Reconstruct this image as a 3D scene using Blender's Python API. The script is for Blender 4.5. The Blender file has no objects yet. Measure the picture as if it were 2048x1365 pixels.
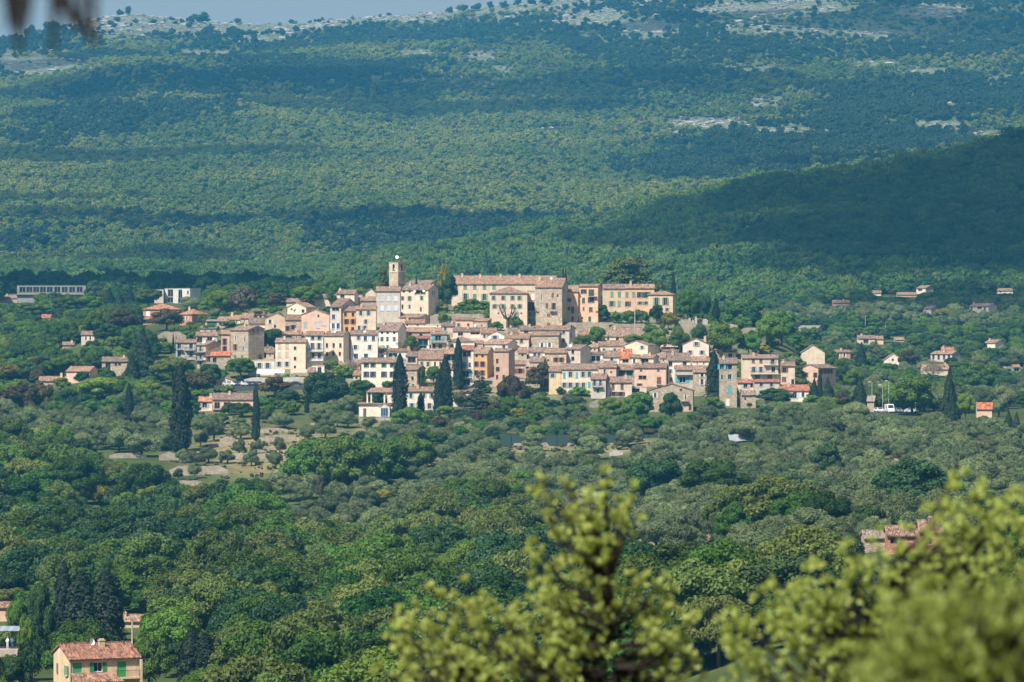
import bpy, math, random
import numpy as np
from mathutils import Vector, Matrix

# ------------------------------------------------------------------ camera, sky, sun, exposure
SC = bpy.context.scene
COL = SC.collection
F, CX, CY = 8400.0, 1024.0, 682.5          # focal length and centre in pixels of the 2048 px photograph

cam_d = bpy.data.cameras.new("camera")
cam_d.sensor_width = 36.0
cam_d.lens = 36.0 * F / 2048.0
cam_d.clip_start = 0.1
cam_d.clip_end = 20000.0
cam_d.dof.use_dof = True
cam_d.dof.focus_distance = 1380.0
cam_d.dof.aperture_fstop = 11.0
cam_d.dof.aperture_blades = 9
cam = bpy.data.objects.new("camera", cam_d)
COL.objects.link(cam)
cam.location = (0, 0, 0)
cam.rotation_euler = (math.radians(90), 0, 0)
SC.camera = cam

SUN_EL, SUN_AZ = math.radians(50), math.radians(36)      # behind the camera, to the left
SDIR = Vector((-math.sin(SUN_AZ) * math.cos(SUN_EL), -math.cos(SUN_AZ) * math.cos(SUN_EL), math.sin(SUN_EL)))
world = bpy.data.worlds.new("World")
SC.world = world
world.use_nodes = True
wn = world.node_tree
wn.nodes.clear()
w_out = wn.nodes.new("ShaderNodeOutputWorld")
w_bg = wn.nodes.new("ShaderNodeBackground")
w_sky = wn.nodes.new("ShaderNodeTexSky")
w_sky.sky_type = 'NISHITA'
w_sky.sun_disc = False
w_sky.sun_elevation = SUN_EL
w_sky.sun_rotation = math.pi + SUN_AZ
w_sky.air_density = 1.0
w_sky.dust_density = 0.6
w_sky.ozone_density = 1.0
w_bg.inputs["Strength"].default_value = 0.05
# thin broken cloud over the blue
w_tc = wn.nodes.new("ShaderNodeTexCoord"); w_mp = wn.nodes.new("ShaderNodeMapping"); w_mp.inputs["Scale"].default_value = (1.0, 1.0, 5.0)
w_nz = wn.nodes.new("ShaderNodeTexNoise"); w_nz.inputs["Scale"].default_value = 3.2; w_nz.inputs["Detail"].default_value = 5.0
w_rg = wn.nodes.new("ShaderNodeMapRange"); w_rg.inputs[1].default_value, w_rg.inputs[2].default_value, w_rg.inputs[3].default_value, w_rg.inputs[4].default_value = 0.3, 0.65, 0.35, 0.85
w_mx = wn.nodes.new("ShaderNodeMix"); w_mx.data_type = 'RGBA'; w_mx.inputs[7].default_value = (5.4, 5.2, 5.2, 1)
wn.links.new(w_tc.outputs["Generated"], w_mp.inputs["Vector"]); wn.links.new(w_mp.outputs[0], w_nz.inputs["Vector"]); wn.links.new(w_nz.outputs[0], w_rg.inputs[0])
wn.links.new(w_rg.outputs[0], w_mx.inputs[0]); wn.links.new(w_sky.outputs[0], w_mx.inputs[6]); wn.links.new(w_mx.outputs[2], w_bg.inputs["Color"])
wn.links.new(w_bg.outputs[0], w_out.inputs["Surface"])

sun_d = bpy.data.lights.new("sun", 'SUN')
sun_d.energy = 5.0
sun_d.angle = math.radians(0.53)
sun_d.color = (1.0, 0.92, 0.80)
sun = bpy.data.objects.new("sun", sun_d)
COL.objects.link(sun)
sun.location = (-300, -300, 900)
sun.rotation_euler = (-SDIR).to_track_quat('-Z', 'Y').to_euler()

SC.view_settings.view_transform = 'Standard'
SC.view_settings.look = 'None'
SC.view_settings.gamma = 1.0
SC.view_settings.exposure = 0.74
SC.view_settings.use_curve_mapping = False
cy = SC.cycles
cy.use_denoising = True
cy.use_adaptive_sampling = True
cy.adaptive_threshold = 0.02
cy.max_bounces = 4
cy.diffuse_bounces = 2
cy.glossy_bounces = 2
cy.transmission_bounces = 2
cy.volume_bounces = 0
cy.transparent_max_bounces = 8
cy.caustics_reflective = False
cy.caustics_refractive = False

RNG = np.random.default_rng(11)
random.seed(5)

# ------------------------------------------------------------------ small helpers
def tag(o, label=None, cat=None, group=None, kind=None):
    if label: o["label"] = label
    if cat: o["category"] = cat
    if group: o["group"] = group
    if kind: o["kind"] = kind
    return o

def link(name, data=None, parent=None, loc=None, rot=None, scale=None, color=None):
    o = bpy.data.objects.new(name, data)
    COL.objects.link(o)
    if parent is not None: o.parent = parent
    if loc is not None: o.location = loc
    if rot is not None: o.rotation_euler = rot
    if scale is not None: o.scale = scale
    if color is not None: o.color = (color[0], color[1], color[2], 1)
    return o

def mesh(name, verts, faces, mats, mat_idx=None, smooth=False):
    m = bpy.data.meshes.new(name)
    m.from_pydata([tuple(v) for v in verts], [], faces)
    for mt in (mats if isinstance(mats, (list, tuple)) else [mats]):
        m.materials.append(mt)
    if mat_idx is not None:
        m.polygons.foreach_set("material_index", mat_idx)
    if smooth:
        m.polygons.foreach_set("use_smooth", [True] * len(m.polygons))
    m.update()
    return m

class MB:
    """collects boxes, slabs, prisms and tubes for one mesh"""
    def __init__(s): s.v, s.f = [], []
    def box(s, x0, x1, y0, y1, z0, z1):
        n = len(s.v)
        s.v += [(x0, y0, z0), (x1, y0, z0), (x1, y1, z0), (x0, y1, z0), (x0, y0, z1), (x1, y0, z1), (x1, y1, z1), (x0, y1, z1)]
        s.f += [(n, n+3, n+2, n+1), (n+4, n+5, n+6, n+7), (n, n+1, n+5, n+4), (n+1, n+2, n+6, n+5), (n+2, n+3, n+7, n+6), (n+3, n, n+4, n+7)]
        return s
    def poly(s, pts):
        n = len(s.v); s.v += list(pts); s.f.append(tuple(range(n, n + len(pts)))); return s
    def slab(s, pts, t):
        """a quad/tri with thickness t downwards"""
        n, k = len(s.v), len(pts)
        s.v += [tuple(p) for p in pts] + [(p[0], p[1], p[2] - t) for p in pts]
        s.f.append(tuple(range(n, n + k)))
        s.f.append(tuple(range(n + 2*k - 1, n + k - 1, -1)))
        for i in range(k):
            j = (i + 1) % k
            s.f.append((n + i, n + k + i, n + k + j, n + j))
        return s
    def tube(s, pts, rads, seg=6):
        pts = [Vector(p) for p in pts]
        n0 = len(s.v)
        for i, p in enumerate(pts):
            d = (pts[min(i+1, len(pts)-1)] - pts[max(i-1, 0)]).normalized()
            a = d.orthogonal().normalized(); b = d.cross(a)
            for k in range(seg):
                t = 2 * math.pi * k / seg
                s.v.append(tuple(p + (a * math.cos(t) + b * math.sin(t)) * rads[i]))
        for i in range(len(pts) - 1):
            for k in range(seg):
                k2 = (k + 1) % seg
                s.f.append((n0 + i*seg + k, n0 + i*seg + k2, n0 + (i+1)*seg + k2, n0 + (i+1)*seg + k))
        s.f.append(tuple(range(n0 + seg - 1, n0 - 1, -1)))
        s.f.append(tuple(range(n0 + (len(pts)-1)*seg, n0 + len(pts)*seg)))
        return s
    def ball(s, c, r, seg=8, rings=5):
        c = Vector(c); n0 = len(s.v)
        r = r if isinstance(r, (tuple, list)) else (r, r, r)
        for i in range(rings + 1):
            ph = math.pi * i / rings
            for k in range(seg):
                t = 2 * math.pi * k / seg
                s.v.append((c.x + r[0]*math.sin(ph)*math.cos(t), c.y + r[1]*math.sin(ph)*math.sin(t), c.z + r[2]*math.cos(ph)))
        for i in range(rings):
            for k in range(seg):
                k2 = (k + 1) % seg
                s.f.append((n0 + i*seg + k, n0 + (i+1)*seg + k, n0 + (i+1)*seg + k2, n0 + i*seg + k2))
        return s
    def mesh(s, name, mats, **kw): return mesh(name, s.v, s.f, mats, **kw)
    def obj(s, name, mat, parent=None, **kw): return link(name, s.mesh(name, mat), parent, **kw)

# value noise
def _hash(ix, iy, s):
    h = (ix.astype(np.int64) * 374761393 + iy.astype(np.int64) * 668265263 + s * 974634777) & 0xFFFFFFFF
    h = ((h ^ (h >> 13)) * 1274126177) & 0xFFFFFFFF
    return ((h ^ (h >> 16)) & 0xFFFFFF) / float(0xFFFFFF)
def vnoise(x, y, s=0):
    x, y = np.asarray(x, float), np.asarray(y, float)
    ix, iy = np.floor(x), np.floor(y)
    fx, fy = x - ix, y - iy
    fx, fy = fx*fx*(3-2*fx), fy*fy*(3-2*fy)
    a, b = _hash(ix, iy, s), _hash(ix+1, iy, s)
    c, d = _hash(ix, iy+1, s), _hash(ix+1, iy+1, s)
    return (a*(1-fx)+b*fx)*(1-fy) + (c*(1-fx)+d*fx)*fy
def fbm(x, y, s=0, o=4):
    t, a, n = 0, 1.0, 0
    for i in range(o):
        t = t + a * (vnoise(x * 2**i, y * 2**i, s + i) - 0.5); n += a; a *= 0.5
    return t / n * 2

# ------------------------------------------------------------------ materials
MATS = {}
def newmat(name):
    m = bpy.data.materials.new(name); m.use_nodes = True
    nt = m.node_tree; nt.nodes.clear()
    out = nt.nodes.new("ShaderNodeOutputMaterial")
    MATS[name] = m
    return m, nt, out
def N(nt, t, **kw):
    n = nt.nodes.new(t)
    for k, v in kw.items():
        if k.startswith("i_"):
            n.inputs[k[2:].replace("_", " ")].default_value = v
        else:
            setattr(n, k, v)
    return n
def mixc(nt, fac, a, b, mode='MIX'):
    n = nt.nodes.new("ShaderNodeMix"); n.data_type = 'RGBA'; n.blend_type = mode
    for s, v in ((n.inputs[0], fac), (n.inputs[6], a), (n.inputs[7], b)):
        if hasattr(v, "links") or isinstance(v, bpy.types.NodeSocket): nt.links.new(v, s)
        elif isinstance(v, (int, float)): s.default_value = v
        else: s.default_value = (v[0], v[1], v[2], 1)
    return n.outputs[2]
def ramp(nt, src, p0, p1, v0=0.0, v1=1.0):
    n = nt.nodes.new("ShaderNodeMapRange")
    n.inputs[1].default_value, n.inputs[2].default_value = p0, p1
    n.inputs[3].default_value, n.inputs[4].default_value = v0, v1
    nt.links.new(src, n.inputs[0]); return n.outputs[0]
def noise(nt, vec, scale, detail=3, rough=0.55):
    n = nt.nodes.new("ShaderNodeTexNoise")
    n.inputs["Scale"].default_value = scale; n.inputs["Detail"].default_value = detail; n.inputs["Roughness"].default_value = rough
    if vec is not None: nt.links.new(vec, n.inputs["Vector"])
    return n.outputs[0]
def math_(nt, op, a, b):
    n = nt.nodes.new("ShaderNodeMath"); n.operation = op
    for s, v in ((n.inputs[0], a), (n.inputs[1], b)):
        if isinstance(v, (int, float)): s.default_value = v
        else: nt.links.new(v, s)
    return n.outputs[0]

def leaf_mat(name, a, b, trans=0.28, patch=0.02, var=0.25, hue=0.02, rough=0.6, use_color=False):
    m, nt, out = newmat(name)
    oi = N(nt, "ShaderNodeObjectInfo")
    f = ramp(nt, noise(nt, oi.outputs["Location"], patch, 2), 0.38, 0.62)
    r = oi.outputs["Random"]
    f2 = math_(nt, 'ADD', math_(nt, 'MULTIPLY', f, 0.6), math_(nt, 'MULTIPLY', r, 0.4))
    c = mixc(nt, f2, a, b)
    geo = N(nt, "ShaderNodeTexCoord")
    n3 = noise(nt, geo.outputs["Object"], 0.9, 3)
    hsv = N(nt, "ShaderNodeHueSaturation")
    nt.links.new(c, hsv.inputs["Color"])
    rr = math_(nt, 'FRACT', math_(nt, 'MULTIPLY', r, 17.3), 0.0)
    nt.links.new(ramp(nt, rr, 0, 1, 0.5 - hue, 0.5 + hue), hsv.inputs["Hue"])
    rv = math_(nt, 'FRACT', math_(nt, 'MULTIPLY', r, 7.7), 0.0)
    v1 = ramp(nt, rv, 0, 1, 1 - var, 1 + var)
    v2 = ramp(nt, n3, 0.3, 0.7, 0.78, 1.22)
    nt.links.new(math_(nt, 'MULTIPLY', v1, v2), hsv.inputs["Value"])
    col = hsv.outputs[0]
    if use_color:
        col = mixc(nt, 1.0, col, oi.outputs["Color"], 'MULTIPLY')
    d = N(nt, "ShaderNodeBsdfDiffuse"); t = N(nt, "ShaderNodeBsdfTranslucent")
    nt.links.new(col, d.inputs["Color"])
    nt.links.new(mixc(nt, 1.0, col, (1.15, 1.1, 0.55), 'MULTIPLY'), t.inputs["Color"])
    mx = N(nt, "ShaderNodeMixShader"); mx.inputs[0].default_value = trans
    nt.links.new(d.outputs[0], mx.inputs[1]); nt.links.new(t.outputs[0], mx.inputs[2])
    g = N(nt, "ShaderNodeBsdfGlossy"); g.inputs["Roughness"].default_value = rough
    g.inputs["Color"].default_value = (1, 1, 1, 1)
    mx2 = N(nt, "ShaderNodeMixShader"); mx2.inputs[0].default_value = 0.012
    nt.links.new(mx.outputs[0], mx2.inputs[1]); nt.links.new(g.outputs[0], mx2.inputs[2])
    nt.links.new(mx2.outputs[0], out.inputs["Surface"])
    return m

def simple_mat(name, col, rough=0.8, metal=0.0, noise_scale=None, amt=0.2, use_color=False, coat=0.0, spec=0.3, bump=0.0):
    m, nt, out = newmat(name)
    p = N(nt, "ShaderNodeBsdfPrincipled")
    p.inputs["Roughness"].default_value = rough; p.inputs["Metallic"].default_value = metal
    p.inputs["Specular IOR Level"].default_value = spec
    if coat: p.inputs["Coat Weight"].default_value = coat
    tc = N(nt, "ShaderNodeTexCoord"); oi = N(nt, "ShaderNodeObjectInfo")
    c = oi.outputs["Color"] if use_color else None
    if c is None:
        rgb = N(nt, "ShaderNodeRGB"); rgb.outputs[0].default_value = (*col, 1); c = rgb.outputs[0]
    if noise_scale:
        n1 = noise(nt, tc.outputs["Object"], noise_scale, 5, 0.65)
        c = mixc(nt, 1.0, c, mixc(nt, ramp(nt, n1, 0.3, 0.7), (1-amt,)*3, (1+amt,)*3), 'MULTIPLY')
        if bump:
            b = N(nt, "ShaderNodeBump"); b.inputs["Strength"].default_value = bump; b.inputs["Distance"].default_value = 0.1
            nt.links.new(n1, b.inputs["Height"]); nt.links.new(b.outputs[0], p.inputs["Normal"])
    nt.links.new(c, p.inputs["Base Color"])
    nt.links.new(p.outputs[0], out.inputs["Surface"])
    return m

def plaster_mat():
    m, nt, out = newmat("plaster")
    p = N(nt, "ShaderNodeBsdfPrincipled"); p.inputs["Roughness"].default_value = 0.92
    p.inputs["Specular IOR Level"].default_value = 0.15
    tc, oi = N(nt, "ShaderNodeTexCoord"), N(nt, "ShaderNodeObjectInfo")
    mp = N(nt, "ShaderNodeMapping"); mp.inputs["Scale"].default_value = (0.9, 0.9, 0.5)
    nt.links.new(tc.outputs["Object"], mp.inputs["Vector"])
    n1 = noise(nt, mp.outputs[0], 0.9, 5, 0.65)
    n2 = noise(nt, tc.outputs["Object"], 3.0, 4, 0.6)
    c = mixc(nt, 1.0, oi.outputs["Color"], mixc(nt, ramp(nt, n1, 0.32, 0.68), (0.76, 0.73, 0.70), (1.08, 1.08, 1.08)), 'MULTIPLY')
    c = mixc(nt, 1.0, c, mixc(nt, ramp(nt, n2, 0.35, 0.65), (0.9, 0.89, 0.88), (1.05, 1.05, 1.05)), 'MULTIPLY')
    nt.links.new(c, p.inputs["Base Color"])
    nt.links.new(p.outputs[0], out.inputs["Surface"])
    return m

def stone_mat(name="rubble_stone", size=1.6, use_color=True, base=(0.42, 0.38, 0.33)):
    m, nt, out = newmat(name)
    p = N(nt, "ShaderNodeBsdfPrincipled"); p.inputs["Roughness"].default_value = 0.95
    p.inputs["Specular IOR Level"].default_value = 0.1
    tc, oi = N(nt, "ShaderNodeTexCoord"), N(nt, "ShaderNodeObjectInfo")
    mp = N(nt, "ShaderNodeMapping"); mp.inputs["Scale"].default_value = (1, 1, 1.6)
    nt.links.new(tc.outputs["Object"], mp.inputs["Vector"])
    v = N(nt, "ShaderNodeTexVoronoi"); v.inputs["Scale"].default_value = size
    nt.links.new(mp.outputs[0], v.inputs["Vector"])
    ve = N(nt, "ShaderNodeTexVoronoi", feature='DISTANCE_TO_EDGE'); ve.inputs["Scale"].default_value = size
    nt.links.new(mp.outputs[0], ve.inputs["Vector"])
    if use_color: base_s = oi.outputs["Color"]
    else:
        rgb = N(nt, "ShaderNodeRGB"); rgb.outputs[0].default_value = (*base, 1); base_s = rgb.outputs[0]
    bw = N(nt, "ShaderNodeRGBToBW"); nt.links.new(v.outputs["Color"], bw.inputs[0])
    c = mixc(nt, 1.0, base_s, mixc(nt, bw.outputs[0], (0.68, 0.65, 0.62), (1.22, 1.2, 1.15)), 'MULTIPLY')
    n1 = noise(nt, tc.outputs["Object"], 0.35, 4, 0.6)
    c = mixc(nt, 1.0, c, mixc(nt, ramp(nt, n1, 0.35, 0.65), (0.78, 0.76, 0.74), (1.1, 1.09, 1.07)), 'MULTIPLY')
    c = mixc(nt, ramp(nt, ve.outputs["Distance"], 0.0, 0.09, 0.5, 0.0), c, (0.17, 0.15, 0.13))
    b = N(nt, "ShaderNodeBump"); b.inputs["Strength"].default_value = 0.7; b.inputs["Distance"].default_value = 0.08
    nt.links.new(ramp(nt, ve.outputs["Distance"], 0.0, 0.2), b.inputs["Height"]); nt.links.new(b.outputs[0], p.inputs["Normal"])
    nt.links.new(c, p.inputs["Base Color"]); nt.links.new(p.outputs[0], out.inputs["Surface"])
    return m

def tile_mat(name, axis=0):
    m, nt, out = newmat(name)
    p = N(nt, "ShaderNodeBsdfPrincipled"); p.inputs["Roughness"].default_value = 0.9
    p.inputs["Specular IOR Level"].default_value = 0.15
    tc, oi = N(nt, "ShaderNodeTexCoord"), N(nt, "ShaderNodeObjectInfo")
    mp = N(nt, "ShaderNodeMapping")
    mp.inputs["Scale"].default_value = (4.0, 1.7, 1.7) if axis == 0 else (1.7, 4.0, 1.7)
    nt.links.new(tc.outputs["Object"], mp.inputs["Vector"])
    v = N(nt, "ShaderNodeTexVoronoi"); v.inputs["Scale"].default_value = 1.0; nt.links.new(mp.outputs[0], v.inputs["Vector"])
    bw = N(nt, "ShaderNodeRGBToBW"); nt.links.new(v.outputs["Color"], bw.inputs[0])
    c = mixc(nt, 1.0, oi.outputs["Color"], mixc(nt, bw.outputs[0], (0.30, 0.30, 0.31), (1.8, 1.74, 1.66)), 'MULTIPLY')
    n1 = noise(nt, tc.outputs["Object"], 0.8, 4, 0.6)
    c = mixc(nt, 1.0, c, mixc(nt, ramp(nt, n1, 0.35, 0.65), (0.74, 0.76, 0.78), (1.16, 1.12, 1.08)), 'MULTIPLY')
    wv = N(nt, "ShaderNodeTexWave", bands_direction='X' if axis == 0 else 'Y')
    wv.inputs["Scale"].default_value = 1.25; wv.inputs["Distortion"].default_value = 0.6
    nt.links.new(tc.outputs["Object"], wv.inputs["Vector"])
    b = N(nt, "ShaderNodeBump"); b.inputs["Strength"].default_value = 0.8; b.inputs["Distance"].default_value = 0.12
    nt.links.new(wv.outputs["Fac"], b.inputs["Height"]); nt.links.new(b.outputs[0], p.inputs["Normal"])
    nt.links.new(c, p.inputs["Base Color"]); nt.links.new(p.outputs[0], out.inputs["Surface"])
    return m

def glass_mat():
    m, nt, out = newmat("window_glass")
    p = N(nt, "ShaderNodeBsdfPrincipled"); p.inputs["Roughness"].default_value = 0.12
    oi = N(nt, "ShaderNodeObjectInfo")
    nt.links.new(oi.outputs["Color"], p.inputs["Base Color"])
    p.inputs["Specular IOR Level"].default_value = 0.35
    nt.links.new(p.outputs[0], out.inputs["Surface"])
    return m

def ground_mat():
    m, nt, out = newmat("hill_ground")
    p = N(nt, "ShaderNodeBsdfDiffuse")
    g = N(nt, "ShaderNodeNewGeometry")
    at = N(nt, "ShaderNodeAttribute", attribute_name="rock")
    ad = N(nt, "ShaderNodeAttribute", attribute_name="dry")
    pos = g.outputs["Position"]
    n1 = noise(nt, pos, 0.03, 5, 0.6); n2 = noise(nt, pos, 0.35, 4, 0.65); n3 = noise(nt, pos, 0.09, 4, 0.6)
    grass = mixc(nt, ramp(nt, n1, 0.35, 0.65), (0.045, 0.065, 0.025), (0.085, 0.11, 0.04))
    dry = mixc(nt, ramp(nt, n2, 0.35, 0.65), (0.15, 0.14, 0.06), (0.34, 0.27, 0.17))
    c = mixc(nt, math_(nt, 'MULTIPLY', ad.outputs["Fac"], ramp(nt, n3, 0.3, 0.55)), grass, dry)
    rock = mixc(nt, ramp(nt, n2, 0.3, 0.7), (0.15, 0.15, 0.13), (0.40, 0.39, 0.37))
    atw = N(nt, "ShaderNodeAttribute", attribute_name="town")
    paving = mixc(nt, ramp(nt, n2, 0.3, 0.7), (0.24, 0.20, 0.16), (0.42, 0.37, 0.31))
    c = mixc(nt, math_(nt, 'MULTIPLY', atw.outputs["Fac"], ramp(nt, n3, 0.30, 0.48)), c, paving)
    f = math_(nt, 'MULTIPLY', at.outputs["Fac"], ramp(nt, noise(nt, pos, 0.16, 8, 0.85), 0.47, 0.56))
    c = mixc(nt, f, c, rock)
    nt.links.new(c, p.inputs["Color"])
    b = N(nt, "ShaderNodeBump"); b.inputs["Strength"].default_value = 0.6; b.inputs["Distance"].default_value = 1.0
    nt.links.new(n2, b.inputs["Height"]); nt.links.new(b.outputs[0], p.inputs["Normal"])
    nt.links.new(p.outputs[0], out.inputs["Surface"])
    return m

M_PLASTER, M_STONE, M_TILE, M_TILEY, M_GLASS, M_GROUND = plaster_mat(), stone_mat(), tile_mat("canal_tiles"), tile_mat("canal_tiles_cross", 1), glass_mat(), ground_mat()
M_WALLSTONE = stone_mat("dry_stone", 2.2, False, (0.40, 0.36, 0.31))
M_PAINT = simple_mat("paint", (1, 1, 1), 0.6, use_color=True, noise_scale=3.0, amt=0.12)
M_METAL = simple_mat("dark_iron", (0.03, 0.03, 0.032), 0.5, 0.6)
M_CAR = simple_mat("car_paint", (1, 1, 1), 0.25, 0.0, use_color=True, coat=0.6, spec=0.5)
M_TYRE = simple_mat("tyre_rubber", (0.02, 0.02, 0.02), 0.9)
M_WOOD = simple_mat("weathered_wood", (0.22, 0.17, 0.13), 0.9, noise_scale=4.0, amt=0.3)
M_CLOTH = simple_mat("cloth", (1, 1, 1), 0.9, use_color=True, noise_scale=2.0, amt=0.1)
M_BARK = simple_mat("bark", (0.10, 0.075, 0.055), 0.95, noise_scale=2.5, amt=0.35, bump=0.5)
M_BARKD = simple_mat("dark_bark", (0.022, 0.017, 0.014), 0.95, noise_scale=20, amt=0.35)
M_ROCK = simple_mat("limestone", (0.29, 0.285, 0.275), 0.95, noise_scale=0.5, amt=0.35, bump=0.6)
M_CLOUD, _nt, _o = newmat("thin_cloud")
_d, _t, _m = N(_nt, "ShaderNodeBsdfDiffuse"), N(_nt, "ShaderNodeBsdfTransparent"), N(_nt, "ShaderNodeMixShader")
_d.inputs["Color"].default_value = (.9, .9, .9, 1); _m.inputs[0].default_value = 0.45
_nt.links.new(_t.outputs[0], _m.inputs[1]); _nt.links.new(_d.outputs[0], _m.inputs[2]); _nt.links.new(_m.outputs[0], _o.inputs["Surface"])
M_ASPHALT = simple_mat("asphalt", (0.07, 0.07, 0.075), 0.9, noise_scale=1.0, amt=0.2)
M_CONC = simple_mat("concrete", (0.42, 0.40, 0.37), 0.9, noise_scale=0.8, amt=0.2)

L_OAK = leaf_mat("oak_leaves", (0.022, 0.062, 0.009), (0.09, 0.16, 0.02), patch=0.03, var=0.32, hue=0.025)
L_FRESH = leaf_mat("fresh_oak_leaves", (0.085, 0.135, 0.03), (0.15, 0.195, 0.05), trans=0.3)
L_OLIVE = leaf_mat("olive_leaves", (0.078, 0.118, 0.048), (0.165, 0.205, 0.095), trans=0.15, var=0.34, hue=0.018, patch=0.035)
L_CYP = leaf_mat("cypress_leaves", (0.014, 0.027, 0.017), (0.022, 0.036, 0.02), trans=0.06, var=0.2)
L_CON = leaf_mat("conifer_leaves", (0.018, 0.035, 0.022), (0.03, 0.05, 0.024), trans=0.06, var=0.25)
L_LIME = leaf_mat("lime_leaves", (0.09, 0.18, 0.022), (0.15, 0.25, 0.034), trans=0.3)
L_YEL = leaf_mat("yellow_leaves", (0.20, 0.20, 0.025), (0.27, 0.24, 0.03), trans=0.3)
L_GREEN = leaf_mat("garden_leaves", (0.048, 0.12, 0.018), (0.115, 0.195, 0.03), trans=0.25)
L_DARK = leaf_mat("dark_glossy_leaves", (0.026, 0.066, 0.022), (0.046, 0.095, 0.03), trans=0.12)
L_BROWN = leaf_mat("bronze_leaves", (0.075, 0.055, 0.03), (0.10, 0.085, 0.035), trans=0.2)
L_GREY = leaf_mat("grey_brown_leaves", (0.09, 0.085, 0.065), (0.12, 0.11, 0.075), trans=0.15)
L_PINE = leaf_mat("pine_needles", (0.054, 0.09, 0.024), (0.084, 0.12, 0.0288), trans=0.12)
L_BLOSSOM = leaf_mat("blossom", (0.22, 0.18, 0.15), (0.33, 0.28, 0.24), trans=0.2)
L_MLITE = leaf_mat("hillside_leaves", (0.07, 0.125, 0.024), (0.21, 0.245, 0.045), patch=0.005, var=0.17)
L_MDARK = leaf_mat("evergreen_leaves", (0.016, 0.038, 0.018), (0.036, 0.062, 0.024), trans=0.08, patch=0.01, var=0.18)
L_MSHRUB = leaf_mat("scrub_leaves", (0.084, 0.102, 0.048), (0.132, 0.138, 0.066), trans=0.1, patch=0.01, var=0.3)
L_HILL = leaf_mat("hill_oak_leaves", (0.045, 0.105, 0.02), (0.115, 0.185, 0.032), patch=0.01)
L_FORE = leaf_mat("young_shrub_leaves", (0.31, 0.39, 0.1), (0.47, 0.53, 0.17), trans=0.35, patch=0.3, var=0.05, hue=0.004, rough=0.55)
L_FORE2 = leaf_mat("shrub_leaves", (0.24, 0.32, 0.08), (0.34, 0.41, 0.11), trans=0.35, patch=0.3, var=0.05, hue=0.004, rough=0.55)
# ------------------------------------------------------------------ terrain
ROWS = [300,450,560,700,850,1000,1100,1200,1280,1330,1380,1420,1470,1550,1700,1850,1950,2100,2300,2500,2650,2800,3000,3400,3800,4300,4800,5300,5700,6300,7500]
TAB = {   # ground row (in photo pixels) at those depths, for columns of the photograph
    0:    [1950,1600,1410,1290,1180,1060,985,895,842,805,775,752,735,712,660,615,600,640,620,585,565,545,485,390,305,225,160,100],
    330:  [1950,1600,1410,1280,1165,1045,965,888,830,780,730,695,668,648,626,610,602,640,620,580,560,540,480,387,302,215,140,75],
    550:  [1900,1570,1390,1265,1150,1030,952,883,825,770,715,670,628,612,615,612,605,640,620,575,555,535,475,385,300,212,138,78],
    800:  [1850,1540,1370,1250,1140,1025,950,880,825,765,712,665,622,606,625,650,660,660,590,545,535,530,470,383,300,212,135,72],
    1150: [1750,1480,1320,1210,1110,1005,940,875,822,765,712,664,624,610,640,660,670,655,565,492,480,500,460,380,298,205,120,50],
    1350: [1600,1350,1200,1120,1045,965,915,862,818,765,715,668,630,622,668,690,690,650,545,455,428,450,440,375,290,195,105,30],
    1550: [1530,1280,1150,1080,1020,945,895,845,815,772,725,690,668,690,705,672,645,612,530,430,378,380,390,355,280,185,95,20],
    1680: [1520,1270,1130,1070,1010,935,885,832,815,795,780,772,765,748,705,660,632,600,525,415,362,365,380,350,278,182,92,15],
    1850: [1520,1265,1115,1060,1000,928,880,832,820,812,802,795,785,762,712,662,632,595,515,395,335,330,350,335,275,180,90,12],
    2048: [1520,1260,1110,1055,998,925,880,836,825,818,808,800,788,765,715,662,630,592,505,380,310,300,320,320,272,180,90,10],
}
RIDGE_X = [-400, 0, 60, 130, 190, 250, 330, 400, 500, 600, 680, 780, 900, 1050, 1200, 1300, 1500, 1700, 2048, 2600]
RIDGE_Y = [90, 78, 66, 45, 30, 20, 27, 33, 38, 40, 36, 31, 25, 16, 5, -8, -25, -40, -60, -90]
_pxs = np.array(sorted(TAB)); _tab = np.array([TAB[k] + [0, 0, 0] for k in sorted(TAB)], float)
_rows = np.array(ROWS, float)
for i, k in enumerate(sorted(TAB)):
    r = np.interp(k, RIDGE_X, RIDGE_Y); _tab[i, 28:] = [r, r + 45, r + 80]

NU, UMAX = 301, 0.32
GY = [2.0]
while GY[-1] < 7500: GY.append(GY[-1] + max(1.6, 0.0058 * GY[-1]))
GY = np.array(GY); GU = np.linspace(-UMAX, UMAX, NU)
X2 = GU[None, :] * (GY[:, None] + 400); Y2 = np.repeat(GY[:, None], NU, 1)

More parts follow.
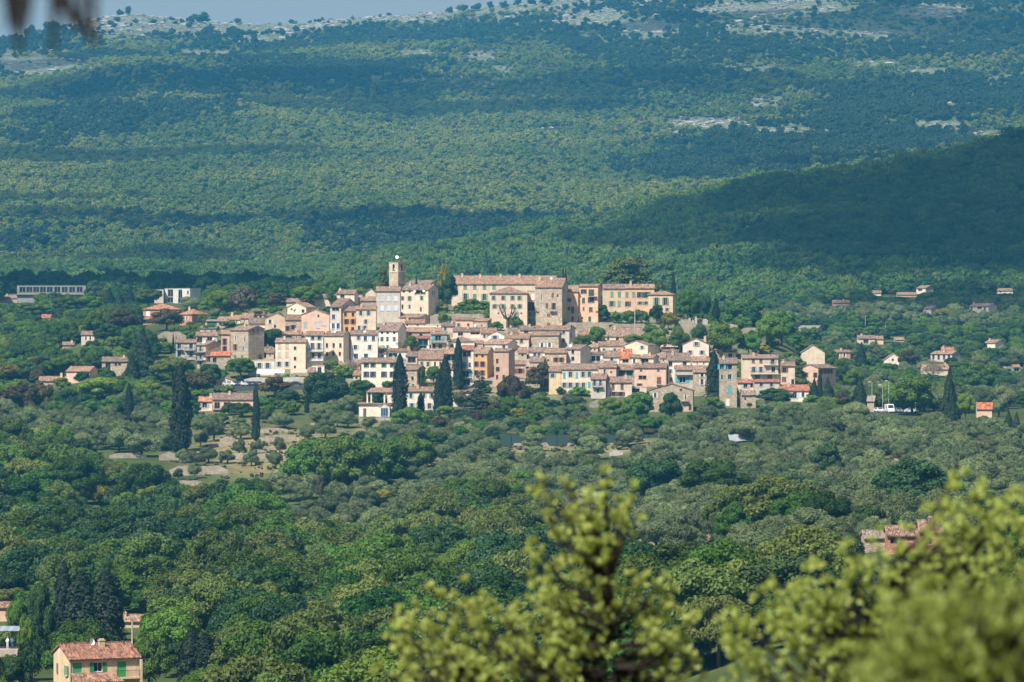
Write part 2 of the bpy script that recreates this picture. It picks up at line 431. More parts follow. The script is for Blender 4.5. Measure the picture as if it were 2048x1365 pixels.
def _ground(x, y):
    px = np.clip(CX + F * x / np.maximum(y, 60), -900, 2950)
    ci = np.clip(px, 0, 2048)
    j = np.clip(np.searchsorted(_pxs, ci, side='right') - 1, 0, len(_pxs) - 2)
    s = (ci - _pxs[j]) / (_pxs[j+1] - _pxs[j]); s = s*s*(3-2*s)
    i = np.clip(np.searchsorted(_rows, y, side='right') - 1, 0, len(_rows) - 2)
    t = np.clip((y - _rows[i]) / (_rows[i+1] - _rows[i]), 0, 1)
    # heights at the table rows, linear in depth
    def h(jj, ii): return (CY - _tab[jj, ii]) * _rows[ii] / F
    z = (h(j, i)*(1-t) + h(j, i+1)*t)*(1-s) + (h(j+1, i)*(1-t) + h(j+1, i+1)*t)*s
    rid = (CY - np.interp(px, RIDGE_X, RIDGE_Y)) * 5700 / F
    base = (CY - np.interp(ci, _pxs, _tab[:, 28])) * 5700 / F
    w = np.clip((y - 4700) / 900, 0, 1); z = z + (rid - base) * w * w * (3 - 2*w)
    near = np.interp(y, [0, 6, 14, 40, 100, 200, 300], [-1.75, -2.1, -3.2, -9.5, -22, -33, 0])
    z300 = (CY - np.interp(ci, _pxs, _tab[:, 0])) * 300 / F
    near = np.where(y > 200, -33 + (z300 + 33) * (y - 200) / 100, near)
    return np.where(y < 300, near, z)

Z2 = _ground(X2, Y2)
for _ in range(3):                                   # soften the kinks of the table
    Z2[1:-1] = (Z2[:-2] + 2 * Z2[1:-1] + Z2[2:]) / 4
    Z2[:, 1:-1] = (Z2[:, :-2] + 2 * Z2[:, 1:-1] + Z2[:, 2:]) / 4
_a = np.clip((Y2 - 2650) / 1500, 0, 1)
Z2 += _a * (26 * fbm(X2 / 380, Y2 / 520, 3, 4) + 5 * fbm(X2 / 90, Y2 / 120, 9, 3)) * np.where(Y2 > 5200, np.clip((6000 - Y2) / 800, 0.25, 1), 1)
_b = np.clip((Y2 - 1950) / 300, 0, 1) * (1 - _a)
Z2 += _b * 11 * fbm(X2 / 120, Y2 / 150, 21, 3)
_c = np.clip((Y2 - 350) / 200, 0, 1) * np.clip((1250 - Y2) / 100, 0, 1)
Z2 += _c * 1.2 * fbm(X2 / 45, Y2 / 45, 33, 3)

def terr(x, y):
    x, y = np.asarray(x, float), np.asarray(y, float)
    u = (x / (y + 400) + UMAX) / (2 * UMAX) * (NU - 1)
    j = np.clip(np.floor(u).astype(int), 0, NU - 2); s = np.clip(u - j, 0, 1)
    i = np.clip(np.searchsorted(GY, y, side='right') - 1, 0, len(GY) - 2); t = np.clip((y - GY[i]) / (GY[i+1] - GY[i]), 0, 1)
    return (Z2[i, j]*(1-s) + Z2[i, j+1]*s)*(1-t) + (Z2[i+1, j]*(1-s) + Z2[i+1, j+1]*s)*t

_YS = np.concatenate([np.arange(330, 2400, 1.0), np.arange(2400, 7000, 5.0)])
def hit(px, py, ymin=330):
    """depth at which the line of sight through a photo pixel first meets the ground"""
    ys = _YS[_YS >= ymin]
    d = terr((px - CX) / F * ys, ys) - (CY - py) / F * ys
    k = np.argmax(d >= 0)
    y = float(ys[k]) if d[k] >= 0 else float(ys[int(np.argmax(d))])
    if 430 < px < 1560 and y > 1580 and py > 500 and ymin < 1000: y = 1535.0      # looks over the village crest: it stands just behind it
    return y
def at(px, py, y): return Vector(((px - CX) / F * y, y, (CY - py) / F * y))
def pix(x, y, z): return CX + F * x / y, CY - F * z / y

# limestone outcrops on the mountain: (px, py, half width, half height, strength)
ROCKS = [(60, 135, 150, 26, 1.0), (250, 45, 170, 32, .7), (480, 55, 250, 20, .7), (420, 108, 110, 10, .8), (560, 80, 120, 12, .5), (760, 40, 150, 16, .7), (850, 30, 60, 10, .9),
         (830, 108, 50, 12, .9), (960, 115, 45, 18, .9), (1010, 140, 40, 12, .7), (830, 160, 170, 20, .4), (1180, 40, 120, 26, .6), (1290, 60, 110, 30, .6), (1500, 22, 160, 20, .9), (1600, 12, 120, 16, .9), (1660, 20, 60, 12, .8), (1870, 25, 90, 18, .8),
         (1600, 60, 300, 26, .5), (1760, 70, 120, 16, .7), (1500, 140, 120, 16, .6), (1420, 250, 130, 18, .9), (1560, 265, 150, 20, .9), (1680, 280, 130, 14, .7), (1800, 245, 50, 8, 1), (1880, 250, 90, 12, 1.0), (1990, 272, 90, 12, 1.0), (1850, 145, 100, 14, .7),
         (1530, 205, 60, 18, .8), (1900, 215, 120, 14, .6), (1990, 160, 60, 12, .7), (1750, 130, 80, 12, .6), (1850, 305, 100, 10, .6), (1330, 270, 60, 12, .5), (1600, 365, 70, 12, .5), (470, 225, 60, 6, .4), (1080, 262, 50, 6, .5), (1750, 425, 110, 18, .25)]
def rockness(px, py):
    r = np.zeros_like(px)
    for a, b, w, h, s in ROCKS:
        r = np.maximum(r, s * np.clip(1.6 - 1.6 * np.sqrt(((px - a) / w)**2 + ((py - b) / h)**2), 0, 1))
    return r
PXg, PYg = CX + F * X2 / Y2, CY - F * Z2 / Y2
rock_a = np.where(Y2 > 2300, np.clip(rockness(PXg, PYg) + .75 * np.clip(1.3 - (PYg - np.interp(PXg, RIDGE_X, RIDGE_Y)) / 42, 0, 1) * (Y2 > 4800) + 0.18 * np.clip((Y2 - 3800) / 1500, 0, 1), 0, 1), 0)
DRY = [(560, 905, 250, 70, 1), (760, 870, 100, 40, .8), (430, 850, 130, 40, .6), (860, 930, 170, 40, .6), (1060, 905, 200, 30, .8), (1380, 1070, 240, 70, .9), (1240, 890, 130, 25, .9), (1480, 860, 130, 22, .9), (1750, 930, 300, 60, .5), (950, 730, 650, 110, .6), (560, 640, 150, 40, .6), (1700, 1030, 300, 60, .5), (1700, 800, 200, 30, .4)]
dry_a = np.zeros_like(X2)
for a, b, w, h, s in DRY:
    dry_a = np.maximum(dry_a, s * np.clip(1.7 - 1.7 * np.sqrt(((PXg - a) / w)**2 + ((PYg - b) / h)**2), 0, 1))
dry_a = np.where((Y2 > 400) & (Y2 < 1700), dry_a, 0)

nv = X2.size
gm = bpy.data.meshes.new("ground")
gm.vertices.add(nv)
gm.vertices.foreach_set("co", np.stack([X2, Y2, Z2], -1).astype(np.float32).ravel())
ii, jj = np.meshgrid(np.arange(len(GY) - 1), np.arange(NU - 1), indexing='ij')
q = np.stack([ii*NU + jj, ii*NU + jj + 1, (ii+1)*NU + jj + 1, (ii+1)*NU + jj], -1).reshape(-1, 4)
gm.loops.add(q.size); gm.polygons.add(len(q))
gm.loops.foreach_set("vertex_index", q.ravel().astype(np.int32))
gm.polygons.foreach_set("loop_start", np.arange(0, q.size, 4, dtype=np.int32))
gm.polygons.foreach_set("use_smooth", np.ones(len(q), dtype=bool))
gm.update(calc_edges=True)
town_a = np.clip(1.6 - 1.6 * np.sqrt(((PXg - 980) / 640)**2 + ((PYg - 700) / 105)**2), 0, 1) * ((Y2 > 1290) & (Y2 < 1560))
for nm, arr in (("rock", rock_a), ("dry", dry_a), ("town", town_a)):
    a = gm.attributes.new(nm, 'FLOAT', 'POINT'); a.data.foreach_set("value", arr.astype(np.float32).ravel())
gm.materials.append(M_GROUND)
tag(link("ground", gm), "rolling ground from the valley up to the limestone mountain ridge", kind="structure")

# ------------------------------------------------------------------ clouds above the frame (they shade parts of the hills)
def cloud(px, y, rx, ry, seed, alt=1000, rot=0.0):
    x = (px - CX) / F * y; z = float(terr(x, y))
    c = Vector((x, y, z)) + SDIR * ((alt - z) / SDIR.z)
    mb = MB(); na, nr = 56, 9
    for side in (1, -1):
        n0 = len(mb.v)
        for i in range(nr + 1):
            for k in range(na):
                t, q = 2 * math.pi * k / na, i / nr
                e = 1 + .30 * float(fbm(math.cos(t) * 1.6 + seed * 9, math.sin(t) * 1.6, seed, 3)) * 1.6
                x_, y_ = rx * e * q * math.cos(t), ry * e * q * math.sin(t)
                lump = 1 + .6 * float(fbm(x_ / 40 + seed, y_ / 40, seed + 5, 2))
                mb.v.append((x_, y_, (34 if side > 0 else -9) * math.sqrt(max(0, 1 - q * q)) * lump))
        for i in range(nr):
            for k in range(na):
                f = (n0 + i*na + k, n0 + (i+1)*na + k, n0 + (i+1)*na + (k+1) % na, n0 + i*na + (k+1) % na); mb.f.append(f if side > 0 else f[::-1])
    o = mb.obj("cloud", M_CLOUD, loc=c, rot=(0, 0, rot))
    return tag(o, kind="stuff")
for a in [(2180, 2470, 300, 300, 1), (1930, 2320, 130, 180, 12), (330, 1975, 130, 66, 2), (-60, 1985, 80, 60, 22), (650, 1985, 66, 48, 23),
          (420, 3120, 190, 45, 3), (860, 3080, 100, 46, 4), (40, 3330, 130, 60, 5), (260, 3800, 190, 60, 6), (420, 4480, 300, 150, 7), (900, 4300, 220, 90, 17), (1300, 4450, 180, 120, 8),
          (1950, 5050, 240, 170, 9), (100, 5000, 230, 130, 10), (1700, 3600, 110, 36, 14), (1250, 5150, 220, 60, 15), (150, 2800, 140, 60, 16), (1960, 2020, 90, 90, 18)]:
    cloud(*a[:5], alt=1000)
for a in [(330, 1975, 130, 66, 42), (-60, 1985, 80, 60, 43), (650, 1985, 66, 48, 44), (2220, 2470, 265, 255, 45)]: cloud(*a, alt=1090)  # second layer stacked over these clouds, added to deepen their shade

# ------------------------------------------------------------------ haze
hz, nt, out = newmat("haze_air")
pv = N(nt, "ShaderNodeVolumePrincipled")
pv.inputs["Color"].default_value = (0.10, 0.54, 1.0, 1)
pv.inputs["Density"].default_value = 0.000084
pv.inputs["Density Attribute"].default_value = ""
pv.inputs["Anisotropy"].default_value = 0.0
nt.links.new(pv.outputs[0], out.inputs["Volume"])
mb = MB().box(-2700, 2700, -60, 7700, -80, 560)
tag(mb.obj("haze", hz), kind="stuff")
# ------------------------------------------------------------------ foliage
_ICO_V, _ICO_F = None, None
def _ico():
    global _ICO_V, _ICO_F
    if _ICO_V is None:
        t = (1 + 5 ** 0.5) / 2
        v = np.array([(-1,t,0),(1,t,0),(-1,-t,0),(1,-t,0),(0,-1,t),(0,1,t),(0,-1,-t),(0,1,-t),(t,0,-1),(t,0,1),(-t,0,-1),(-t,0,1)], float)
        _ICO_V = v / np.linalg.norm(v[0])
        _ICO_F = [(0,11,5),(0,5,1),(0,1,7),(0,7,10),(0,10,11),(1,5,9),(5,11,4),(11,10,2),(10,7,6),(7,1,8),(3,9,4),(3,4,2),(3,2,6),(3,6,8),(3,8,9),(4,9,5),(2,4,11),(6,2,10),(8,6,7),(9,8,1)]
    return _ICO_V, _ICO_F

def leaf_mesh(name, c, nrm, size, mat, rng, aspect=0.6, cores=(), up=0.0):
    """rhombic leaves at points c facing nrm, plus shadowed cores that close the crown"""
    n = len(c)
    nrm = nrm / np.linalg.norm(nrm, axis=1, keepdims=True)
    r = rng.normal(size=(n, 3)); r[:, 2] += up
    t1 = r - (r * nrm).sum(1, keepdims=True) * nrm; t1 /= np.linalg.norm(t1, axis=1, keepdims=True)
    t2 = np.cross(nrm, t1)
    s = size[:, None]
    V = np.stack([c - t1*s, c + t2*s*aspect + nrm*s*0.12, c + t1*s, c - t2*s*aspect + nrm*s*0.12], 1).reshape(-1, 3)
    li = np.arange(4 * n)
    ls = np.arange(0, 4 * n, 4); lt = np.full(n, 4)
    iv, fv = _ico(); fv = np.array(fv)
    for (p, rad) in cores:
        k = len(V)
        V = np.concatenate([V, iv * np.array(rad) * (1 + 0.12 * rng.normal(size=(12, 1))) + np.array(p)])
        li = np.concatenate([li, (fv + k).ravel()])
        ls = np.concatenate([ls, ls[-1] + lt[-1] + np.arange(0, 60, 3)]) if len(ls) else np.arange(0, 60, 3)
        lt = np.concatenate([lt, np.full(20, 3)])
    m = bpy.data.meshes.new(name)
    m.vertices.add(len(V)); m.vertices.foreach_set("co", V.astype(np.float32).ravel())
    m.loops.add(len(li)); m.polygons.add(len(ls))
    m.loops.foreach_set("vertex_index", li.astype(np.int32))
    m.polygons.foreach_set("loop_start", ls.astype(np.int32))
    m.update(calc_edges=True)
    m.materials.append(mat)
    return m

def crown(name, lobes, n, size, mat, seed, jitter=0.55, core=0.72, down=-0.55, aspect=0.6, up=0.0, shell=(0.78, 1.06)):
    rng = np.random.default_rng(seed)
    L = np.array(lobes, float)
    w = (L[:, 3] * L[:, 4] + L[:, 3] * L[:, 5] + L[:, 4] * L[:, 5]); w /= w.sum()
    C, D = [], []
    while sum(len(x) for x in C) < n:
        k = rng.choice(len(L), size=n, p=w)
        d = rng.normal(size=(n, 3)); d /= np.linalg.norm(d, axis=1, keepdims=True)
        keep = d[:, 2] > down + 0.25 * rng.normal(size=n)
        rad = rng.uniform(shell[0], shell[1], size=(n, 1))
        p = L[k, :3] + d * L[k, 3:6] * rad
        ins = np.zeros(n, bool)
        for q in L:
            ins |= (((p - q[:3]) / (q[3:6] * 0.80)) ** 2).sum(1) < 1
        keep &= ~ins
        C.append(p[keep]); D.append((d / L[k, 3:6] * L[k, 3:6].mean(1, keepdims=True))[keep])
    C, D = np.concatenate(C)[:n], np.concatenate(D)[:n]
    D = D / np.linalg.norm(D, axis=1, keepdims=True) + jitter * rng.normal(size=D.shape)
    s = size * rng.uniform(0.65, 1.35, size=n)
    cores = [(l[:3], l[3:6] * core) for l in L] if core else []
    return leaf_mesh(name, C, D, s, mat, rng, aspect, cores, up)

def lobes_round(seed, R, H, z0, n=18, flat=0.8, lob=(0.26, 0.42), spread=0.78):
    """crown of unequal lobes around an ellipsoid of radius R and height H whose underside is at z0"""
    r = np.random.default_rng(seed); out = [(0, 0, z0 + H * 0.45, R * 0.62, R * 0.62, H * 0.40)]
    for k in range(n):
        a = k * 2.39996 + r.uniform(-.4, .4); z = r.uniform(-0.35, 1.0)
        rr = math.sqrt(max(0.05, 1 - z * z)) if z > 0 else 1.0
        s = R * r.uniform(*lob)
        d = spread * r.uniform(0.82, 1.12)
        out.append((R * d * rr * math.cos(a), R * d * rr * math.sin(a), z0 + H * 0.45 + z * H * 0.42, s, s, s * flat))
    return out

def trunk_mesh(name, h, r, seed, top=3, spread=1.2, mat=None):
    g = random.Random(seed); mb = MB()
    bend = [(0, 0, -0.6), (g.uniform(-.1, .1), g.uniform(-.1, .1), h * 0.5), (g.uniform(-.3, .3), g.uniform(-.3, .3), h)]
    mb.tube(bend, [r * 1.25, r, r * 0.75], 6)
    for k in range(top):
        a = 2 * math.pi * k / top + g.uniform(-.5, .5)
        p = Vector(bend[2])
        q = p + Vector((math.cos(a) * spread, math.sin(a) * spread, spread * g.uniform(.7, 1.2)))
        mb.tube([p - Vector((0, 0, .2)), (p + q) / 2 + Vector((0, 0, .15)), q], [r * .6, r * .45, r * .22], 5)
    return mb.mesh(name, mat or M_BARK)

# prototypes: list of (trunk mesh, crown mesh, width, height) per kind, at real size, base at z = 0
PROTO = {}
def proto(kind, items): PROTO[kind] = items
def _round(kind, mat, nvar, R, H, z0, leaves, size, seed, th, tr, **kw):
    its = []
    for k in range(nvar):
        r = random.Random(seed + k); RR, HH = R * r.uniform(.9, 1.1), H * r.uniform(.9, 1.1)
        lk = {a: kw[a] for a in ('n', 'flat', 'lob', 'spread') if a in kw}
        ck = {a: kw[a] for a in ('jitter', 'core', 'down', 'aspect', 'up', 'shell') if a in kw}
        c = crown(kind + "_crown", lobes_round(seed + k, RR, HH, z0, **lk), leaves, size, mat, seed + k, **ck)
        t = trunk_mesh(kind + "_trunk", th, tr, seed + k, spread=R * .4)
        its.append((t, c, 2 * RR, z0 + HH))
    proto(kind, its)

_round("oak", L_OAK, 7, 4.2, 7.5, 1.6, 9500, 0.19, 100, 3.4, 0.28, n=26, lob=(0.20, 0.36), spread=0.85)
_round("olive", L_OLIVE, 6, 2.7, 3.9, 0.7, 4200, 0.17, 200, 1.5, 0.24, n=13, lob=(0.34, 0.5), spread=0.66, up=0.5, aspect=0.4)
_round("fresh", L_FRESH, 4, 4.2, 7.0, 1.6, 8500, 0.20, 150, 3.4, 0.26, n=30, lob=(0.18, 0.32), spread=0.88)
_round("green", L_GREEN, 5, 3.6, 6.2, 1.0, 6000, 0.20, 300, 2.6, 0.22, n=22, lob=(0.22, 0.38))
_round("lime", L_LIME, 3, 3.4, 5.6, 1.2, 5500, 0.19, 400, 2.4, 0.22, n=20)
_round("yellow", L_YEL, 2, 2.8, 4.6, 0.8, 2400, 0.25, 500, 2.0, 0.18, n=18)
_round("dark", L_DARK, 4, 4.0, 7.0, 1.0, 7000, 0.20, 600, 2.6, 0.26, n=26, lob=(0.22, 0.36))
_round("bronze", L_BROWN, 3, 3.6, 6.0, 0.8, 3200, 0.25, 700, 2.4, 0.22, n=22, lob=(0.2, 0.36))
_round("grey", L_GREY, 2, 3.2, 6.0, 1.0, 2600, 0.22, 800, 3.0, 0.2, n=24, lob=(0.18, 0.3), core=0.5)
_round("blossom", L_BLOSSOM, 1, 3.0, 4.4, 1.0, 2600, 0.11, 900, 2.4, 0.18, n=18, lob=(0.18, 0.3), core=0.0)
_round("bush", L_GREEN, 4, 1.5, 2.0, 0.0, 1100, 0.17, 1000, 0.7, 0.08, n=10, down=-0.2)
_round("limebush", L_LIME, 2, 1.5, 2.0, 0.0, 1100, 0.17, 1100, 0.7, 0.08, n=10, down=-0.2)
_round("yellowbush", L_YEL, 2, 1.5, 2.2, 0.0, 1100, 0.17, 1150, 0.7, 0.08, n=10, down=-0.2)
_round("darkbush", L_DARK, 3, 1.5, 2.0, 0.0, 1100, 0.17, 1200, 0.7, 0.08, n=10, down=-0.2)
_round("umbrella", L_PINE, 2, 5.0, 4.6, 3.2, 4200, 0.27, 1300, 4.2, 0.3, n=30, lob=(0.2, 0.32), flat=0.7)
# far trees of the mountain and the hill behind
def far(kind, mat, nvar, R, H, leaves, size, seed, nl=7, **kw):
    its = []
    for k in range(nvar):
        r = random.Random(seed + k); RR, HH = R * r.uniform(.85, 1.2), H * r.uniform(.85, 1.15)
        c = crown(kind + "_crown", lobes_round(seed + k, RR, HH, 0.2, n=nl, lob=(0.32, 0.5)), leaves, size, mat, seed + k, **kw)
        t = MB().tube([(0, 0, -1), (0, 0, HH * .5)], [.2, .12], 5).mesh(kind + "_trunk", M_BARK)
        its.append((t, c, 2 * RR, HH))
    proto(kind, its)
far("hillside_oak", L_MLITE, 5, 3.6, 5.6, 330, 0.62, 2000, core=0.8)
far("evergreen_oak", L_MDARK, 4, 3.4, 6.0, 330, 0.6, 2100, core=0.8)
far("scrub", L_MSHRUB, 3, 2.0, 2.0, 150, 0.5, 2200, 4, core=0.8)
far("hill_oak", L_HILL, 6, 4.0, 6.6, 700, 0.5, 2300, 12, core=0.78)

def column(kind, mat, nvar, R, H, leaves, size, seed, prof):
    its = []
    for k in range(nvar):
        rng = np.random.default_rng(seed + k)
        n = leaves; h = rng.uniform(0.0, 1, n) ** 0.9; a = rng.uniform(0, 2*np.pi, n)
        lump = 1 + 0.24 * fbm(np.cos(a) * 1.3 + k * 7 + 3 * np.sin(a), h * H / 1.3, seed + k, 3) * 2
        rad = R * np.interp(h, prof[0], prof[1]) * lump * rng.uniform(0.82, 1.05, n)
        c = np.stack([rad * np.cos(a), rad * np.sin(a), 0.15 + h * H], 1)
        d = np.stack([np.cos(a), np.sin(a), np.full(n, 0.35)], 1) + 0.45 * rng.normal(size=(n, 3))
        m = leaf_mesh(kind + "_crown", c, d, size * rng.uniform(.7, 1.35, n), mat, rng, 0.45,
                      [((0, 0, .15 + H * q), (R * np.interp(q, prof[0], prof[1]) * .8, R * np.interp(q, prof[0], prof[1]) * .8, H * .12)) for q in (.12, .25, .38, .5, .62, .74, .86)], up=2.0)
        t = MB().tube([(0, 0, -1), (0, 0, 1.0), (0, 0, H * .6)], [R * .22, R * .16, R * .05], 6).mesh(kind + "_trunk", M_BARK)
        its.append((t, m, 2 * R, H))
    proto(kind, its)
column("cypress", L_CYP, 4, 1.5, 12, 4200, 0.24, 3000, ([0, .06, .25, .5, .75, .92, 1], [.55, .85, 1, .93, .7, .34, .06]))
column("fir", L_CON, 3, 2.6, 10, 4200, 0.30, 3100, ([0, .06, .2, .5, .8, 1], [.7, 1, .95, .62, .28, .03]))

def conifer(kind, mat, R, H, seed, tiers, leaves, flat, size, top=0.25):
    """cedar: tiers of flat, uneven plates around a stem"""
    r = random.Random(seed); lob = []
    for i in range(tiers):
        f = i / (tiers - 1); z = H * (0.16 + 0.80 * f); rr = R * ((1 - f) ** 0.6 * (1 - top) + top)
        nn = max(3, int(8 * (1 - f) + 3))
        for k in range(nn):
            a = k * 2 * math.pi / nn + r.uniform(-.4, .4); d = rr * r.uniform(.25, .82); s = rr * r.uniform(.28, .46)
            lob.append((d * math.cos(a), d * math.sin(a), z + r.uniform(-.35, .35), s, s, s * flat))
    c = crown(kind + "_crown", lob, leaves, size, mat, seed, core=0.7, down=-0.3, jitter=.45)
    mb = MB().tube([(0, 0, -1), (0, 0, H * .5), (0, 0, H * .95)], [R * .08, R * .06, R * .02], 6)
    for i in range(tiers):
        a = r.uniform(0, 6.28); z = H * (.14 + .8 * i / (tiers - 1))
        mb.tube([(0, 0, z - .3), (math.cos(a) * R * .5, math.sin(a) * R * .5, z)], [R * .03, R * .012], 5)
    proto(kind, [(mb.mesh(kind + "_trunk", M_BARK), c, 2 * R, H)])
conifer("cedar", leaf_mat("cedar_leaves", (0.085, 0.115, 0.03), (0.12, 0.15, 0.04), trans=.12), 6.5, 9.5, 41, 8, 8000, 0.42, 0.28, 0.5)
conifer("spreading_conifer", leaf_mat("cedar_needles", (0.05, 0.06, 0.04), (0.075, 0.085, 0.05), trans=.1), 4.5, 9, 42, 6, 4200, 0.4, 0.28, 0.15)

def palm():
    rng = np.random.default_rng(77); mb = MB(); H = 3.2
    tr = MB().tube([(0, 0, -1), (0, 0, H * .5), (0, 0, H)], [.34, .3, .33], 8).mesh("palm_trunk", M_BARK)
    C, D, S = [], [], []
    V, Fc = [], []
    for k in range(64):
        a = k * 2.39996; el = rng.uniform(-0.5, 1.35); L = rng.uniform(2.4, 3.2)
        dx, dy = math.cos(a), math.sin(a); pts = []
        for i in range(9):
            s = i / 8
            rr = L * (s * math.cos(el) + 0.12 * s * s); zz = H + L * (s * math.sin(el) - (0.55 if el > 0 else .3) * s * s)
            pts.append(Vector((dx * rr, dy * rr, zz)))
        side = Vector((-dy, dx, 0))
        for i in range(8):
            w = 0.42 * math.sin(math.pi * min(1, .15 + i / 8 * .85)); dirn = (pts[i+1] - pts[i])
            for sg in (-1, 1):
                n = len(V); b, e = pts[i], pts[i+1]
                tip = (b + e) / 2 + dirn * .7 + side * sg * w + Vector((0, 0, -.10))
                V += [tuple(b), tuple((b + e) / 2), tuple(tip)]; Fc.append((n, n+1, n+2))
                n = len(V); tip2 = e + dirn * .5 + side * sg * w * .95 + Vector((0, 0, -.16))
                V += [tuple((b + e) / 2), tuple(e), tuple(tip2)]; Fc.append((n, n+1, n+2))
    c = mesh("palm_crown", V, Fc, leaf_mat("palm_fronds", (0.06, 0.085, 0.05), (0.085, 0.11, 0.055), trans=.15))
    proto("palm", [(tr, c, 5.6, 5.4)])
palm()

def pollard():
    g = random.Random(9); mb = MB(); mb.tube([(0, 0, -1), (.1, 0, 1.6), (0, .1, 2.6)], [.34, .28, .26], 7)
    tips = []
    for k in range(7):
        a = k * .9 + g.uniform(-.2, .2); p0 = Vector((0, 0, 2.3 + .05 * k)); L = g.uniform(1.6, 2.4)
        p1 = p0 + Vector((math.cos(a) * L * .5, math.sin(a) * L * .5, L * .5)); p2 = p1 + Vector((math.cos(a) * L * .25, math.sin(a) * L * .25, L * .7))
        mb.tube([p0, p1, p2], [.17, .13, .12], 6)
        for j in range(5):
            b = g.uniform(0, 6.28); e = p2 + Vector((math.cos(b) * .3, math.sin(b) * .3, g.uniform(.5, .9)))
            mb.tube([p2, e], [.05, .02], 4); tips.append(e)
    c = crown("pollard_crown", [(t.x, t.y, t.z, .28, .28, .3) for t in tips], 420, 0.10, L_GREY, 5, core=0.0)
    proto("pollard", [(mb.mesh("pollard_trunk", M_BARK), c, 4.6, 5.4)])
pollard()

TREE_NAME = {"oak": ("oak_tree", "tree"), "olive": ("olive_tree", "olive tree"), "green": ("garden_tree", "tree"), "fresh": ("pale_oak_tree", "tree"), "lime": ("leafy_tree", "tree"), "yellow": ("yellow_tree", "tree"), "dark": ("dark_tree", "tree"),
             "bronze": ("bronze_tree", "tree"), "grey": ("grey_tree", "tree"), "blossom": ("blossoming_tree", "tree"), "bush": ("shrub", "shrub"), "limebush": ("shrub", "shrub"), "yellowbush": ("shrub", "shrub"), "darkbush": ("shrub", "shrub"),
             "umbrella": ("umbrella_pine", "pine"), "cypress": ("cypress_tree", "cypress"), "fir": ("conifer_tree", "conifer"), "cedar": ("cedar_tree", "cedar"), "spreading_conifer": ("cedar_tree", "cedar"), "palm": ("palm_tree", "palm"),
             "pollard": ("pollarded_tree", "tree"), "hillside_oak": ("ridge_tree", "tree"), "evergreen_oak": ("ridge_tree", "tree"), "hill_oak": ("hill_tree", "tree"), "scrub": ("scrub_bush", "shrub")}
PROTO_OBJ = {}
def tree(kind, loc, w, h, label, group=None, seed=None, rz=None):
    """one tree: an Empty at its foot that parents trunk and crown; w, h in metres"""
    its = PROTO[kind]; v = (seed if seed is not None else random.randrange(1000)) % len(its)
    t, c, pw, ph = its[v]
    nm, cat = TREE_NAME[kind]
    e = link(nm, None, loc=loc, rot=(0, 0, random.uniform(0, 6.28) if rz is None else rz), scale=(w / pw, w / pw, h / ph))
    e.empty_display_size = 0.5
    tag(e, label, cat, group)
    link("trunk", t, e)
    co = link("crown", c, e)
    PROTO_OBJ.setdefault(kind, {}).setdefault(v, co)
    return e

def scatter(name, kind, P, S, rz, idx, label=None):
    """one 'stuff' object: copies of the crowns of trees that stand in the scene, set on points"""
    n = len(P)
    m = bpy.data.meshes.new(name)
    m.vertices.add(n); m.vertices.foreach_set("co", np.asarray(P, np.float32).ravel())
    a = m.attributes.new("tree_scale", 'FLOAT_VECTOR', 'POINT'); a.data.foreach_set("vector", np.asarray(S, np.float32).ravel())
    R = np.zeros((n, 3), np.float32); R[:, 2] = rz
    a = m.attributes.new("tree_turn", 'FLOAT_VECTOR', 'POINT'); a.data.foreach_set("vector", R.ravel())
    a = m.attributes.new("tree_kind", 'INT', 'POINT'); a.data.foreach_set("value", np.asarray(idx, np.int32))
    o = link(name, m)
    ng = bpy.data.node_groups.new(name + "_nodes", 'GeometryNodeTree')
    ng.interface.new_socket("Geometry", in_out='INPUT', socket_type='NodeSocketGeometry')
    ng.interface.new_socket("Geometry", in_out='OUTPUT', socket_type='NodeSocketGeometry')
    gi, go = ng.nodes.new("NodeGroupInput"), ng.nodes.new("NodeGroupOutput")
    iop = ng.nodes.new("GeometryNodeInstanceOnPoints"); iop.inputs["Pick Instance"].default_value = True
    jn = ng.nodes.new("GeometryNodeJoinGeometry")
    for v, co in sorted(PROTO_OBJ[kind].items()):
        oi = ng.nodes.new("GeometryNodeObjectInfo"); oi.transform_space = 'ORIGINAL'
        oi.inputs["Object"].default_value = co; oi.inputs["As Instance"].default_value = True
        ng.links.new(oi.outputs["Geometry"], jn.inputs[0])
    def att(nm, typ):
        a = ng.nodes.new("GeometryNodeInputNamedAttribute"); a.data_type = typ; a.inputs["Name"].default_value = nm; return a.outputs["Attribute"]
    ng.links.new(gi.outputs[0], iop.inputs["Points"]); ng.links.new(jn.outputs[0], iop.inputs["Instance"])
    ng.links.new(att("tree_kind", 'INT'), iop.inputs["Instance Index"])
    ng.links.new(att("tree_turn", 'FLOAT_VECTOR'), iop.inputs["Rotation"])
    ng.links.new(att("tree_scale", 'FLOAT_VECTOR'), iop.inputs["Scale"])
    ng.links.new(iop.outputs[0], go.inputs[0])
    md = o.modifiers.new("trees", 'NODES'); md.node_group = ng
    return tag(o, label, kind="stuff")
# ------------------------------------------------------------------ houses
VIEW = {"A": (260, 500, .24913), "B": (680, 500, .16849), "C": (960, 520, .20508), "D": (660, 640, .19531), "E": (1000, 640, .19531), "F": (1360, 640, .20508),
        "G": (1300, 500, .19531), "L": (0, 520, .24911), "R": (1560, 540, .24911), "S": (0, 1080, .20875), "T": (1600, 980, .28212), "K": (200, 780, .34180), "P": (0, 0, 1.0),
        "Q": (1000, 760, .27344), "U": (1500, 760, .26758), "W": (0, 800, .34432)}
def vp(V, x, y):
    a, b, s = VIEW[V]; return a + x * s, b + y * s

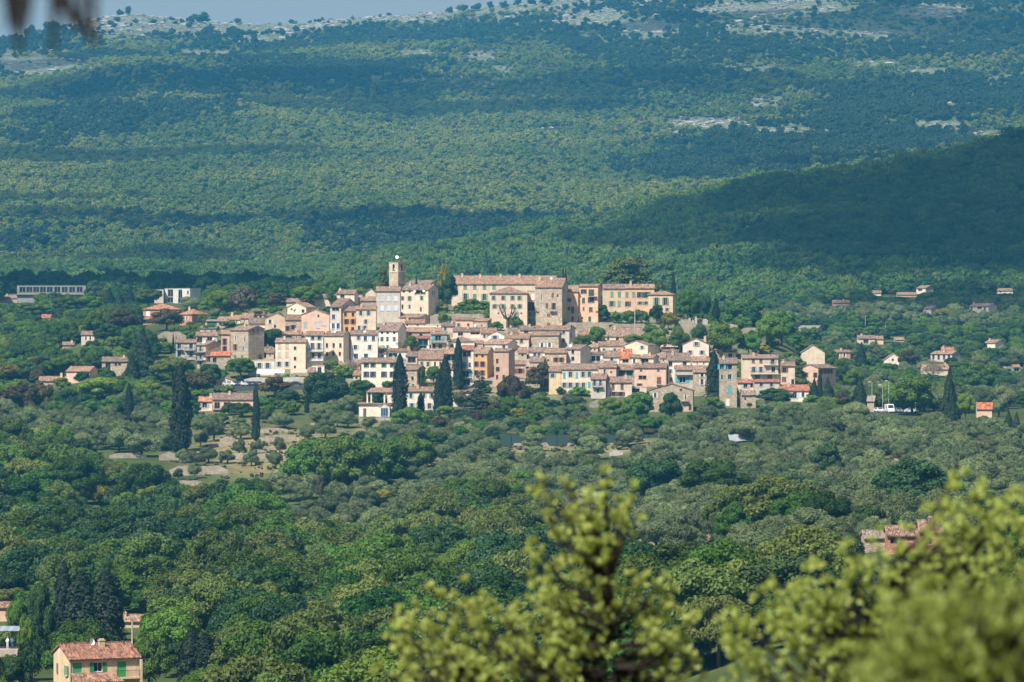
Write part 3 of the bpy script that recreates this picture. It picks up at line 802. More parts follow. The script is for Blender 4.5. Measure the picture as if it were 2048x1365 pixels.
PAL = {"white": (.80, .74, .665), "cream": (.69, .57, .46), "paleyellow": (.72, .62, .50), "yellow": (.74, .59, .38), "stone": (.50, .43, .35), "grey": (.56, .51, .46), "lilac": (.56, .49, .48), "pink": (.66, .47, .38),
       "peach": (.76, .50, .35), "ochre": (.66, .40, .20), "salmon": (.55, .28, .21), "brown": (.50, .34, .27), "beige": (.64, .50, .37), "pinkwhite": (.74, .62, .545), "terracotta": (.52, .29, .21), "green": (.06, .16, .12), "modern": (.62, .62, .61), "darkmodern": (.27, .285, .30), "turq": (.25, .42, .42), "red": (.58, .22, .16)}
SHUT = {"g": (.15, .27, .20), "d": (.05, .09, .075), "b": (.30, .42, .50), "c": (.50, .60, .72), "w": (.72, .71, .68), "r": (.17, .085, .065), "n": (.33, .38, .43), "t": (.08, .34, .42), "y": (.52, .45, .36), "o": None, "e": (.05, .28, .10), "s": (.50, .16, .13), "l": (.34, .30, .26)}
ROOFC = [(.27, .185, .145), (.31, .21, .16), (.25, .18, .15), (.33, .215, .16), (.28, .205, .17), (.23, .175, .15)]
ROOF_SPECIAL = {"aged": (.31, .165, .125), "new": (.46, .17, .09), "red": (.34, .15, .11), "orange": (.42, .22, .14), "grey": (.27, .23, .21), "solar": (.24, .22, .22)}

# shared unit meshes: x across, z up, y into the wall
_f = MB()
for b in ((-.5, -.455, 0, 1), (.455, .5, 0, 1), (-.025, .025, 0.04, .96), (-.455, .455, 0, .04), (-.455, .455, .96, 1.0)):
    _f.box(b[0], b[1], 0, .06, b[2], b[3])
ME_FRAME = _f.mesh("window_frame", M_PAINT)
ME_PANE = MB().box(-.5, .5, 0, .03, 0, 1).mesh("pane", M_GLASS)
ME_SHUT = MB().box(-.5, .5, -.05, 0, 0, 1).mesh("shutter", M_PAINT)
ME_SILL = MB().box(-.58, .58, -.12, .15, -.07, 0).mesh("sill", M_CONC)

WBOX = []
BOXES = []      # (px0, px1, py0, py1, depth) of what must stay in view
FOOT = []       # footprints (x, y, radius)

def window(root, x, z, w, h, style, wallcol, face=0.0, yaw=0.0, origin=None, flush=False):
    """a window in a wall: frame > pane, sill, shutters. x, z: centre and lower edge on the wall"""
    st = style.lower(); closed = style.isupper(); col = SHUT.get(st)
    g = random.Random(int(x * 977 + z * 331))
    loc = (x, face + .16, z) if origin is None else origin
    door = (z < -90)
    fr = link("window", ME_FRAME, root, loc, (0, 0, yaw), (w, 1, h), (.22, .13, .1) if st == 'r' else (.28, .26, .23) if st == 'o' else (.62, .60, .57))
    k = g.uniform(.5, 1.5)
    pc = (.012 * k, .016 * k, .02 * k)
    link("pane", ME_PANE, fr, (0, .075, 0), None, (1, 1, 1), pc)
    if w > .7 and h > .9: link("sill", ME_SILL, fr, (0, .02 if flush else -.16, -.001), None, (1, 1, 1 / h), None)
    if col:
        j = g.uniform(.8, 1.15); c = tuple(a * j for a in col)
        if closed:
            for s in (-1, 1):
                link("shutter", ME_SHUT, fr, (s * .25, -.06, .01), None, (.485, 1, .98), c)
        elif w < 2.2:
            for s in (-1, 1):
                link("shutter", ME_SHUT, fr, (s * .765, .03 if flush else -.164 - .004, .0), None, (.5, 1, 1), c)
        else:
            fr.color = (*c, 1)
    return fr

HINFO = {}
def wall_open(mb, x0, x1, z0, z1, y, holes, depth=.36, back=True):
    """a wall sheet in the plane y with true rectangular openings and reveals"""
    hs = [(max(a, x0 + .05), min(b, x1 - .05), max(c, z0 + .05), min(d, z1 - .05)) for a, b, c, d in holes]
    hs = [h for h in hs if h[1] - h[0] > .15 and h[3] - h[2] > .15]
    xs = sorted({x0, x1, *[h[0] for h in hs], *[h[1] for h in hs]}); zs = sorted({z0, z1, *[h[2] for h in hs], *[h[3] for h in hs]})
    for i in range(len(xs) - 1):
        for j in range(len(zs) - 1):
            cx, cz = (xs[i] + xs[i+1]) / 2, (zs[j] + zs[j+1]) / 2
            if any(h[0] < cx < h[1] and h[2] < cz < h[3] for h in hs): continue
            mb.poly([(xs[i], y, zs[j]), (xs[i+1], y, zs[j]), (xs[i+1], y, zs[j+1]), (xs[i], y, zs[j+1])])
    for a, b, c, d in hs:
        mb.poly([(a, y, c), (a, y + depth, c), (a, y + depth, d), (a, y, d)])
        mb.poly([(b, y, c), (b, y, d), (b, y + depth, d), (b, y + depth, c)])
        mb.poly([(a, y, d), (a, y + depth, d), (b, y + depth, d), (b, y, d)])
        mb.poly([(a, y, c), (b, y, c), (b, y + depth, c), (a, y + depth, c)])
        if back: mb.poly([(a, y + depth, c), (b, y + depth, c), (b, y + depth, d), (a, y + depth, d)])
    return hs

_hi = [0]
def house(V, label, x0, x1, ye, yb, yr, roof, col, wins=(), side=0, stone=False, tile=None, chim=(), balc=(), dish=(), D=None, below=4.0, name="house", cat="house", swins=(), pitch=.33, depth=None, dz=0.0):
    """x0, x1 wall edges, ye eaves, yb foot, yr ridge/apex - all in the coordinates of view V"""
    _hi[0] += 1; idx = _hi[0]; g = random.Random(idx * 7 + 3)
    s_ = VIEW[V][2]
    (px0, pye), (px1, pyb) = vp(V, x0, ye), vp(V, x1, yb); pyr = vp(V, 0, yr)[1]; pxc = (px0 + px1) / 2
    if D is None: D = hit(pxc, pyb) + (idx % 9) * .11 + dz
    sc = F / D
    rise = max(.25, (pye - pyr) / sc)
    if roof == 'G':
        d = depth or 9.0; rf = d
    elif roof == 'F':
        d = depth or 7.0; rf = d
    elif roof == 'M':
        rf = min(9.5, max(3.2, rise / pitch)); d = rf
    else:
        rf = min(8.5, max(2.8, rise / pitch)); d = depth or rf * 1.7
    sm = side * s_ / sc
    a = math.asin(max(-.7, min(.7, sm / d))) if side else math.radians(g.uniform(-2.5, 2.5))
    W = (px1 - px0) / sc / math.cos(a); hw = W / 2
    xc = (pxc - CX) / F * D
    zb = (CY - pyb) / sc; ze = (CY - pye) / sc - zb
    root = link(name, None, loc=(xc, D, zb), rot=(0, 0, -a)); root.empty_display_size = .5
    tag(root, label, cat)
    c = PAL[col] if isinstance(col, str) else col
    j = g.uniform(.94, 1.06); c = tuple(min(.85, q * j) for q in c)
    # windows -> holes
    holes, wl = [], []
    for cols, rows, w, h, st in wins:
        for yy in rows:
            for xx in cols:
                qx, qy = vp(V, xx, yy); ww, hh = w * s_ / sc, h * s_ / sc
                lx = (qx - pxc) / sc / math.cos(a); lz = (CY - qy) / sc - zb - hh / 2
                ww = max(.45, ww); hh = max(.5, hh)
                if st.lower() in "gdbcnrwes" and not st.isupper() and ww < 2.6 and st != 'o': ww *= .56          # the given width includes open shutters
                ww = min(ww, W - .3); lx = max(-hw + ww / 2 + .1, min(hw - ww / 2 - .1, lx))
                wl.append([lx, lz, ww, hh, st])
    mb = MB()
    top = ze
    holes = [(q[0] - q[2] / 2, q[0] + q[2] / 2, q[1], q[1] + q[3]) for q in wl if q[1] + q[3] < ze - .05]
    hs = wall_open(mb, -hw, hw, -below, ze, 0, holes)
    if roof == 'F':
        mb.poly([(hw, 0, -below), (hw, d, -below), (hw, d, ze), (hw, 0, ze)]); mb.poly([(-hw, d, -below), (-hw, 0, -below), (-hw, 0, ze), (-hw, d, ze)])
        mb.poly([(hw, d, -below), (-hw, d, -below), (-hw, d, ze), (hw, d, ze)]); mb.poly([(-hw, 0, ze - .3), (hw, 0, ze - .3), (hw, d, ze - .3), (-hw, d, ze - .3)])
    elif roof == 'G':
        mb.poly([(-hw, 0, ze), (hw, 0, ze), (0, 0, ze + rise)]); mb.poly([(hw, d, -below), (-hw, d, -below), (-hw, d, ze), (0, d, ze + rise), (hw, d, ze)])
        mb.poly([(hw, 0, -below), (hw, d, -below), (hw, d, ze), (hw, 0, ze)]); mb.poly([(-hw, d, -below), (-hw, 0, -below), (-hw, 0, ze), (-hw, d, ze)])
    else:
        rb = d - rf; zr = ze + rise; zbk = ze if roof != 'M' else zr
        if roof == 'H':
            for sx in (1, -1):
                p = [(sx*hw, 0, -below), (sx*hw, d, -below), (sx*hw, d, ze), (sx*hw, 0, ze)]; mb.poly(p if sx > 0 else p[::-1])
        else:
            zbk = zr - rb * pitch if roof == 'S' else zr
            for sx in (1, -1):
                p = [(sx*hw, 0, -below), (sx*hw, d, -below), (sx*hw, d, zbk), (sx*hw, rf, zr), (sx*hw, 0, ze)] if roof == 'S' else [(sx*hw, 0, -below), (sx*hw, d, -below), (sx*hw, d, zr), (sx*hw, 0, ze)]
                mb.poly(p if sx > 0 else p[::-1])
        mb.poly([(hw, d, -below), (-hw, d, -below), (-hw, d, zbk), (hw, d, zbk)])
    mb.obj("wall", M_STONE if stone else M_PLASTER, root, color=c)
    # roof
    rc = ROOF_SPECIAL.get(tile) or ROOFC[g.randrange(len(ROOFC))]
    rj = g.uniform(.88, 1.12); rc = tuple(q * rj for q in rc)
    rm = MB(); o = .38; t = .16; so = .22
    ro = None
    if roof in 'SM':
        sl = rise / rf
        rm.slab([(-hw - so, -o, ze - o*sl + .17), (hw + so, -o, ze - o*sl + .17), (hw + so, rf, zr + .17), (-hw - so, rf, zr + .17)], t)
        if roof == 'S': rm.slab([(-hw - so, rf, zr + .165), (hw + so, rf, zr + .165), (hw + so, d + o, zbk - o*pitch + .17), (-hw - so, d + o, zbk - o*pitch + .17)], t)
        # ridge tiles
        nn = max(2, int((2*hw + 2*so) / 1.2))
        for k in range(nn):
            xa = -hw - so + k * (2*hw + 2*so) / nn; rm.box(xa, xa + (2*hw + 2*so) / nn - .05, rf - .14, rf + .14, zr + .1, zr + .26 + g.uniform(0, .04))
        ro = rm.obj("roof", M_TILE, root, color=rc)
        MB().box(-hw - .05, hw + .05, -.16, -.004, ze - .30, ze - .06).obj("cornice", M_PLASTER, ro, color=tuple(q * .95 for q in c))
    elif roof == 'H':
        b = min(hw * .95, rf)
        xr = max(.05, hw - b); e = ze + .1
        A, B, C_, D_ = (-hw - o, -o, e - .1), (hw + o, -o, e - .1), (hw + o, d + o, e - .1), (-hw - o, d + o, e - .1)
        R0, R1 = (-xr, d / 2, ze + rise + .1), (xr, d / 2, ze + rise + .1)
        rm.slab([A, B, R1, R0], t); rm.slab([B, C_, R1], t); rm.slab([C_, D_, R0, R1], t); rm.slab([D_, A, R0], t)
        ro = rm.obj("roof", M_TILE, root, color=rc)
        zr = ze + rise; rf = d / 2
    elif roof == 'G':
        sl = rise / hw; zr = ze + rise
        rm.slab([(-hw - o, -so, ze - o*sl + .17), (0, -so, zr + .17), (0, d + so, zr + .17), (-hw - o, d + so, ze - o*sl + .17)][::-1], t)
        rm.slab([(hw + o, -so, ze - o*sl + .17), (0, -so, zr + .168), (0, d + so, zr + .168), (hw + o, d + so, ze - o*sl + .17)], t)
        ro = rm.obj("roof", M_TILEY, root, color=rc)
    else:
        zr = ze
        rm.box(-hw - .12, hw + .12, -.12, .18, ze - .003, ze + .14).box(-hw - .12, hw + .12, d - .18, d + .12, ze - .003, ze + .14).box(-hw - .12, -hw + .18, .18, d - .18, ze - .003, ze + .14).box(hw - .18, hw + .12, .18, d - .18, ze - .003, ze + .14)
        ro = rm.obj("parapet", M_PLASTER, root, color=tuple(q * .92 for q in c))
    for k, q in enumerate(wl):
        if q[1] + q[3] < ze - .05 or roof == 'G':
            if q[1] + q[3] >= ze - .05:   # in the gable triangle: set on the wall face
                window(root, q[0], q[1], q[2], q[3], q[4], c, face=-.28, flush=True)
            else:
                window(root, q[0], q[1], q[2], q[3], q[4], c)
    for cols, rows, w, h, st in swins:                     # windows of the side wall, given in fractions of its depth and metres of height
        for f_ in cols:
            for zz in rows:
                sg = 1 if side >= 0 else -1; window(root, 0, 0, w, h, st, c, yaw=sg * math.pi / 2, origin=(sg * (hw + .12), d * f_, zz), flush=True)
    if not chim and roof == 'S' and g.random() < .55 and W > 4:
        chim = [(x0 + (x1 - x0) * g.uniform(.12, .88), yr - 5)]
    for cx_, cyy in chim:
        qx, qy = vp(V, cx_, cyy); lx = (qx - pxc) / sc / math.cos(a) - (rf * .7) * math.tan(a); zt = (CY - qy) / sc - zb
        lx = max(-hw + .5, min(hw - .5, lx)); yy = rf * .75 if roof != 'G' else 2.0
        zlo = ze - .2; zt = max(zt, zr + .5)
        cm = MB().box(lx - .38, lx + .38, yy - .3, yy + .3, zlo, zt).box(lx - .46, lx + .46, yy - .38, yy + .38, zt + .002, zt + .12).box(lx - .30, lx + .30, yy - .22, yy + .22, zt + .122, zt + .3)
        cm.obj("chimney", M_PLASTER, ro, color=tuple(q * .95 for q in PAL["beige"]))
    for b0, b1, by in balc:                                # balcony slab with railing
        qx0, qy = vp(V, b0, by); qx1, _ = vp(V, b1, by)
        l0, l1 = (qx0 - pxc) / sc / math.cos(a), (qx1 - pxc) / sc / math.cos(a); lz = (CY - qy) / sc - zb
        bo = MB().box(l0, l1, -1.1, -.003, lz - .14, lz).obj("balcony", M_CONC, root)
        rl = MB().box(l0, l1, -1.1, -1.06, lz + .88, lz + .94).box(l0, l0 + .05, -1.05, -.05, lz + .88, lz + .94).box(l1 - .05, l1, -1.05, -.05, lz + .88, lz + .94)
        for k in range(int((l1 - l0) / .3) + 1):
            xx = min(l0 + k * .3, l1 - .05); rl.box(xx, xx + .035, -1.095, -1.065, lz, lz + .88)
        rl.obj("railing", M_METAL, bo)
    for dx_, dy_ in dish:
        qx, qy = vp(V, dx_, dy_); lx = (qx - pxc) / sc / math.cos(a); lz = (CY - qy) / sc - zb
        satdish(root, (max(-hw, min(hw, lx)), -.5 if lz < ze else rf * .4, lz))
    BOXES.append((px0 - 2, px1 + max(0, side * s_) + 2, pyr - 2, pyb if V not in 'RL' else pye + (pyb - pye) * .35, D)); FOOT.append((xc, D + d / 2, max(hw, d / 2) + 1.0))
    HINFO[root.name] = dict(hw=hw, d=d, ze=ze, sc=sc, zb=zb, a=a, pxc=pxc, D=D, col=c, roofc=rc)
    return root

def fill_gaps():
    """small houses in the remaining gaps of the dense rows"""
    ax, ay, wdt, hgt = 400, 590, 1240, 230
    occ = np.zeros((hgt, wdt), bool)
    for a, b, c, d, D in BOXES:
        occ[max(0, int(c - ay)):max(0, int(d - ay)), max(0, int(a - ax)):max(0, int(b - ax))] = True
    g = random.Random(4); n = 0
    top = np.interp(np.arange(wdt) + ax, [400, 560, 700, 980, 1160, 1300, 1420, 1520, 1640], [640, 620, 625, 655, 665, 672, 690, 720, 740]); bot = np.interp(np.arange(wdt) + ax, [400, 560, 700, 900, 1300, 1640], [715, 735, 745, 750, 770, 775])
    for py in range(600, 790, 3):
        x = 0
        while x < wdt - 12:
            y = py - ay
            if not (top[x] < py < bot[x]) or occ[y, x]: x += 3; continue
            e = x
            while e < wdt - 1 and e - x < 34 and not occ[y, e]: e += 1
            if e - x < 11: x = e + 2; continue
            y1 = y
            while y1 < hgt - 1 and y1 - y < 18 and not occ[y1, (x + e) // 2]: y1 += 1
            if y1 - y < 5: x = e + 2; continue
            hh = max(11, y1 - y + 3); px0, px1 = x + ax + .5, e + ax - .5
            house("P", "small plain tiled house squeezed between the larger village houses", px0, px1, py + hh * .42 - 2, py + hh, py - 2 + g.uniform(-1, 1), 'S', g.choice(["cream", "white", "pinkwhite", "stone", "beige", "pink", "grey"]), [([px0 + (px1 - px0) * f for f in ((.3, .7) if px1 - px0 > 20 else (.5,))], [py + hh * .42 + 3.2], 4.5, 4.5, g.choice("obnrw"))], side=g.choice([0, 4, 7]), stone=g.random() < .3)["group"] = "small houses in the gaps of the village"
            occ[max(0, y - 2):y + hh, x:e + 3] = True; n += 1; x = e + 3
    print("gap houses", n)

def satdish(root, p):
    mb = MB(); n = 12
    V = [(0, .10, 0)]; Fc = []
    for rr, yy in ((.28, .06), (.5, -.06)):
        for k in range(n):
            t = 2 * math.pi * k / n; V.append((rr * math.cos(t), yy, rr * math.sin(t)))
    for k in range(n):
        Fc.append((0, 1 + k, 1 + (k+1) % n)); Fc.append((1 + k, 1 + n + k, 1 + n + (k+1) % n, 1 + (k+1) % n))
    mb.v, mb.f = V, Fc
    mb.tube([(0, -.05, -.4), (0, -.5, 0)], [.02, .02], 4).tube([(0, .1, 0), (0, .15, -.9)], [.03, .03], 4)
    return mb.obj("satellite_dish", M_PAINT, root, loc=p, rot=(-.25, 0, .5), color=(.8, .8, .8))

def stone_wall(V, label, x0, x1, yt, yb, name="stone_wall", mat=None, thick=.6, cat="wall", pts=12, dz=0.0):
    """retaining wall whose foot follows the ground"""
    (p0, t), (p1, b) = vp(V, x0, yt), vp(V, x1, yb)
    D = hit((p0 + p1) / 2, b) + dz; sc = F / D; h = (b - t) / sc
    g = random.Random(int(p0 * 13 + t)); mb = MB()
    xa, xb = (p0 - CX) / sc, (p1 - CX) / sc
    z0 = (CY - b) / sc; n = max(2, int((xb - xa) / 2.0)); xm = (xa + xb) / 2
    top = [(h + g.uniform(-.16, .12) * min(1.2, h)) * (1 if 0 < _ < n else .6) for _ in range(n + 1)]; yw = [g.uniform(-.25, .25) for _ in range(n + 1)]
    for k in range(n):
        u0, u1 = xa + (xb - xa) * k / n - xm, xa + (xb - xa) * (k + 1) / n - xm
        mb.poly([(u0, yw[k], -2.2), (u1, yw[k+1], -2.2), (u1, yw[k+1] + .12, top[k+1]), (u0, yw[k] + .12, top[k])])
        mb.poly([(u0, yw[k] + .12, top[k]), (u1, yw[k+1] + .12, top[k+1]), (u1, yw[k+1] + thick, top[k+1]), (u0, yw[k] + thick, top[k])])
        mb.poly([(u1, yw[k+1] + thick, -2.2), (u0, yw[k] + thick, -2.2), (u0, yw[k] + thick, top[k]), (u1, yw[k+1] + thick, top[k+1])])
    for u, k, s in ((xa - xm, 0, 1), (xb - xm, n, -1)):
        p = [(u, yw[k], -2.2), (u, yw[k] + .12, top[k]), (u, yw[k] + thick, top[k]), (u, yw[k] + thick, -2.2)]; mb.poly(p if s > 0 else p[::-1])
    o = mb.obj(name, mat or M_WALLSTONE, loc=(xm, D, z0))
    WBOX.append((p0, p1, t - 1, b + 1, D))
    return tag(o, label, cat)
# ------------------------------------------------------------------ the village, house by house
H = house
# --- west end and upper west (view A)
H("A", "white flat-roofed modern house above the terracotta villa, dark glass fronts", 272, 488, 312, 430, 312, 'F', "modern", [([320], [347], 60, 58, 'o'), ([405], [355], 42, 70, 'o'), ([320], [403], 60, 44, 'o'), ([405], [408], 50, 40, 'o'), ([470], [343], 18, 26, 'o')], side=78, name="modern_house")
H("A", "grey glazed wing at the left of the white modern house", 195, 268, 320, 430, 320, 'F', "grey", [([230], [345], 60, 34, 'o')], name="modern_house", dz=2)
H("A", "terracotta villa with hipped roof and white-shuttered window above a stone terrace wall", 105, 395, 477, 592, 437, 'H', "terracotta", [([143], [512], 30, 40, 'W'), ([118], [570], 30, 30, 'w'), ([300], [520], 28, 36, 'w')], tile="orange", name="villa", balc=[(84, 185, 555)])
H("A", "lower terracotta villa wing with hipped roof and chimney, seen on its corner", 400, 500, 517, 605, 475, 'H', "terracotta", [([458], [545], 24, 32, 'w')], side=105, tile="orange", chim=[(470, 462)], name="villa")
H("A", "small dark green garden shed right of the terracotta villa", 613, 697, 574, 612, 564, 'M', "green", name="garden_shed", cat="shed", tile="grey")
H("A", "tall narrow grey house with balconies at the western tip of the village", 370, 530, 745, 900, 722, 'S', "grey", [([395, 490], [772, 838], 48, 48, 'b')], stone=True, balc=[(440, 528, 805), (440, 528, 880), (372, 425, 800)])
H("A", "stone house with three stacked balconies and bare stone flank", 535, 612, 765, 960, 735, 'S', "stone", [([566], [795, 860, 925], 44, 44, 'n')], side=118, stone=True, balc=[(535, 612, 820), (535, 612, 885)], dish=[(565, 740)])
H("A", "pale pinkish upper floor house with two dishes behind the balcony houses", 530, 700, 690, 770, 665, 'S', "lilac", [([560, 640], [722], 40, 40, 'o')], dish=[(595, 725), (668, 712)])
H("A", "narrow pinkish house with tall brown shutters beside the big stone house", 733, 800, 677, 850, 650, 'S', "pink", [([760], [738, 800], 34, 52, 'r')])
H("A", "big tall stone house with scattered blue and brown shutters", 802, 955, 645, 895, 612, 'S', "stone", [([820, 858], [660], 28, 28, 'b'), ([845], [712], 26, 38, 'w'), ([925], [718], 26, 38, 'b'), ([842], [783], 46, 50, 'r'), ([912], [795], 26, 42, 'b'), ([842, 903], [868], 26, 42, 'g')], side=128, stone=True, swins=[([.3, .6], [9.5], .7, 1.1, 'o')])
H("A", "lower stone house leaning against the big stone house's right flank", 956, 1040, 720, 880, 692, 'S', "stone", [([960], [795], 30, 42, 'b'), ([965], [740], 24, 20, 'o'), ([1005], [850], 24, 36, 'w')], stone=True, dish=[(1043, 678)])
H("A", "stone house with a bright new orange roof and side balcony below the big stone house", 652, 805, 850, 962, 820, 'S', "stone", [([680], [885], 30, 36, 'o')], stone=True, tile="new")
H("A", "small loggia block with white balcony left of the bright orange roof", 590, 651, 852, 960, 838, 'M', "pinkwhite", [([628], [880], 36, 44, 'o')], tile="new", balc=[(582, 655, 910)])
H("A", "beige gabled house with two small white-shuttered windows above the round dark tree", 1086, 1265, 548, 662, 508, 'G', "beige", [([1125], [578], 40, 32, 'w'), ([1165], [615], 36, 26, 'w')], depth=7)
H("A", "white lean-to house joined left of the beige gabled house", 956, 1084, 592, 645, 550, 'M', "pinkwhite", [([1065], [600], 24, 24, 'o')])
H("A", "cream yellow gabled house with a tiny attic window near the top row", 1262, 1415, 462, 522, 424, 'G', "paleyellow", [([1297], [478], 16, 16, 'o'), ([1390], [492], 26, 26, 'o')], side=72, depth=7, dish=[(1320, 468)])
H("A", "long low pale house with a weedy roof at the top left of the village", 1256, 1555, 421, 455, 392, 'S', "pinkwhite")
H("A", "low house with broad tiled roof behind the weedy roof", 1480, 1658, 388, 440, 358, 'S', "pinkwhite")
H("A", "topmost pale pink house with one dark window left of the church", 1660, 1802, 353, 420, 322, 'S', "pinkwhite", [([1705], [374], 34, 22, 'o')], side=25)
H("A", "lilac grey house with light blue shutters beside the orange house", 1606, 1694, 458, 668, 395, 'S', "lilac", [([1650], [478], 64, 24, 'b'), ([1634], [540], 44, 40, 'c'), ([1632, 1672], [612], 44, 44, 'c')], side=110)
H("A", "large salmon pink gabled house with closed pale blue shutters", 1376, 1602, 522, 668, 478, 'G', "pink", [([1512], [530], 14, 18, 'o'), ([1408], [605], 26, 42, 'B'), ([1508], [606], 26, 46, 'C'), ([1558], [593], 26, 32, 'C')], depth=7)
H("A", "dark stone house with brown shutters wedged left of the salmon pink house", 1246, 1374, 562, 668, 535, 'S', "stone", [([1265], [632], 34, 42, 'r'), ([1310], [622], 40, 38, 'r')], stone=True)
H("A", "narrow orange ochre house with small dark windows below the church", 1697, 1814, 490, 662, 455, 'S', "ochre", [([1730, 1790], [520], 22, 30, 'o'), ([1738, 1790], [577], 38, 42, 'r'), ([1740, 1788], [640], 24, 38, 'o')])
H("A", "cream house with grey shuttered pairs between orange house and church block", 1816, 1975, 477, 664, 455, 'S', "cream", [([1853, 1915], [510], 36, 36, 'n'), ([1893], [577], 36, 36, 'n'), ([1840, 1885], [627], 36, 36, 'n')])
H("A", "four-storey cream yellow building with closed beige shutters above the restaurant terrace", 1166, 1410, 741, 962, 712, 'S', "paleyellow", [([1200, 1262], [772], 28, 44, 'Y'), ([1200, 1260], [843], 28, 44, 'Y'), ([1197, 1260], [918], 44, 40, 'n'), ([1325], [790, 873], 20, 26, 'o'), ([1325], [942], 18, 22, 'o')], side=12)
H("A", "white house with two long balconies right of the cream yellow building", 1412, 1550, 686, 950, 660, 'S', "white", [([1467, 1520], [708], 40, 34, 'n'), ([1465, 1518], [775], 40, 54, 'n'), ([1470, 1520], [850], 40, 48, 'n')], balc=[(1412, 1548, 815), (1412, 1548, 890)])
H("A", "tall off-white house with small plain windows and grey right flank", 1552, 1714, 690, 905, 660, 'S', "paleyellow", [([1580], [705], 34, 46, 'o'), ([1635, 1690], [706], 20, 32, 'o'), ([1580, 1635, 1690], [768], 20, 36, 'o'), ([1580, 1632, 1685], [836], 20, 30, 'o')], side=55, dish=[(1628, 655)])
H("A", "bright white house with pale blue shutters right of the plain off-white house", 1772, 1988, 680, 888, 650, 'S', "white", [([1835], [707], 34, 34, 'n'), ([1890, 1955], [713], 44, 40, 'c'), ([1810, 1925], [783], 44, 38, 'c'), ([1815, 1895], [856], 56, 44, 'c')], dish=[(1880, 655)])
H("A", "white single-storey restaurant wing with grey shutters under the terrace tree", 946, 1160, 890, 1012, 890, 'F', "white", [([1040, 1105], [930], 44, 44, 'n'), ([985], [935], 30, 34, 'o')])
H("A", "small white arched garden pavilion at the end of the restaurant terrace", 1495, 1560, 932, 1010, 932, 'F', "white", [([1522], [968], 30, 50, 'o')], name="pavilion", cat="pavilion", depth=2.5)
H("A", "cream gabled hut at the left end of the car park", 676, 838, 1052, 1100, 1024, 'G', "cream", depth=5, name="hut", cat="hut")
H("A", "low pink villa with long tiled roof and balcony below the car park", 662, 1000, 1203, 1300, 1155, 'S', "pink", [([700, 775], [1250], 44, 52, 'o'), ([850, 930], [1250], 50, 40, 'o')], balc=[(662, 905, 1280)], name="villa", cat="villa")
H("A", "small orange-roofed left wing of the low pink villa", 552, 658, 1217, 1300, 1186, 'S', "pinkwhite", [([600], [1247], 64, 42, 'n')], tile="orange", name="villa", cat="villa", chim=[(660, 1160)])
# --- church, castle and the rows below (views B and C)
H("B", "grey plastered church block with six closed pale shutters under the bell tower", 432, 714, 490, 880, 440, 'S', "grey", [([500, 578, 662], [578, 690], 42, 68, 'C')], name="church_house", cat="building")
H("B", "cream presbytery with green shutters and roof loggia right of the grey church block", 716, 1050, 476, 785, 415, 'S', "cream", [([757, 825], [497], 28, 24, 'o'), ([950], [503], 120, 44, 'o'), ([742], [577], 36, 52, 'g'), ([825], [578], 48, 56, 'g'), ([970], [575], 40, 56, 'g'), ([740], [675], 24, 52, 'o'), ([825], [676], 36, 52, 'n'), ([960], [705], 26, 50, 'R')], side=112, swins=[([.3], [10.5], .5, 1.0, 'o'), ([.4, .6], [7.2], .4, 1.6, 'o')], dish=[(890, 492), (1000, 488)])
H("B", "orange tiled church nave rising behind the presbytery", 782, 1068, 405, 520, 365, 'S', "stone", stone=True, side=110, name="church", cat="church")
H("P", "long castle wing with closed green shutters and chimneys along its tiled roof", 903, 1113, 568.5, 614, 552, 'S', "cream", [([912.5, 930.5, 949.6, 969, 988], [575], 7, 8, 'G'), ([931], [594], 11, 13.5, 'g'), ([949.6], [595], 7, 13.5, 'G'), ([969], [595], 11, 13.5, 'g')], chim=[(924, 548), (960, 549.5), (1001, 550), (1039, 549)], name="castle_wing", cat="castle")
H("B", "small pale gabled house at the foot of the bell tower", 302, 428, 512, 580, 460, 'G', "cream", depth=6)
H("B", "pale cream gabled house left of the church block's corner", 137, 330, 577, 650, 525, 'G', "pinkwhite", depth=6)
H("B", "stone shed with lean-to roof against the church block's left edge", 246, 428, 605, 680, 562, 'M', "stone", stone=True)
H("B", "long low stone-fronted house below the church, tiled roof running right", 487, 960, 802, 880, 768, 'S', "beige", side=98, stone=True)
H("B", "white three-storey house with steep tiled roof and grey shutters in the middle row", 462, 690, 962, 1190, 872, 'S', "white", [([498, 565, 645], [987], 28, 28, 'o'), ([498, 563, 645], [1062], 40, 56, 'n'), ([565], [1152], 36, 40, 'n')], side=86, chim=[(465, 905)], pitch=.42)
H("B", "low white house with two tiny windows below the long stone-fronted house", 776, 1000, 872, 950, 830, 'S', "pinkwhite", [([797, 920], [893], 22, 22, 'o')], chim=[(797, 800)])
H("B", "blank white terrace block right of the low white house", 1002, 1198, 893, 950, 893, 'F', "white", [([1160], [908], 16, 16, 'o')], depth=4)
H("B", "brown stone house under a wide grey roof beside the bright green tree", 762, 1198, 973, 1110, 930, 'S', "stone", [([835], [1010], 34, 44, 'o'), ([960], [1010], 34, 36, 'o')], stone=True)
H("B", "small white house with turquoise glazed loggia under a red roof", 912, 1060, 1050, 1175, 1030, 'S', "white", [([985], [1096], 120, 74, 't'), ([985], [1150], 90, 36, 't')], tile="red")
H("B", "stone house with glazed upper loggia and balcony right of the turquoise loggia", 1082, 1268, 1002, 1190, 972, 'S', "stone", [([1165], [1048], 70, 66, 't'), ([1115, 1190], [1142], 40, 50, 'o')], stone=True, balc=[(1080, 1262, 1095)])
H("B", "tiny pink house with one blue window below the castle hedge", 1212, 1366, 905, 985, 870, 'S', "pink", [([1250], [940], 44, 42, 'b')])
H("B", "salmon plastered house with one blue window under the ivy wall", 1372, 1578, 832, 945, 815, 'M', "peach", [([1408], [895], 44, 46, 'b'), ([1522], [895], 26, 40, 'r')])
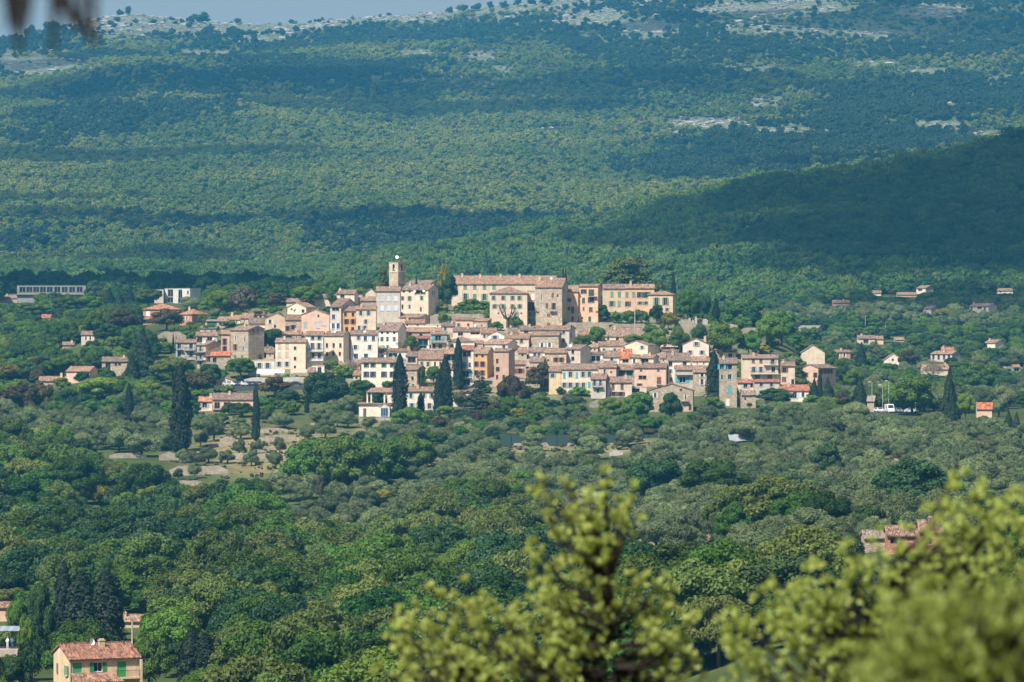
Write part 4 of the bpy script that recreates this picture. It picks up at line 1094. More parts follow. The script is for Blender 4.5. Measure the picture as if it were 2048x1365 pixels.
H("B", "plain stone house with mono-pitch roof and a dish under the castle hedge", 1582, 1750, 845, 950, 822, 'M', "stone", [([1683], [900], 18, 20, 'o')], side=48, stone=True, dish=[(1610, 898)])
H("B", "long white house with dark loggia openings below the salmon house", 1342, 1668, 965, 1060, 930, 'S', "pinkwhite", [([1430], [1000], 60, 36, 'o'), ([1605], [993], 110, 26, 'o')])
H("B", "cream house with single blue window and roof sloping down to the right", 1672, 1860, 988, 1090, 930, 'S', "pinkwhite", [([1715], [1028], 40, 44, 'b')])
H("B", "white gabled house with a wide blue-shuttered window in the middle row", 1757, 1950, 1015, 1110, 965, 'G', "white", [([1840], [1042], 80, 50, 'b')], depth=6)
H("B", "white cottage with hipped tiled roof behind the slim tall cypress", 1286, 1595, 1087, 1165, 1035, 'H', "white", [([1330], [1140], 38, 40, 'o')])
H("C", "cream castle range with two rows of green shuttered windows and hipped roof", 96, 460, 326, 665, 262, 'H', "cream", [([133, 228, 318, 385], [373], 40, 42, 'g'), ([143, 228, 318, 388], [455], 40, 42, 'g'), ([180, 317, 403], [522], 16, 16, 'o')], name="castle_range", cat="castle")
H("C", "narrow castle stair bay with glazed bow window and small open loggia on top", 462, 538, 305, 640, 305, 'F', "beige", [([487], [455], 76, 86, 'o'), ([485], [530], 30, 40, 'n'), ([485], [596], 28, 50, 'n'), ([515], [360], 34, 66, 'W')], name="castle_bay", cat="castle", dz=1.2, balc=[(462, 538, 500)])
H("C", "tall stone castle keep with tiny scattered windows and red shutters", 541, 800, 268, 652, 180, 'S', "stone", [([597], [365], 20, 66, 'w'), ([709], [345], 24, 44, 'R'), ([757], [350], 16, 26, 'o'), ([595], [452], 20, 36, 'w'), ([653], [448], 26, 46, 'R'), ([718], [452], 38, 62, 'r'), ([568], [515], 16, 16, 'o'), ([670], [540], 32, 26, 'R'), ([668], [628], 32, 26, 'R')], side=62, stone=True, balc=[(680, 746, 498)], name="castle_keep", cat="castle", chim=[(495, 160)], dish=[(678, 178)], pitch=.4)
H("C", "slim peach house with dark green shutters beside the stone keep", 816, 957, 311, 610, 252, 'S', "peach", [([863], [393], 46, 38, 'd'), ([857], [476], 44, 40, 'd'), ([903], [490], 28, 66, 'D'), ([903], [578], 20, 50, 'o')])
H("C", "tall peach house with dark green shutters and small top balcony", 966, 1150, 259, 612, 240, 'S', "peach", [([1012], [310], 54, 44, 'd'), ([1086], [322], 56, 66, 'D'), ([1010], [396], 30, 52, 'D'), ([1083], [393], 58, 56, 'd'), ([1010], [478], 20, 34, 'R'), ([1080], [485], 38, 46, 'D'), ([998], [568], 16, 20, 'o'), ([1070], [578], 28, 50, 'D')], side=36, balc=[(1060, 1140, 356)])
H("C", "peach beige house with closed green shutters left in the eastern top row", 1202, 1414, 281, 510, 240, 'S', "beige", [([1288, 1360], [337], 30, 52, 'G'), ([1287], [430], 58, 54, 'g'), ([1358], [430], 30, 54, 'G')])
H("C", "peach house with dark shuttered windows and central chimney in the eastern top row", 1416, 1700, 277, 510, 240, 'S', "peach", [([1433, 1500], [340], 30, 52, 'G'), ([1563, 1630], [343], 58, 56, 'd'), ([1440], [432], 54, 50, 'd'), ([1563, 1622], [423], 54, 30, 'g')], chim=[(1472, 212)], dz=1.0)
H("C", "pedimented garden pavilion with two tall green-shuttered windows at the east end of the top row", 1642, 1880, 338, 545, 305, 'H', "beige", [([1722, 1808], [407], 58, 76, 'g'), ([1825], [487], 38, 32, 'g')], side=36, name="pavilion", cat="pavilion")
H("C", "long house with grey blue shutters and dark roof slits under the keep", 600, 870, 684, 830, 648, 'S', "grey", [([815], [705], 46, 38, 'b'), ([810], [785], 38, 42, 'n')], side=62, swins=[([.3], [5.2, 2.4], .9, 1.4, 'b')])
H("C", "low wing with long tiled roof left under the keep", 392, 598, 684, 760, 650, 'S', "beige", [([450], [705], 40, 20, 'o')])
H("C", "rubble stone house with two pale blue shuttered windows", 502, 766, 736, 870, 705, 'S', "stone", [([605, 678], [833], 46, 46, 'c')], side=30, stone=True)
H("C", "cream house with one blue window left of the rubble stone house", 246, 475, 766, 870, 725, 'S', "cream", [([405], [792], 46, 44, 'b')], side=26)
H("C", "white gable end standing up between the tiled roofs", 272, 370, 700, 745, 668, 'M', "white")
H("C", "grey house with two-step roof right of the two green trees", 1256, 1566, 747, 800, 666, 'S', "pinkwhite", [([1340], [772], 30, 30, 'o')], pitch=.4)
H("C", "cream cottage with two pale blue windows above the terrace house", 1162, 1400, 837, 905, 790, 'S', "cream", [([1210, 1315], [880], 38, 32, 'b')], chim=[(1382, 795)])
H("C", "cream gabled house with shaded right flank in front of the lime trees", 1416, 1634, 832, 925, 790, 'G', "cream", [([1580], [856], 48, 36, 'b')], side=128, depth=8)
H("C", "small white house with two blue windows in the middle of the lower rows", 472, 640, 897, 965, 860, 'S', "white", [([535, 578], [928], 38, 42, 'b')])
H("C", "beige stone house with brown shutters left of the tall grey house", 632, 842, 907, 1042, 868, 'S', "beige", [([740, 795], [975], 46, 46, 'r'), ([665], [980], 20, 20, 'o')], stone=True)
H("C", "tall plain grey house with stone flank and two dark windows", 842, 978, 872, 1035, 832, 'S', "grey", [([905], [897], 32, 40, 'o'), ([905], [965], 36, 38, 'o')], side=104, chim=[(850, 830)], dish=[(858, 838)])
H("C", "white terrace house with glazed front and railing", 1052, 1198, 917, 1010, 905, 'M', "white", [([1130], [962], 90, 52, 'n')], balc=[(1060, 1195, 1000)])
H("C", "cream house under a brown roof right of the white terrace house", 1202, 1358, 947, 1018, 893, 'S', "pinkwhite", [([1285], [968], 46, 36, 'b')])
H("C", "house under a steep bright orange-red roof", 1362, 1490, 962, 1020, 876, 'S', "pinkwhite", [([1420], [985], 60, 34, 'o')], tile="new", pitch=.45)
H("C", "little yellow house with a white-framed window", 1456, 1562, 952, 1040, 930, 'S', "yellow", [([1505], [990], 42, 42, 'w')])
H("C", "pinkish house with grey glazed loggia and shaded right flank", 1566, 1690, 957, 1020, 930, 'S', "lilac", [([1610], [982], 70, 34, 'o')], side=56)
# --- lower rows (views D, E, F)
H("D", "house with dish and dark right flank above the ochre houses", 1582, 1820, 247, 335, 205, 'S', "grey", [([1780], [277], 56, 36, 'b')], side=95, dish=[(1697, 275)])
H("D", "long cream-white villa with two rows of dark green shutters behind the big cypress", 322, 740, 434, 700, 395, 'S', "white", [([372, 440, 552, 640], [466], 46, 44, 'd'), ([372, 440, 552, 640], [560], 52, 60, 'd')], name="villa", cat="villa")
H("D", "low white house with shaded turquoise veranda above the long villa", 592, 820, 322, 395, 298, 'S', "white", [([640], [362], 96, 40, 't')], chim=[(817, 312), (545, 305)])
H("D", "small house with a red-framed dormer balcony above the yellow house", 776, 892, 372, 470, 328, 'S', "lilac", [([836], [408], 84, 56, 'r')], balc=[(776, 892, 450)], side=55)
H("D", "yellow house with big tiled roof behind the round green tree", 906, 1155, 402, 520, 320, 'S', "yellow", [([940, 1005], [455], 38, 52, 'n'), ([1075, 1130], [455], 38, 52, 'w')], pitch=.4)
H("D", "cream house with turquoise terrace glazing between yellow house and cypress", 1162, 1345, 347, 470, 293, 'S', "cream", [([1240], [388], 96, 60, 't')])
H("D", "narrow white house with turquoise doors on four levels under a red roof", 1352, 1470, 307, 705, 265, 'S', "white", [([1402], [348], 84, 60, 'o'), ([1378], [465], 34, 70, 'T'), ([1432], [465], 18, 50, 'o'), ([1390], [552], 66, 62, 't'), ([1395], [637], 76, 56, 't')], tile="red", balc=[(1352, 1440, 498), (1352, 1450, 590), (1352, 1450, 672)])
H("D", "orange ochre house with six red-brown shuttered windows", 1473, 1610, 347, 605, 285, 'S', "ochre", [([1500, 1562], [372], 24, 28, 'o'), ([1498, 1562], [455], 50, 56, 'r'), ([1497, 1560], [545], 50, 56, 'r')], side=64, pitch=.4)
H("D", "tall brown-pink house with few small dark windows right of the orange house", 1682, 1830, 323, 700, 300, 'S', "brown", [([1712], [422], 26, 48, 'o'), ([1717], [507], 42, 46, 'o'), ([1712, 1778], [588], 26, 44, 'o')], side=62)
H("D", "pink stone house with a band of brown shutters right of the brown-pink tower house", 1832, 2005, 456, 600, 420, 'S', "pink", [([1880, 1950], [525], 70, 50, 'r')], stone=True)
H("D", "ivy-hung stone house between the big cypress and the round tree", 752, 892, 512, 700, 470, 'S', "stone", [([845], [600], 26, 38, 'o'), ([852], [668], 20, 22, 'o')], side=80, stone=True)
H("D", "white villa with open corner veranda in front of the three cypresses", 642, 1085, 734, 925, 692, 'S', "white", [([830], [780], 44, 46, 'b'), ([1045], [778], 52, 46, 'n'), ([965], [780], 40, 46, 'n'), ([840, 1020], [882], 56, 56, 'n'), ([665], [805], 30, 56, 'n')], name="villa", cat="villa")
H("D", "flat white annex with dark doorway right of the twin cypress", 1256, 1440, 742, 890, 730, 'M', "white", [([1300], [785], 44, 56, 'o')])
H("E", "long yellow house with turquoise and grey shutters in two rows", 626, 1000, 507, 770, 455, 'S', "paleyellow", [([660, 787], [568], 26, 60, 'T'), ([722, 852, 917], [560], 54, 56, 'n'), ([660, 722, 792, 855], [670], 54, 54, 'n'), ([915], [665], 28, 60, 'T')])
H("E", "short yellow house with one window left of the long yellow house", 502, 622, 527, 770, 488, 'S', "yellow", [([540], [572], 56, 42, 'n')])
H("E", "pink house with two small windows rising right of the long yellow house", 1002, 1190, 487, 640, 430, 'S', "pink", [([1072], [530], 30, 46, 'n'), ([1138], [538], 20, 20, 'o')])
H("E", "grey cream house with twin balconied windows below the pink house", 932, 1082, 607, 810, 560, 'S', "grey", [([968, 1028], [647], 40, 66, 'n'), ([1005], [722], 46, 46, 'b')], balc=[(945, 995, 684), (1003, 1055, 684)], side=30)
H("E", "pinkish white house with long brown shutters below the glazed veranda", 1097, 1350, 642, 800, 590, 'S', "pinkwhite", [([1157, 1250], [685], 32, 64, 'R'), ([1165, 1240], [760], 70, 44, 'r')])
H("E", "house with a wide turquoise glazed veranda front", 1192, 1370, 512, 615, 470, 'S', "stone", [([1290], [546], 156, 58, 't')], stone=True)
H("E", "stone-pink house with brown door balcony right of the glazed veranda", 1376, 1698, 492, 690, 450, 'S', "pink", [([1445, 1620], [520], 30, 30, 'n'), ([1460], [590], 84, 38, 'o'), ([1628], [622], 44, 72, 'R'), ([1430], [665], 54, 26, 'r')], side=34, balc=[(1600, 1668, 662)])
H("E", "low pale flat-roofed house right of the brown-shuttered house", 1327, 1500, 687, 780, 687, 'F', "pinkwhite", [([1390], [722], 84, 40, 'o')])
H("E", "wide gabled stone house with a round attic window at the foot of the village", 1532, 1975, 722, 945, 655, 'G', "stone", [([1852], [716], 20, 20, 'o'), ([1590], [775], 44, 52, 'w'), ([1945], [895], 24, 60, 'r'), ([1700, 1900], [790], 30, 50, 'w'), ([1650], [890], 40, 60, 'o')], side=26, stone=True, depth=10, balc=[(1850, 1930, 830)])
H("E", "white house with dark openings under a grey roof below the white gabled house", 1722, 1950, 417, 675, 345, 'S', "white", [([1745, 1890], [452], 40, 46, 'o'), ([1750], [527, 610], 30, 44, 'b')], pitch=.4)
H("E", "grey house with turquoise doors and a deep balcony beside the cypress", 1802, 1975, 512, 710, 475, 'S', "grey", [([1905], [532], 56, 40, 't'), ([1870], [615], 66, 62, 't')], balc=[(1800, 1978, 560)])
H("F", "white gabled house with three grey-shuttered windows in front of the plane trees", 27, 280, 240, 372, 182, 'G', "pinkwhite", [([160], [234], 60, 40, 'n'), ([100, 215], [320], 52, 42, 'n')], side=24, chim=[(258, 178)])
H("F", "stone house with white-shuttered pair left of the tall eastern cypress", 132, 278, 512, 750, 455, 'S', "stone", [([215], [540], 50, 36, 'w'), ([215], [606], 50, 56, 'w')], stone=True)
H("F", "tall stone tower house with turquoise arched shutter right of the eastern cypress", 386, 555, 427, 860, 375, 'S', "stone", [([405], [458], 40, 50, 't'), ([465], [460], 90, 48, 'n'), ([485], [557], 60, 48, 'n'), ([410], [560], 30, 46, 'n'), ([485], [680], 34, 76, 'T'), ([465], [805], 36, 70, 'W')], stone=True)
H("F", "cream terraced house with two tiers of balconies full of plants", 607, 958, 374, 615, 345, 'S', "cream", [([715, 790], [402], 30, 38, 'R'), ([905], [408], 58, 50, 'n'), ([720, 790], [485], 54, 52, 'n'), ([910], [485], 64, 50, 'w'), ([755, 875], [562], 48, 46, 'R')], balc=[(685, 985, 528), (815, 965, 440)], chim=[(722, 335)])
H("F", "cream house with brown shutters and a roof falling to the right", 987, 1120, 450, 650, 412, 'S', "cream", [([1020], [492], 60, 46, 'r'), ([1015], [580], 44, 46, 'R'), ([1100], [605], 28, 50, 'o')])
H("F", "pale low house with maroon roof edge below the terraced house", 562, 724, 614, 715, 590, 'S', "pinkwhite", [([640], [646], 66, 38, 'n'), ([700], [642], 28, 36, 'r')], tile="red")
H("F", "white grey house with two blue windows under a maroon roof edge", 726, 970, 607, 780, 586, 'S', "grey", [([793, 893], [633], 44, 38, 'b'), ([790], [708], 50, 36, 'n')], tile="red")
H("F", "low white house with bright red roof at the eastern foot of the village", 977, 1265, 690, 800, 640, 'S', "white", [([1120], [738], 70, 60, 'c'), ([1200], [732], 50, 44, 'w')], tile="red", chim=[(1068, 628)])
H("F", "small stone house with one blue window beside the pollarded tree", 602, 740, 733, 865, 700, 'S', "stone", [([700], [748], 54, 38, 'b'), ([637], [770], 20, 26, 'o')], stone=True)
H("F", "blank pale cream gable of a tall building among trees at the east end", 1184, 1412, 318, 480, 246, 'G', "paleyellow", side=10, depth=10, tile="grey", name="barn", cat="building")
H("F", "pinkish gabled house with long shaded flank below the blank gable", 1186, 1345, 472, 605, 438, 'G', "pink", [([1225], [537], 54, 46, 'r'), ([1318], [540], 40, 50, 'r')], side=200, depth=14, swins=[([.2, .38, .56, .74], [2.6], 1.0, 1.5, 'r')])
H("F", "ochre house half hidden behind the plane tree trunks", 420, 545, 318, 380, 296, 'S', "yellow", [([490], [345], 40, 34, 'o')])
H("F", "stone road-side building with lean-to roof beside the parked van", 1826, 1892, 792, 898, 745, 'S', "stone", side=30, stone=True, tile="grey", pitch=.8)
fill_gaps()
# --- west slope (view L)
H("L", "long grey modern villa with continuous glazing under a flat roof", 136, 690, 207, 352, 207, 'F', "darkmodern", [([180, 235, 290, 345, 400, 460, 520, 580, 640], [240], 50, 44, 'o'), ([330, 420, 500], [297], 72, 38, 'o')], name="modern_villa", cat="villa", balc=[(70, 690, 276)])
H("L", "low brown tiled outbuilding left of the long modern villa", -10, 258, 308, 345, 286, 'S', "stone", dz=-6)
H("L", "small terracotta roof peeping out of the western woods", 332, 404, 468, 495, 440, 'S', "pink", tile="red")
H("L", "cream house half hidden by trees on the western slope", 652, 758, 602, 675, 575, 'S', "cream", [([690, 725], [630], 24, 34, 'w')])
H("L", "low stone outbuilding among trees left of the half-hidden cream house", 500, 592, 684, 710, 662, 'S', "stone", stone=True)
H("L", "two-storey stone farmhouse with open loggia left of the big conifer", 818, 1028, 817, 938, 783, 'S', "stone", [([867], [852], 40, 62, 'o'), ([930, 960], [842], 20, 20, 'o'), ([875], [900], 44, 36, 'w')], stone=True)
H("L", "pinkish farmhouse with gabled right flank below the two-storey farmhouse", 530, 722, 895, 990, 860, 'S', "pink", [([660], [915], 34, 30, 'w'), ([735], [920], 20, 30, 'o')], side=46)
H("L", "lowest long farm roof with chimney left of the pinkish farmhouse", 312, 528, 972, 1005, 940, 'S', "stone", stone=True, chim=[(485, 915)])
# --- east valley (view R)
H("R", "cream house with solar panels on its roof beyond the east woods", 150, 300, 470, 515, 450, 'S', "cream", side=42, tile="solar")
H("R", "cream bungalow with stepped tiled roofs beside the single palm", 628, 762, 552, 600, 528, 'S', "cream", [([690], [575], 40, 30, 'o')])
H("R", "right half of the stepped bungalow behind the slim cypress", 764, 830, 556, 600, 534, 'S', "cream")
H("R", "salmon red house with white-framed windows in the east valley", 442, 565, 662, 760, 645, 'S', "salmon", [([468, 517], [685], 26, 38, 'w'), ([500], [735], 40, 26, 'w')])
H("R", "white house with long roof slope at the edge of the east valley", 836, 985, 725, 765, 672, 'G', "white", [([905], [722], 14, 18, 'o')], depth=7)
H("R", "grand grey house with arched windows and shaded right flank in the east valley", 1217, 1372, 676, 740, 655, 'S', "lilac", [([1237, 1275, 1315, 1350], [702], 24, 38, 'o')], side=105)
H("R", "red-roofed upper storey on top of the grand grey house", 1302, 1395, 647, 668, 625, 'S', "pinkwhite", tile="red", dz=-30)
H("R", "white cottage with lean tiled roof at the right edge of the east valley", 1642, 1722, 588, 640, 565, 'S', "white", [([1660], [612], 16, 24, 'o')], side=96)
H("R", "grey house behind the yellow autumn-coloured tree", 1152, 1212, 312, 375, 290, 'S', "grey", [([1165], [345], 16, 24, 'o')], side=68)
H("R", "white two-storey house with balconies below the dark hill", 1528, 1666, 293, 355, 272, 'S', "white", [([1545, 1640], [312], 16, 26, 'r'), ([1600], [305], 44, 16, 'o'), ([1560], [340], 24, 20, 'o')], side=92)
H("R", "pinkish house highest on the dark hillside", 1097, 1165, 148, 195, 128, 'S', "pinkwhite", [([1125], [160], 40, 16, 'o')], side=78)
H("R", "long low tiled house left of the highest pinkish house", 942, 1095, 200, 218, 182, 'S', "beige")
H("R", "small white house left on the dark hillside", 727, 812, 188, 210, 168, 'S', "white")
H("R", "small white house right on the dark hillside", 1737, 1870, 168, 190, 150, 'S', "white", [([1770], [178], 14, 12, 'o')])
H("R", "beige house behind the blossoming tree", 1155, 1360, 800, 850, 762, 'S', "cream")
H("R", "house with bright red roof near the right-hand utility pole", 1580, 1700, 1118, 1195, 1072, 'S', "pink", tile="new", side=20, pitch=.5)
H("R", "turquoise garden kiosk at the right edge beyond the long wall", 1872, 1928, 782, 825, 765, 'S', "turq", [([1900], [805], 40, 24, 'o')], name="kiosk", cat="kiosk")
H("R", "low roof among olives right of the stepped bungalow", 922, 996, 562, 580, 546, 'S', "cream")
H("R", "dim pink house in the shade at the hill's foot", 425, 560, 265, 292, 245, 'S', "pink")
# --- valley floor
H("T", "stone house with red open shutters and chimney behind the foreground shrubs", 850, 1012, 299, 450, 232, 'S', "salmon", [([915], [352], 74, 76, 's')], chim=[(940, 222)], stone=True, pitch=.38)
H("T", "lower stone wing with one dark window left of the red-shuttered house", 622, 846, 324, 450, 268, 'S', "salmon", [([668], [362], 56, 44, 'o')], stone=True, pitch=.38)
H("T", "lowest lean-to roof at the left end of the red-shuttered house", 458, 618, 342, 440, 300, 'S', "stone", stone=True, tile="grey", pitch=.38)
H("S", "pink house cut by the left edge of the picture above the café terrace", -160, 72, 650, 790, 612, 'S', "pink")
H("S", "tiled roofs with a red chimney pot behind the utility pole", 1152, 1440, 782, 850, 738, 'S', "beige", chim=[(1175, 722)])
# ------------------------------------------------------------------ bell tower
def bell_tower():
    D = hit(795, 631) + 9; sc = F / D; s = 4.1; hs = s / 2
    px, _ = vp("B", 682, 0); x = (px - CX) / sc
    zt, zb = (CY - vp("B", 0, 152)[1]) / sc, (CY - 640) / sc
    zbel = (CY - vp("B", 0, 266)[1]) / sc; zband = (CY - vp("B", 0, 402)[1]) / sc
    root = link("bell_tower", None, loc=(x, D, zb), rot=(0, 0, -math.radians(39)))
    tag(root, "square stone bell tower with arched belfry and iron bell cage on top", "bell tower")
    h0, h1, h2 = zband - zb, zbel - zb, zt - zb
    MB().box(-hs, hs, -hs, hs, -4, h1).obj("shaft", M_STONE, root, color=(.52, .45, .35))
    def ring(z, p, t): return MB().box(-hs - p, hs + p, -hs - p, hs + p, z, z + t)
    ring(h1 + .003, .12, .18).obj("cornice", M_PLASTER, root, color=(.62, .55, .46)); ring(h0, .10, .16).obj("cornice", M_PLASTER, root, color=(.6, .52, .42))
    mb = MB()
    for k in range(4):
        w = MB(); z0 = h1 + .18
        wall_open(w, -hs, hs, z0, h2, -hs, [(-.5, .5, z0 + .25, z0 + 2.55)], .45, back=False)
        ca, sa = math.cos(k * math.pi / 2), math.sin(k * math.pi / 2); n = len(mb.v)
        mb.v += [(p[0]*ca - p[1]*sa, p[0]*sa + p[1]*ca, p[2]) for p in w.v]; mb.f += [tuple(i + n for i in f) for f in w.f]
    mb.poly([(-hs, -hs, h1 + .19), (hs, -hs, h1 + .19), (hs, hs, h1 + .19), (-hs, hs, h1 + .19)])
    bf = mb.obj("belfry", M_STONE, root, color=(.60, .53, .44))
    for k in range(4):      # arch stones over the openings and a bell in each
        ca, sa = math.cos(k * math.pi / 2), math.sin(k * math.pi / 2)
        am = MB(); z = h1 + .18 + 2.4
        for i in range(7):
            t0, t1 = math.pi * i / 7, math.pi * (i + 1) / 7
            am.box(-.5 + i / 7, -.5 + (i + 1) / 7 - .01, -hs - .03, -hs + .2, z + .28 * math.sin((t0 + t1) / 2), z + .42 + .2 * math.sin((t0 + t1) / 2))
        am.obj("arch", M_PLASTER, bf, rot=(0, 0, k * math.pi / 2), color=(.6, .54, .46))
        b = MB(); prof = [(.04, .62), (.16, .58), (.2, .3), (.26, .1), (.34, 0)]
        n0 = 0
        for r_, z_ in prof: b.v += [(r_ * math.cos(q * math.pi / 5), r_ * math.sin(q * math.pi / 5), z_) for q in range(10)]
        for i in range(4):
            for q in range(10): b.f.append((i*10 + q, i*10 + (q+1) % 10, (i+1)*10 + (q+1) % 10, (i+1)*10 + q))
        b.obj("bell", M_CONC, bf, loc=(sa * (hs - .5), -ca * (hs - .5), h1 + .9))
    MB().box(-1.1, 1.1, -1.1, 1.1, h1 + .2, h2 - .1).obj('belfry_dark_core', M_BARKD, bf)  # solid dark box added so the belfry openings look shaded inside
    ring(h2, .14, .14).obj("cornice", M_PLASTER, root, color=(.6, .53, .45))
    cg = MB(); zt2 = h2 + .14
    for k in range(8):
        a = k * math.pi / 4; p = [(math.cos(a) * 1.5, math.sin(a) * 1.5, zt2), (math.cos(a) * 1.2, math.sin(a) * 1.2, zt2 + .8), (math.cos(a) * .35, math.sin(a) * .35, zt2 + 1.1), (0, 0, zt2 + 1.5)]
        cg.tube(p, [.045, .04, .035, .03], 5)
    cg.tube([(0, 0, zt2 + 1.4), (0, 0, zt2 + 2.6)], [.05, .03], 5)
    c = cg.obj("bell_cage", M_METAL, root)
    n = 18; d = MB(); d.v = [(0, 0, 0)] + [(.62 * math.cos(2*math.pi*k/n), -.12, .62 * math.sin(2*math.pi*k/n)) for k in range(n)] + [(.62 * math.cos(2*math.pi*k/n), .02, .62 * math.sin(2*math.pi*k/n)) for k in range(n)] + [(0, .14, 0)]
    for k in range(n):
        d.f += [(0, 1 + (k+1) % n, 1 + k), (1 + k, 1 + (k+1) % n, 1 + n + (k+1) % n, 1 + n + k), (2*n + 1, 1 + n + k, 1 + n + (k+1) % n)]
    dk = d.obj("white_disc", M_PAINT, c, loc=(0, -.2, zt2 + 1.75), rot=(-.2, 0, math.radians(39) - .3), color=(.85, .85, .85))
    MB().tube([(-.5, -.2, -.45), (.35, -.2, .4)], [.05, .05], 5).obj("arm", M_METAL, dk)
    BOXES.append((776, 812, 510, 600, D))
bell_tower()

# ------------------------------------------------------------------ yellow house in the valley, bottom left
def valley_house():
    h = house("S", "ochre house with green shutters and red tiled roof in the valley corner", 682, 1322, 1136, 1523, 1018, 'S', (.67, .53, .37), [([752], [1220], 92, 100, 'E'), ([943], [1218], 150, 88, 'e'), ([1160], [1246], 92, 150, 'E')], side=-200, D=560, tile="aged", pitch=.42, swins=[([.16], [3.15], .75, 1.35, 'e'), ([.74], [3.2], .5, 1.35, 'o')])
    q = HINFO[h.name]; sc, zb, a, pxc, hw, ze = (q[k] for k in ("sc", "zb", "a", "pxc", "hw", "ze"))
    def lz(y): return (CY - vp("S", 0, y)[1]) / sc - zb
    def lx(x): return (vp("S", x, 0)[0] - pxc) / sc / math.cos(a)
    z0, z1 = lz(1268), lz(1345)
    pm = MB(); n = 22; xa, xb = -hw + .05, lx(1085)
    pm.slab([(xa - .1, -2.9, z1), (xb + .5, -2.9, z1), (xb, -.004, z0), (xa, -.004, z0)], .14)
    po = pm.obj("porch", M_TILE, h, color=(.31, .19, .145))
    rows = MB()
    for k in range(n):        # canal tile courses ending at the porch eaves
        x = xa + (xb + .4 - xa) * (k + .5) / n; rows.tube([(x, -2.98, z1 + .02), (x, -2.6, z1 + .02 + (z0 - z1) * .13)], [.1, .1], 6)
    rows.obj("eave_tiles", M_TILE, po, color=(.33, .2, .15))
    MB().box(xa, xa + .3, -2.7, -2.4, -2, z1 - .16).box(xb - .1, xb + .2, -2.7, -2.4, -2, z1 - .16).obj("porch_post", M_PLASTER, po, color=q["col"])
    b0, b1, bz = lx(1080), hw - .05, lz(1322)
    bo = MB().box(b0, b1, -1.2, -.003, bz - .16, bz).obj("balcony", M_PLASTER, h, color=q["col"])
    rl = MB().box(b0, b1, -1.2, -1.15, bz + .95, bz + 1.0)
    for k in range(int((b1 - b0) / .14)): rl.box(b0 + k * .14, b0 + k * .14 + .025, -1.19, -1.165, bz, bz + .95)
    rl.obj("railing", M_METAL, bo)
    MB().box(hw - .28, hw + .02, -1.22, -.92, -3, ze - .2).obj("corner_post", M_PLASTER, h, color=q["col"])
    MB().tube([(-hw + .1, -.08, -3), (-hw + .1, -.08, ze - .1)], [.05, .05], 6).obj("drainpipe", M_CONC, h)
    ro = next(o for o in h.children if o.name.startswith("roof"))
    bg = MB()
    nn = 44
    for k in range(nn):
        x = -hw - .2 + (2*hw + .4) * (k + .5) / nn; bg.tube([(x, -.48, ze - .02), (x, -.1, ze + .16)], [.075, .075], 5)
    bg.obj("eave_tiles", M_TILE, ro, color=(.33, .18, .13))
    satdish(h, (-hw * .0 - .6, 3.4, ze + 2.0))
valley_house()

# ------------------------------------------------------------------ walls and terraces
for a in [("A", "rubble retaining wall under the terracotta villa's terrace", 216, 450, 655, 745), ("A", "cream wall of the restaurant terrace above the car park", 920, 1470, 1022, 1062), ("A", "low cream wall below the parked cars", 672, 1012, 1096, 1136),
          ("C", "rough stone wall running below the eastern top row", 810, 1260, 612, 700), ("C", "rubble bastion wall below the eastern garden terrace", 1260, 1660, 622, 720), ("B", "overgrown stone wall below the castle hedge", 1052, 1790, 760, 880),
          ("G", "high stone wall with old tombstones above, left part", 250, 470, 715, 830), ("G", "high stone wall left of the bright green cone tree", 470, 900, 760, 800), ("G", "sunlit stone wall ending at the white railings", 900, 1160, 800, 870),
          ("K", "dry stone terrace wall left of the big cypress foot", 55, 270, 372, 402), ("K", "tall dry stone wall right of the big cypress foot", 345, 460, 365, 415), ("K", "longest dry stone terrace wall on the cleared slope", 405, 752, 446, 500),
          ("K", "dry stone wall beside the slim cypress", 700, 790, 274, 306), ("K", "dry stone wall right of the slim cypress, upper step", 940, 1172, 266, 302), ("K", "grey stone wall under the green bushes", 938, 1098, 222, 250), ("K", "dry stone wall between the clipped round olives", 780, 1100, 372, 402), ("K", "lowest dry stone wall on the cleared slope", 420, 620, 528, 575),
          ("K", "pale stone terrace wall below the white villa's lawn", 1440, 1726, 163, 192), ("K", "short stone wall above the round olives", 1230, 1400, 192, 206), ("K", "broken stone wall among brambles right of the oak clump", 1040, 1120, 520, 560), ("K", "small bank of stones in the lower olives", 1720, 1812, 552, 584),
          ("K", "stepped stone wall right below the clipped olives", 900, 1080, 330, 352), ("K", "long thin stone edge below the pink villa", 600, 880, 318, 334),
          ("Q", "long beige wall under the netted fence", 0, 560, 460, 490), ("Q", "short beige wall at the bend of the terrace track", 640, 760, 515, 560), ("Q", "pale concrete wall behind the olives", 800, 900, 515, 556), ("Q", "rubble wall under the yellow house's garden", 655, 800, 146, 205), ("Q", "stone step among lower right olives", 800, 985, 1170, 1215), ("Q", "wide pink stone bank on the lower right terraces", 1150, 1400, 1205, 1280), ("Q", "grey stone wall on the lower right terraces", 1420, 1560, 1225, 1262),
          ("R", "long beige wall among trees at the far right", 1430, 1960, 764, 790), ("U", "pale stony bank inside the eastern olive grove", 1080, 1150, 575, 608)]:
    stone_wall(*a, mat=M_CONC if "cream" in a[1] or "concrete" in a[1] else None)

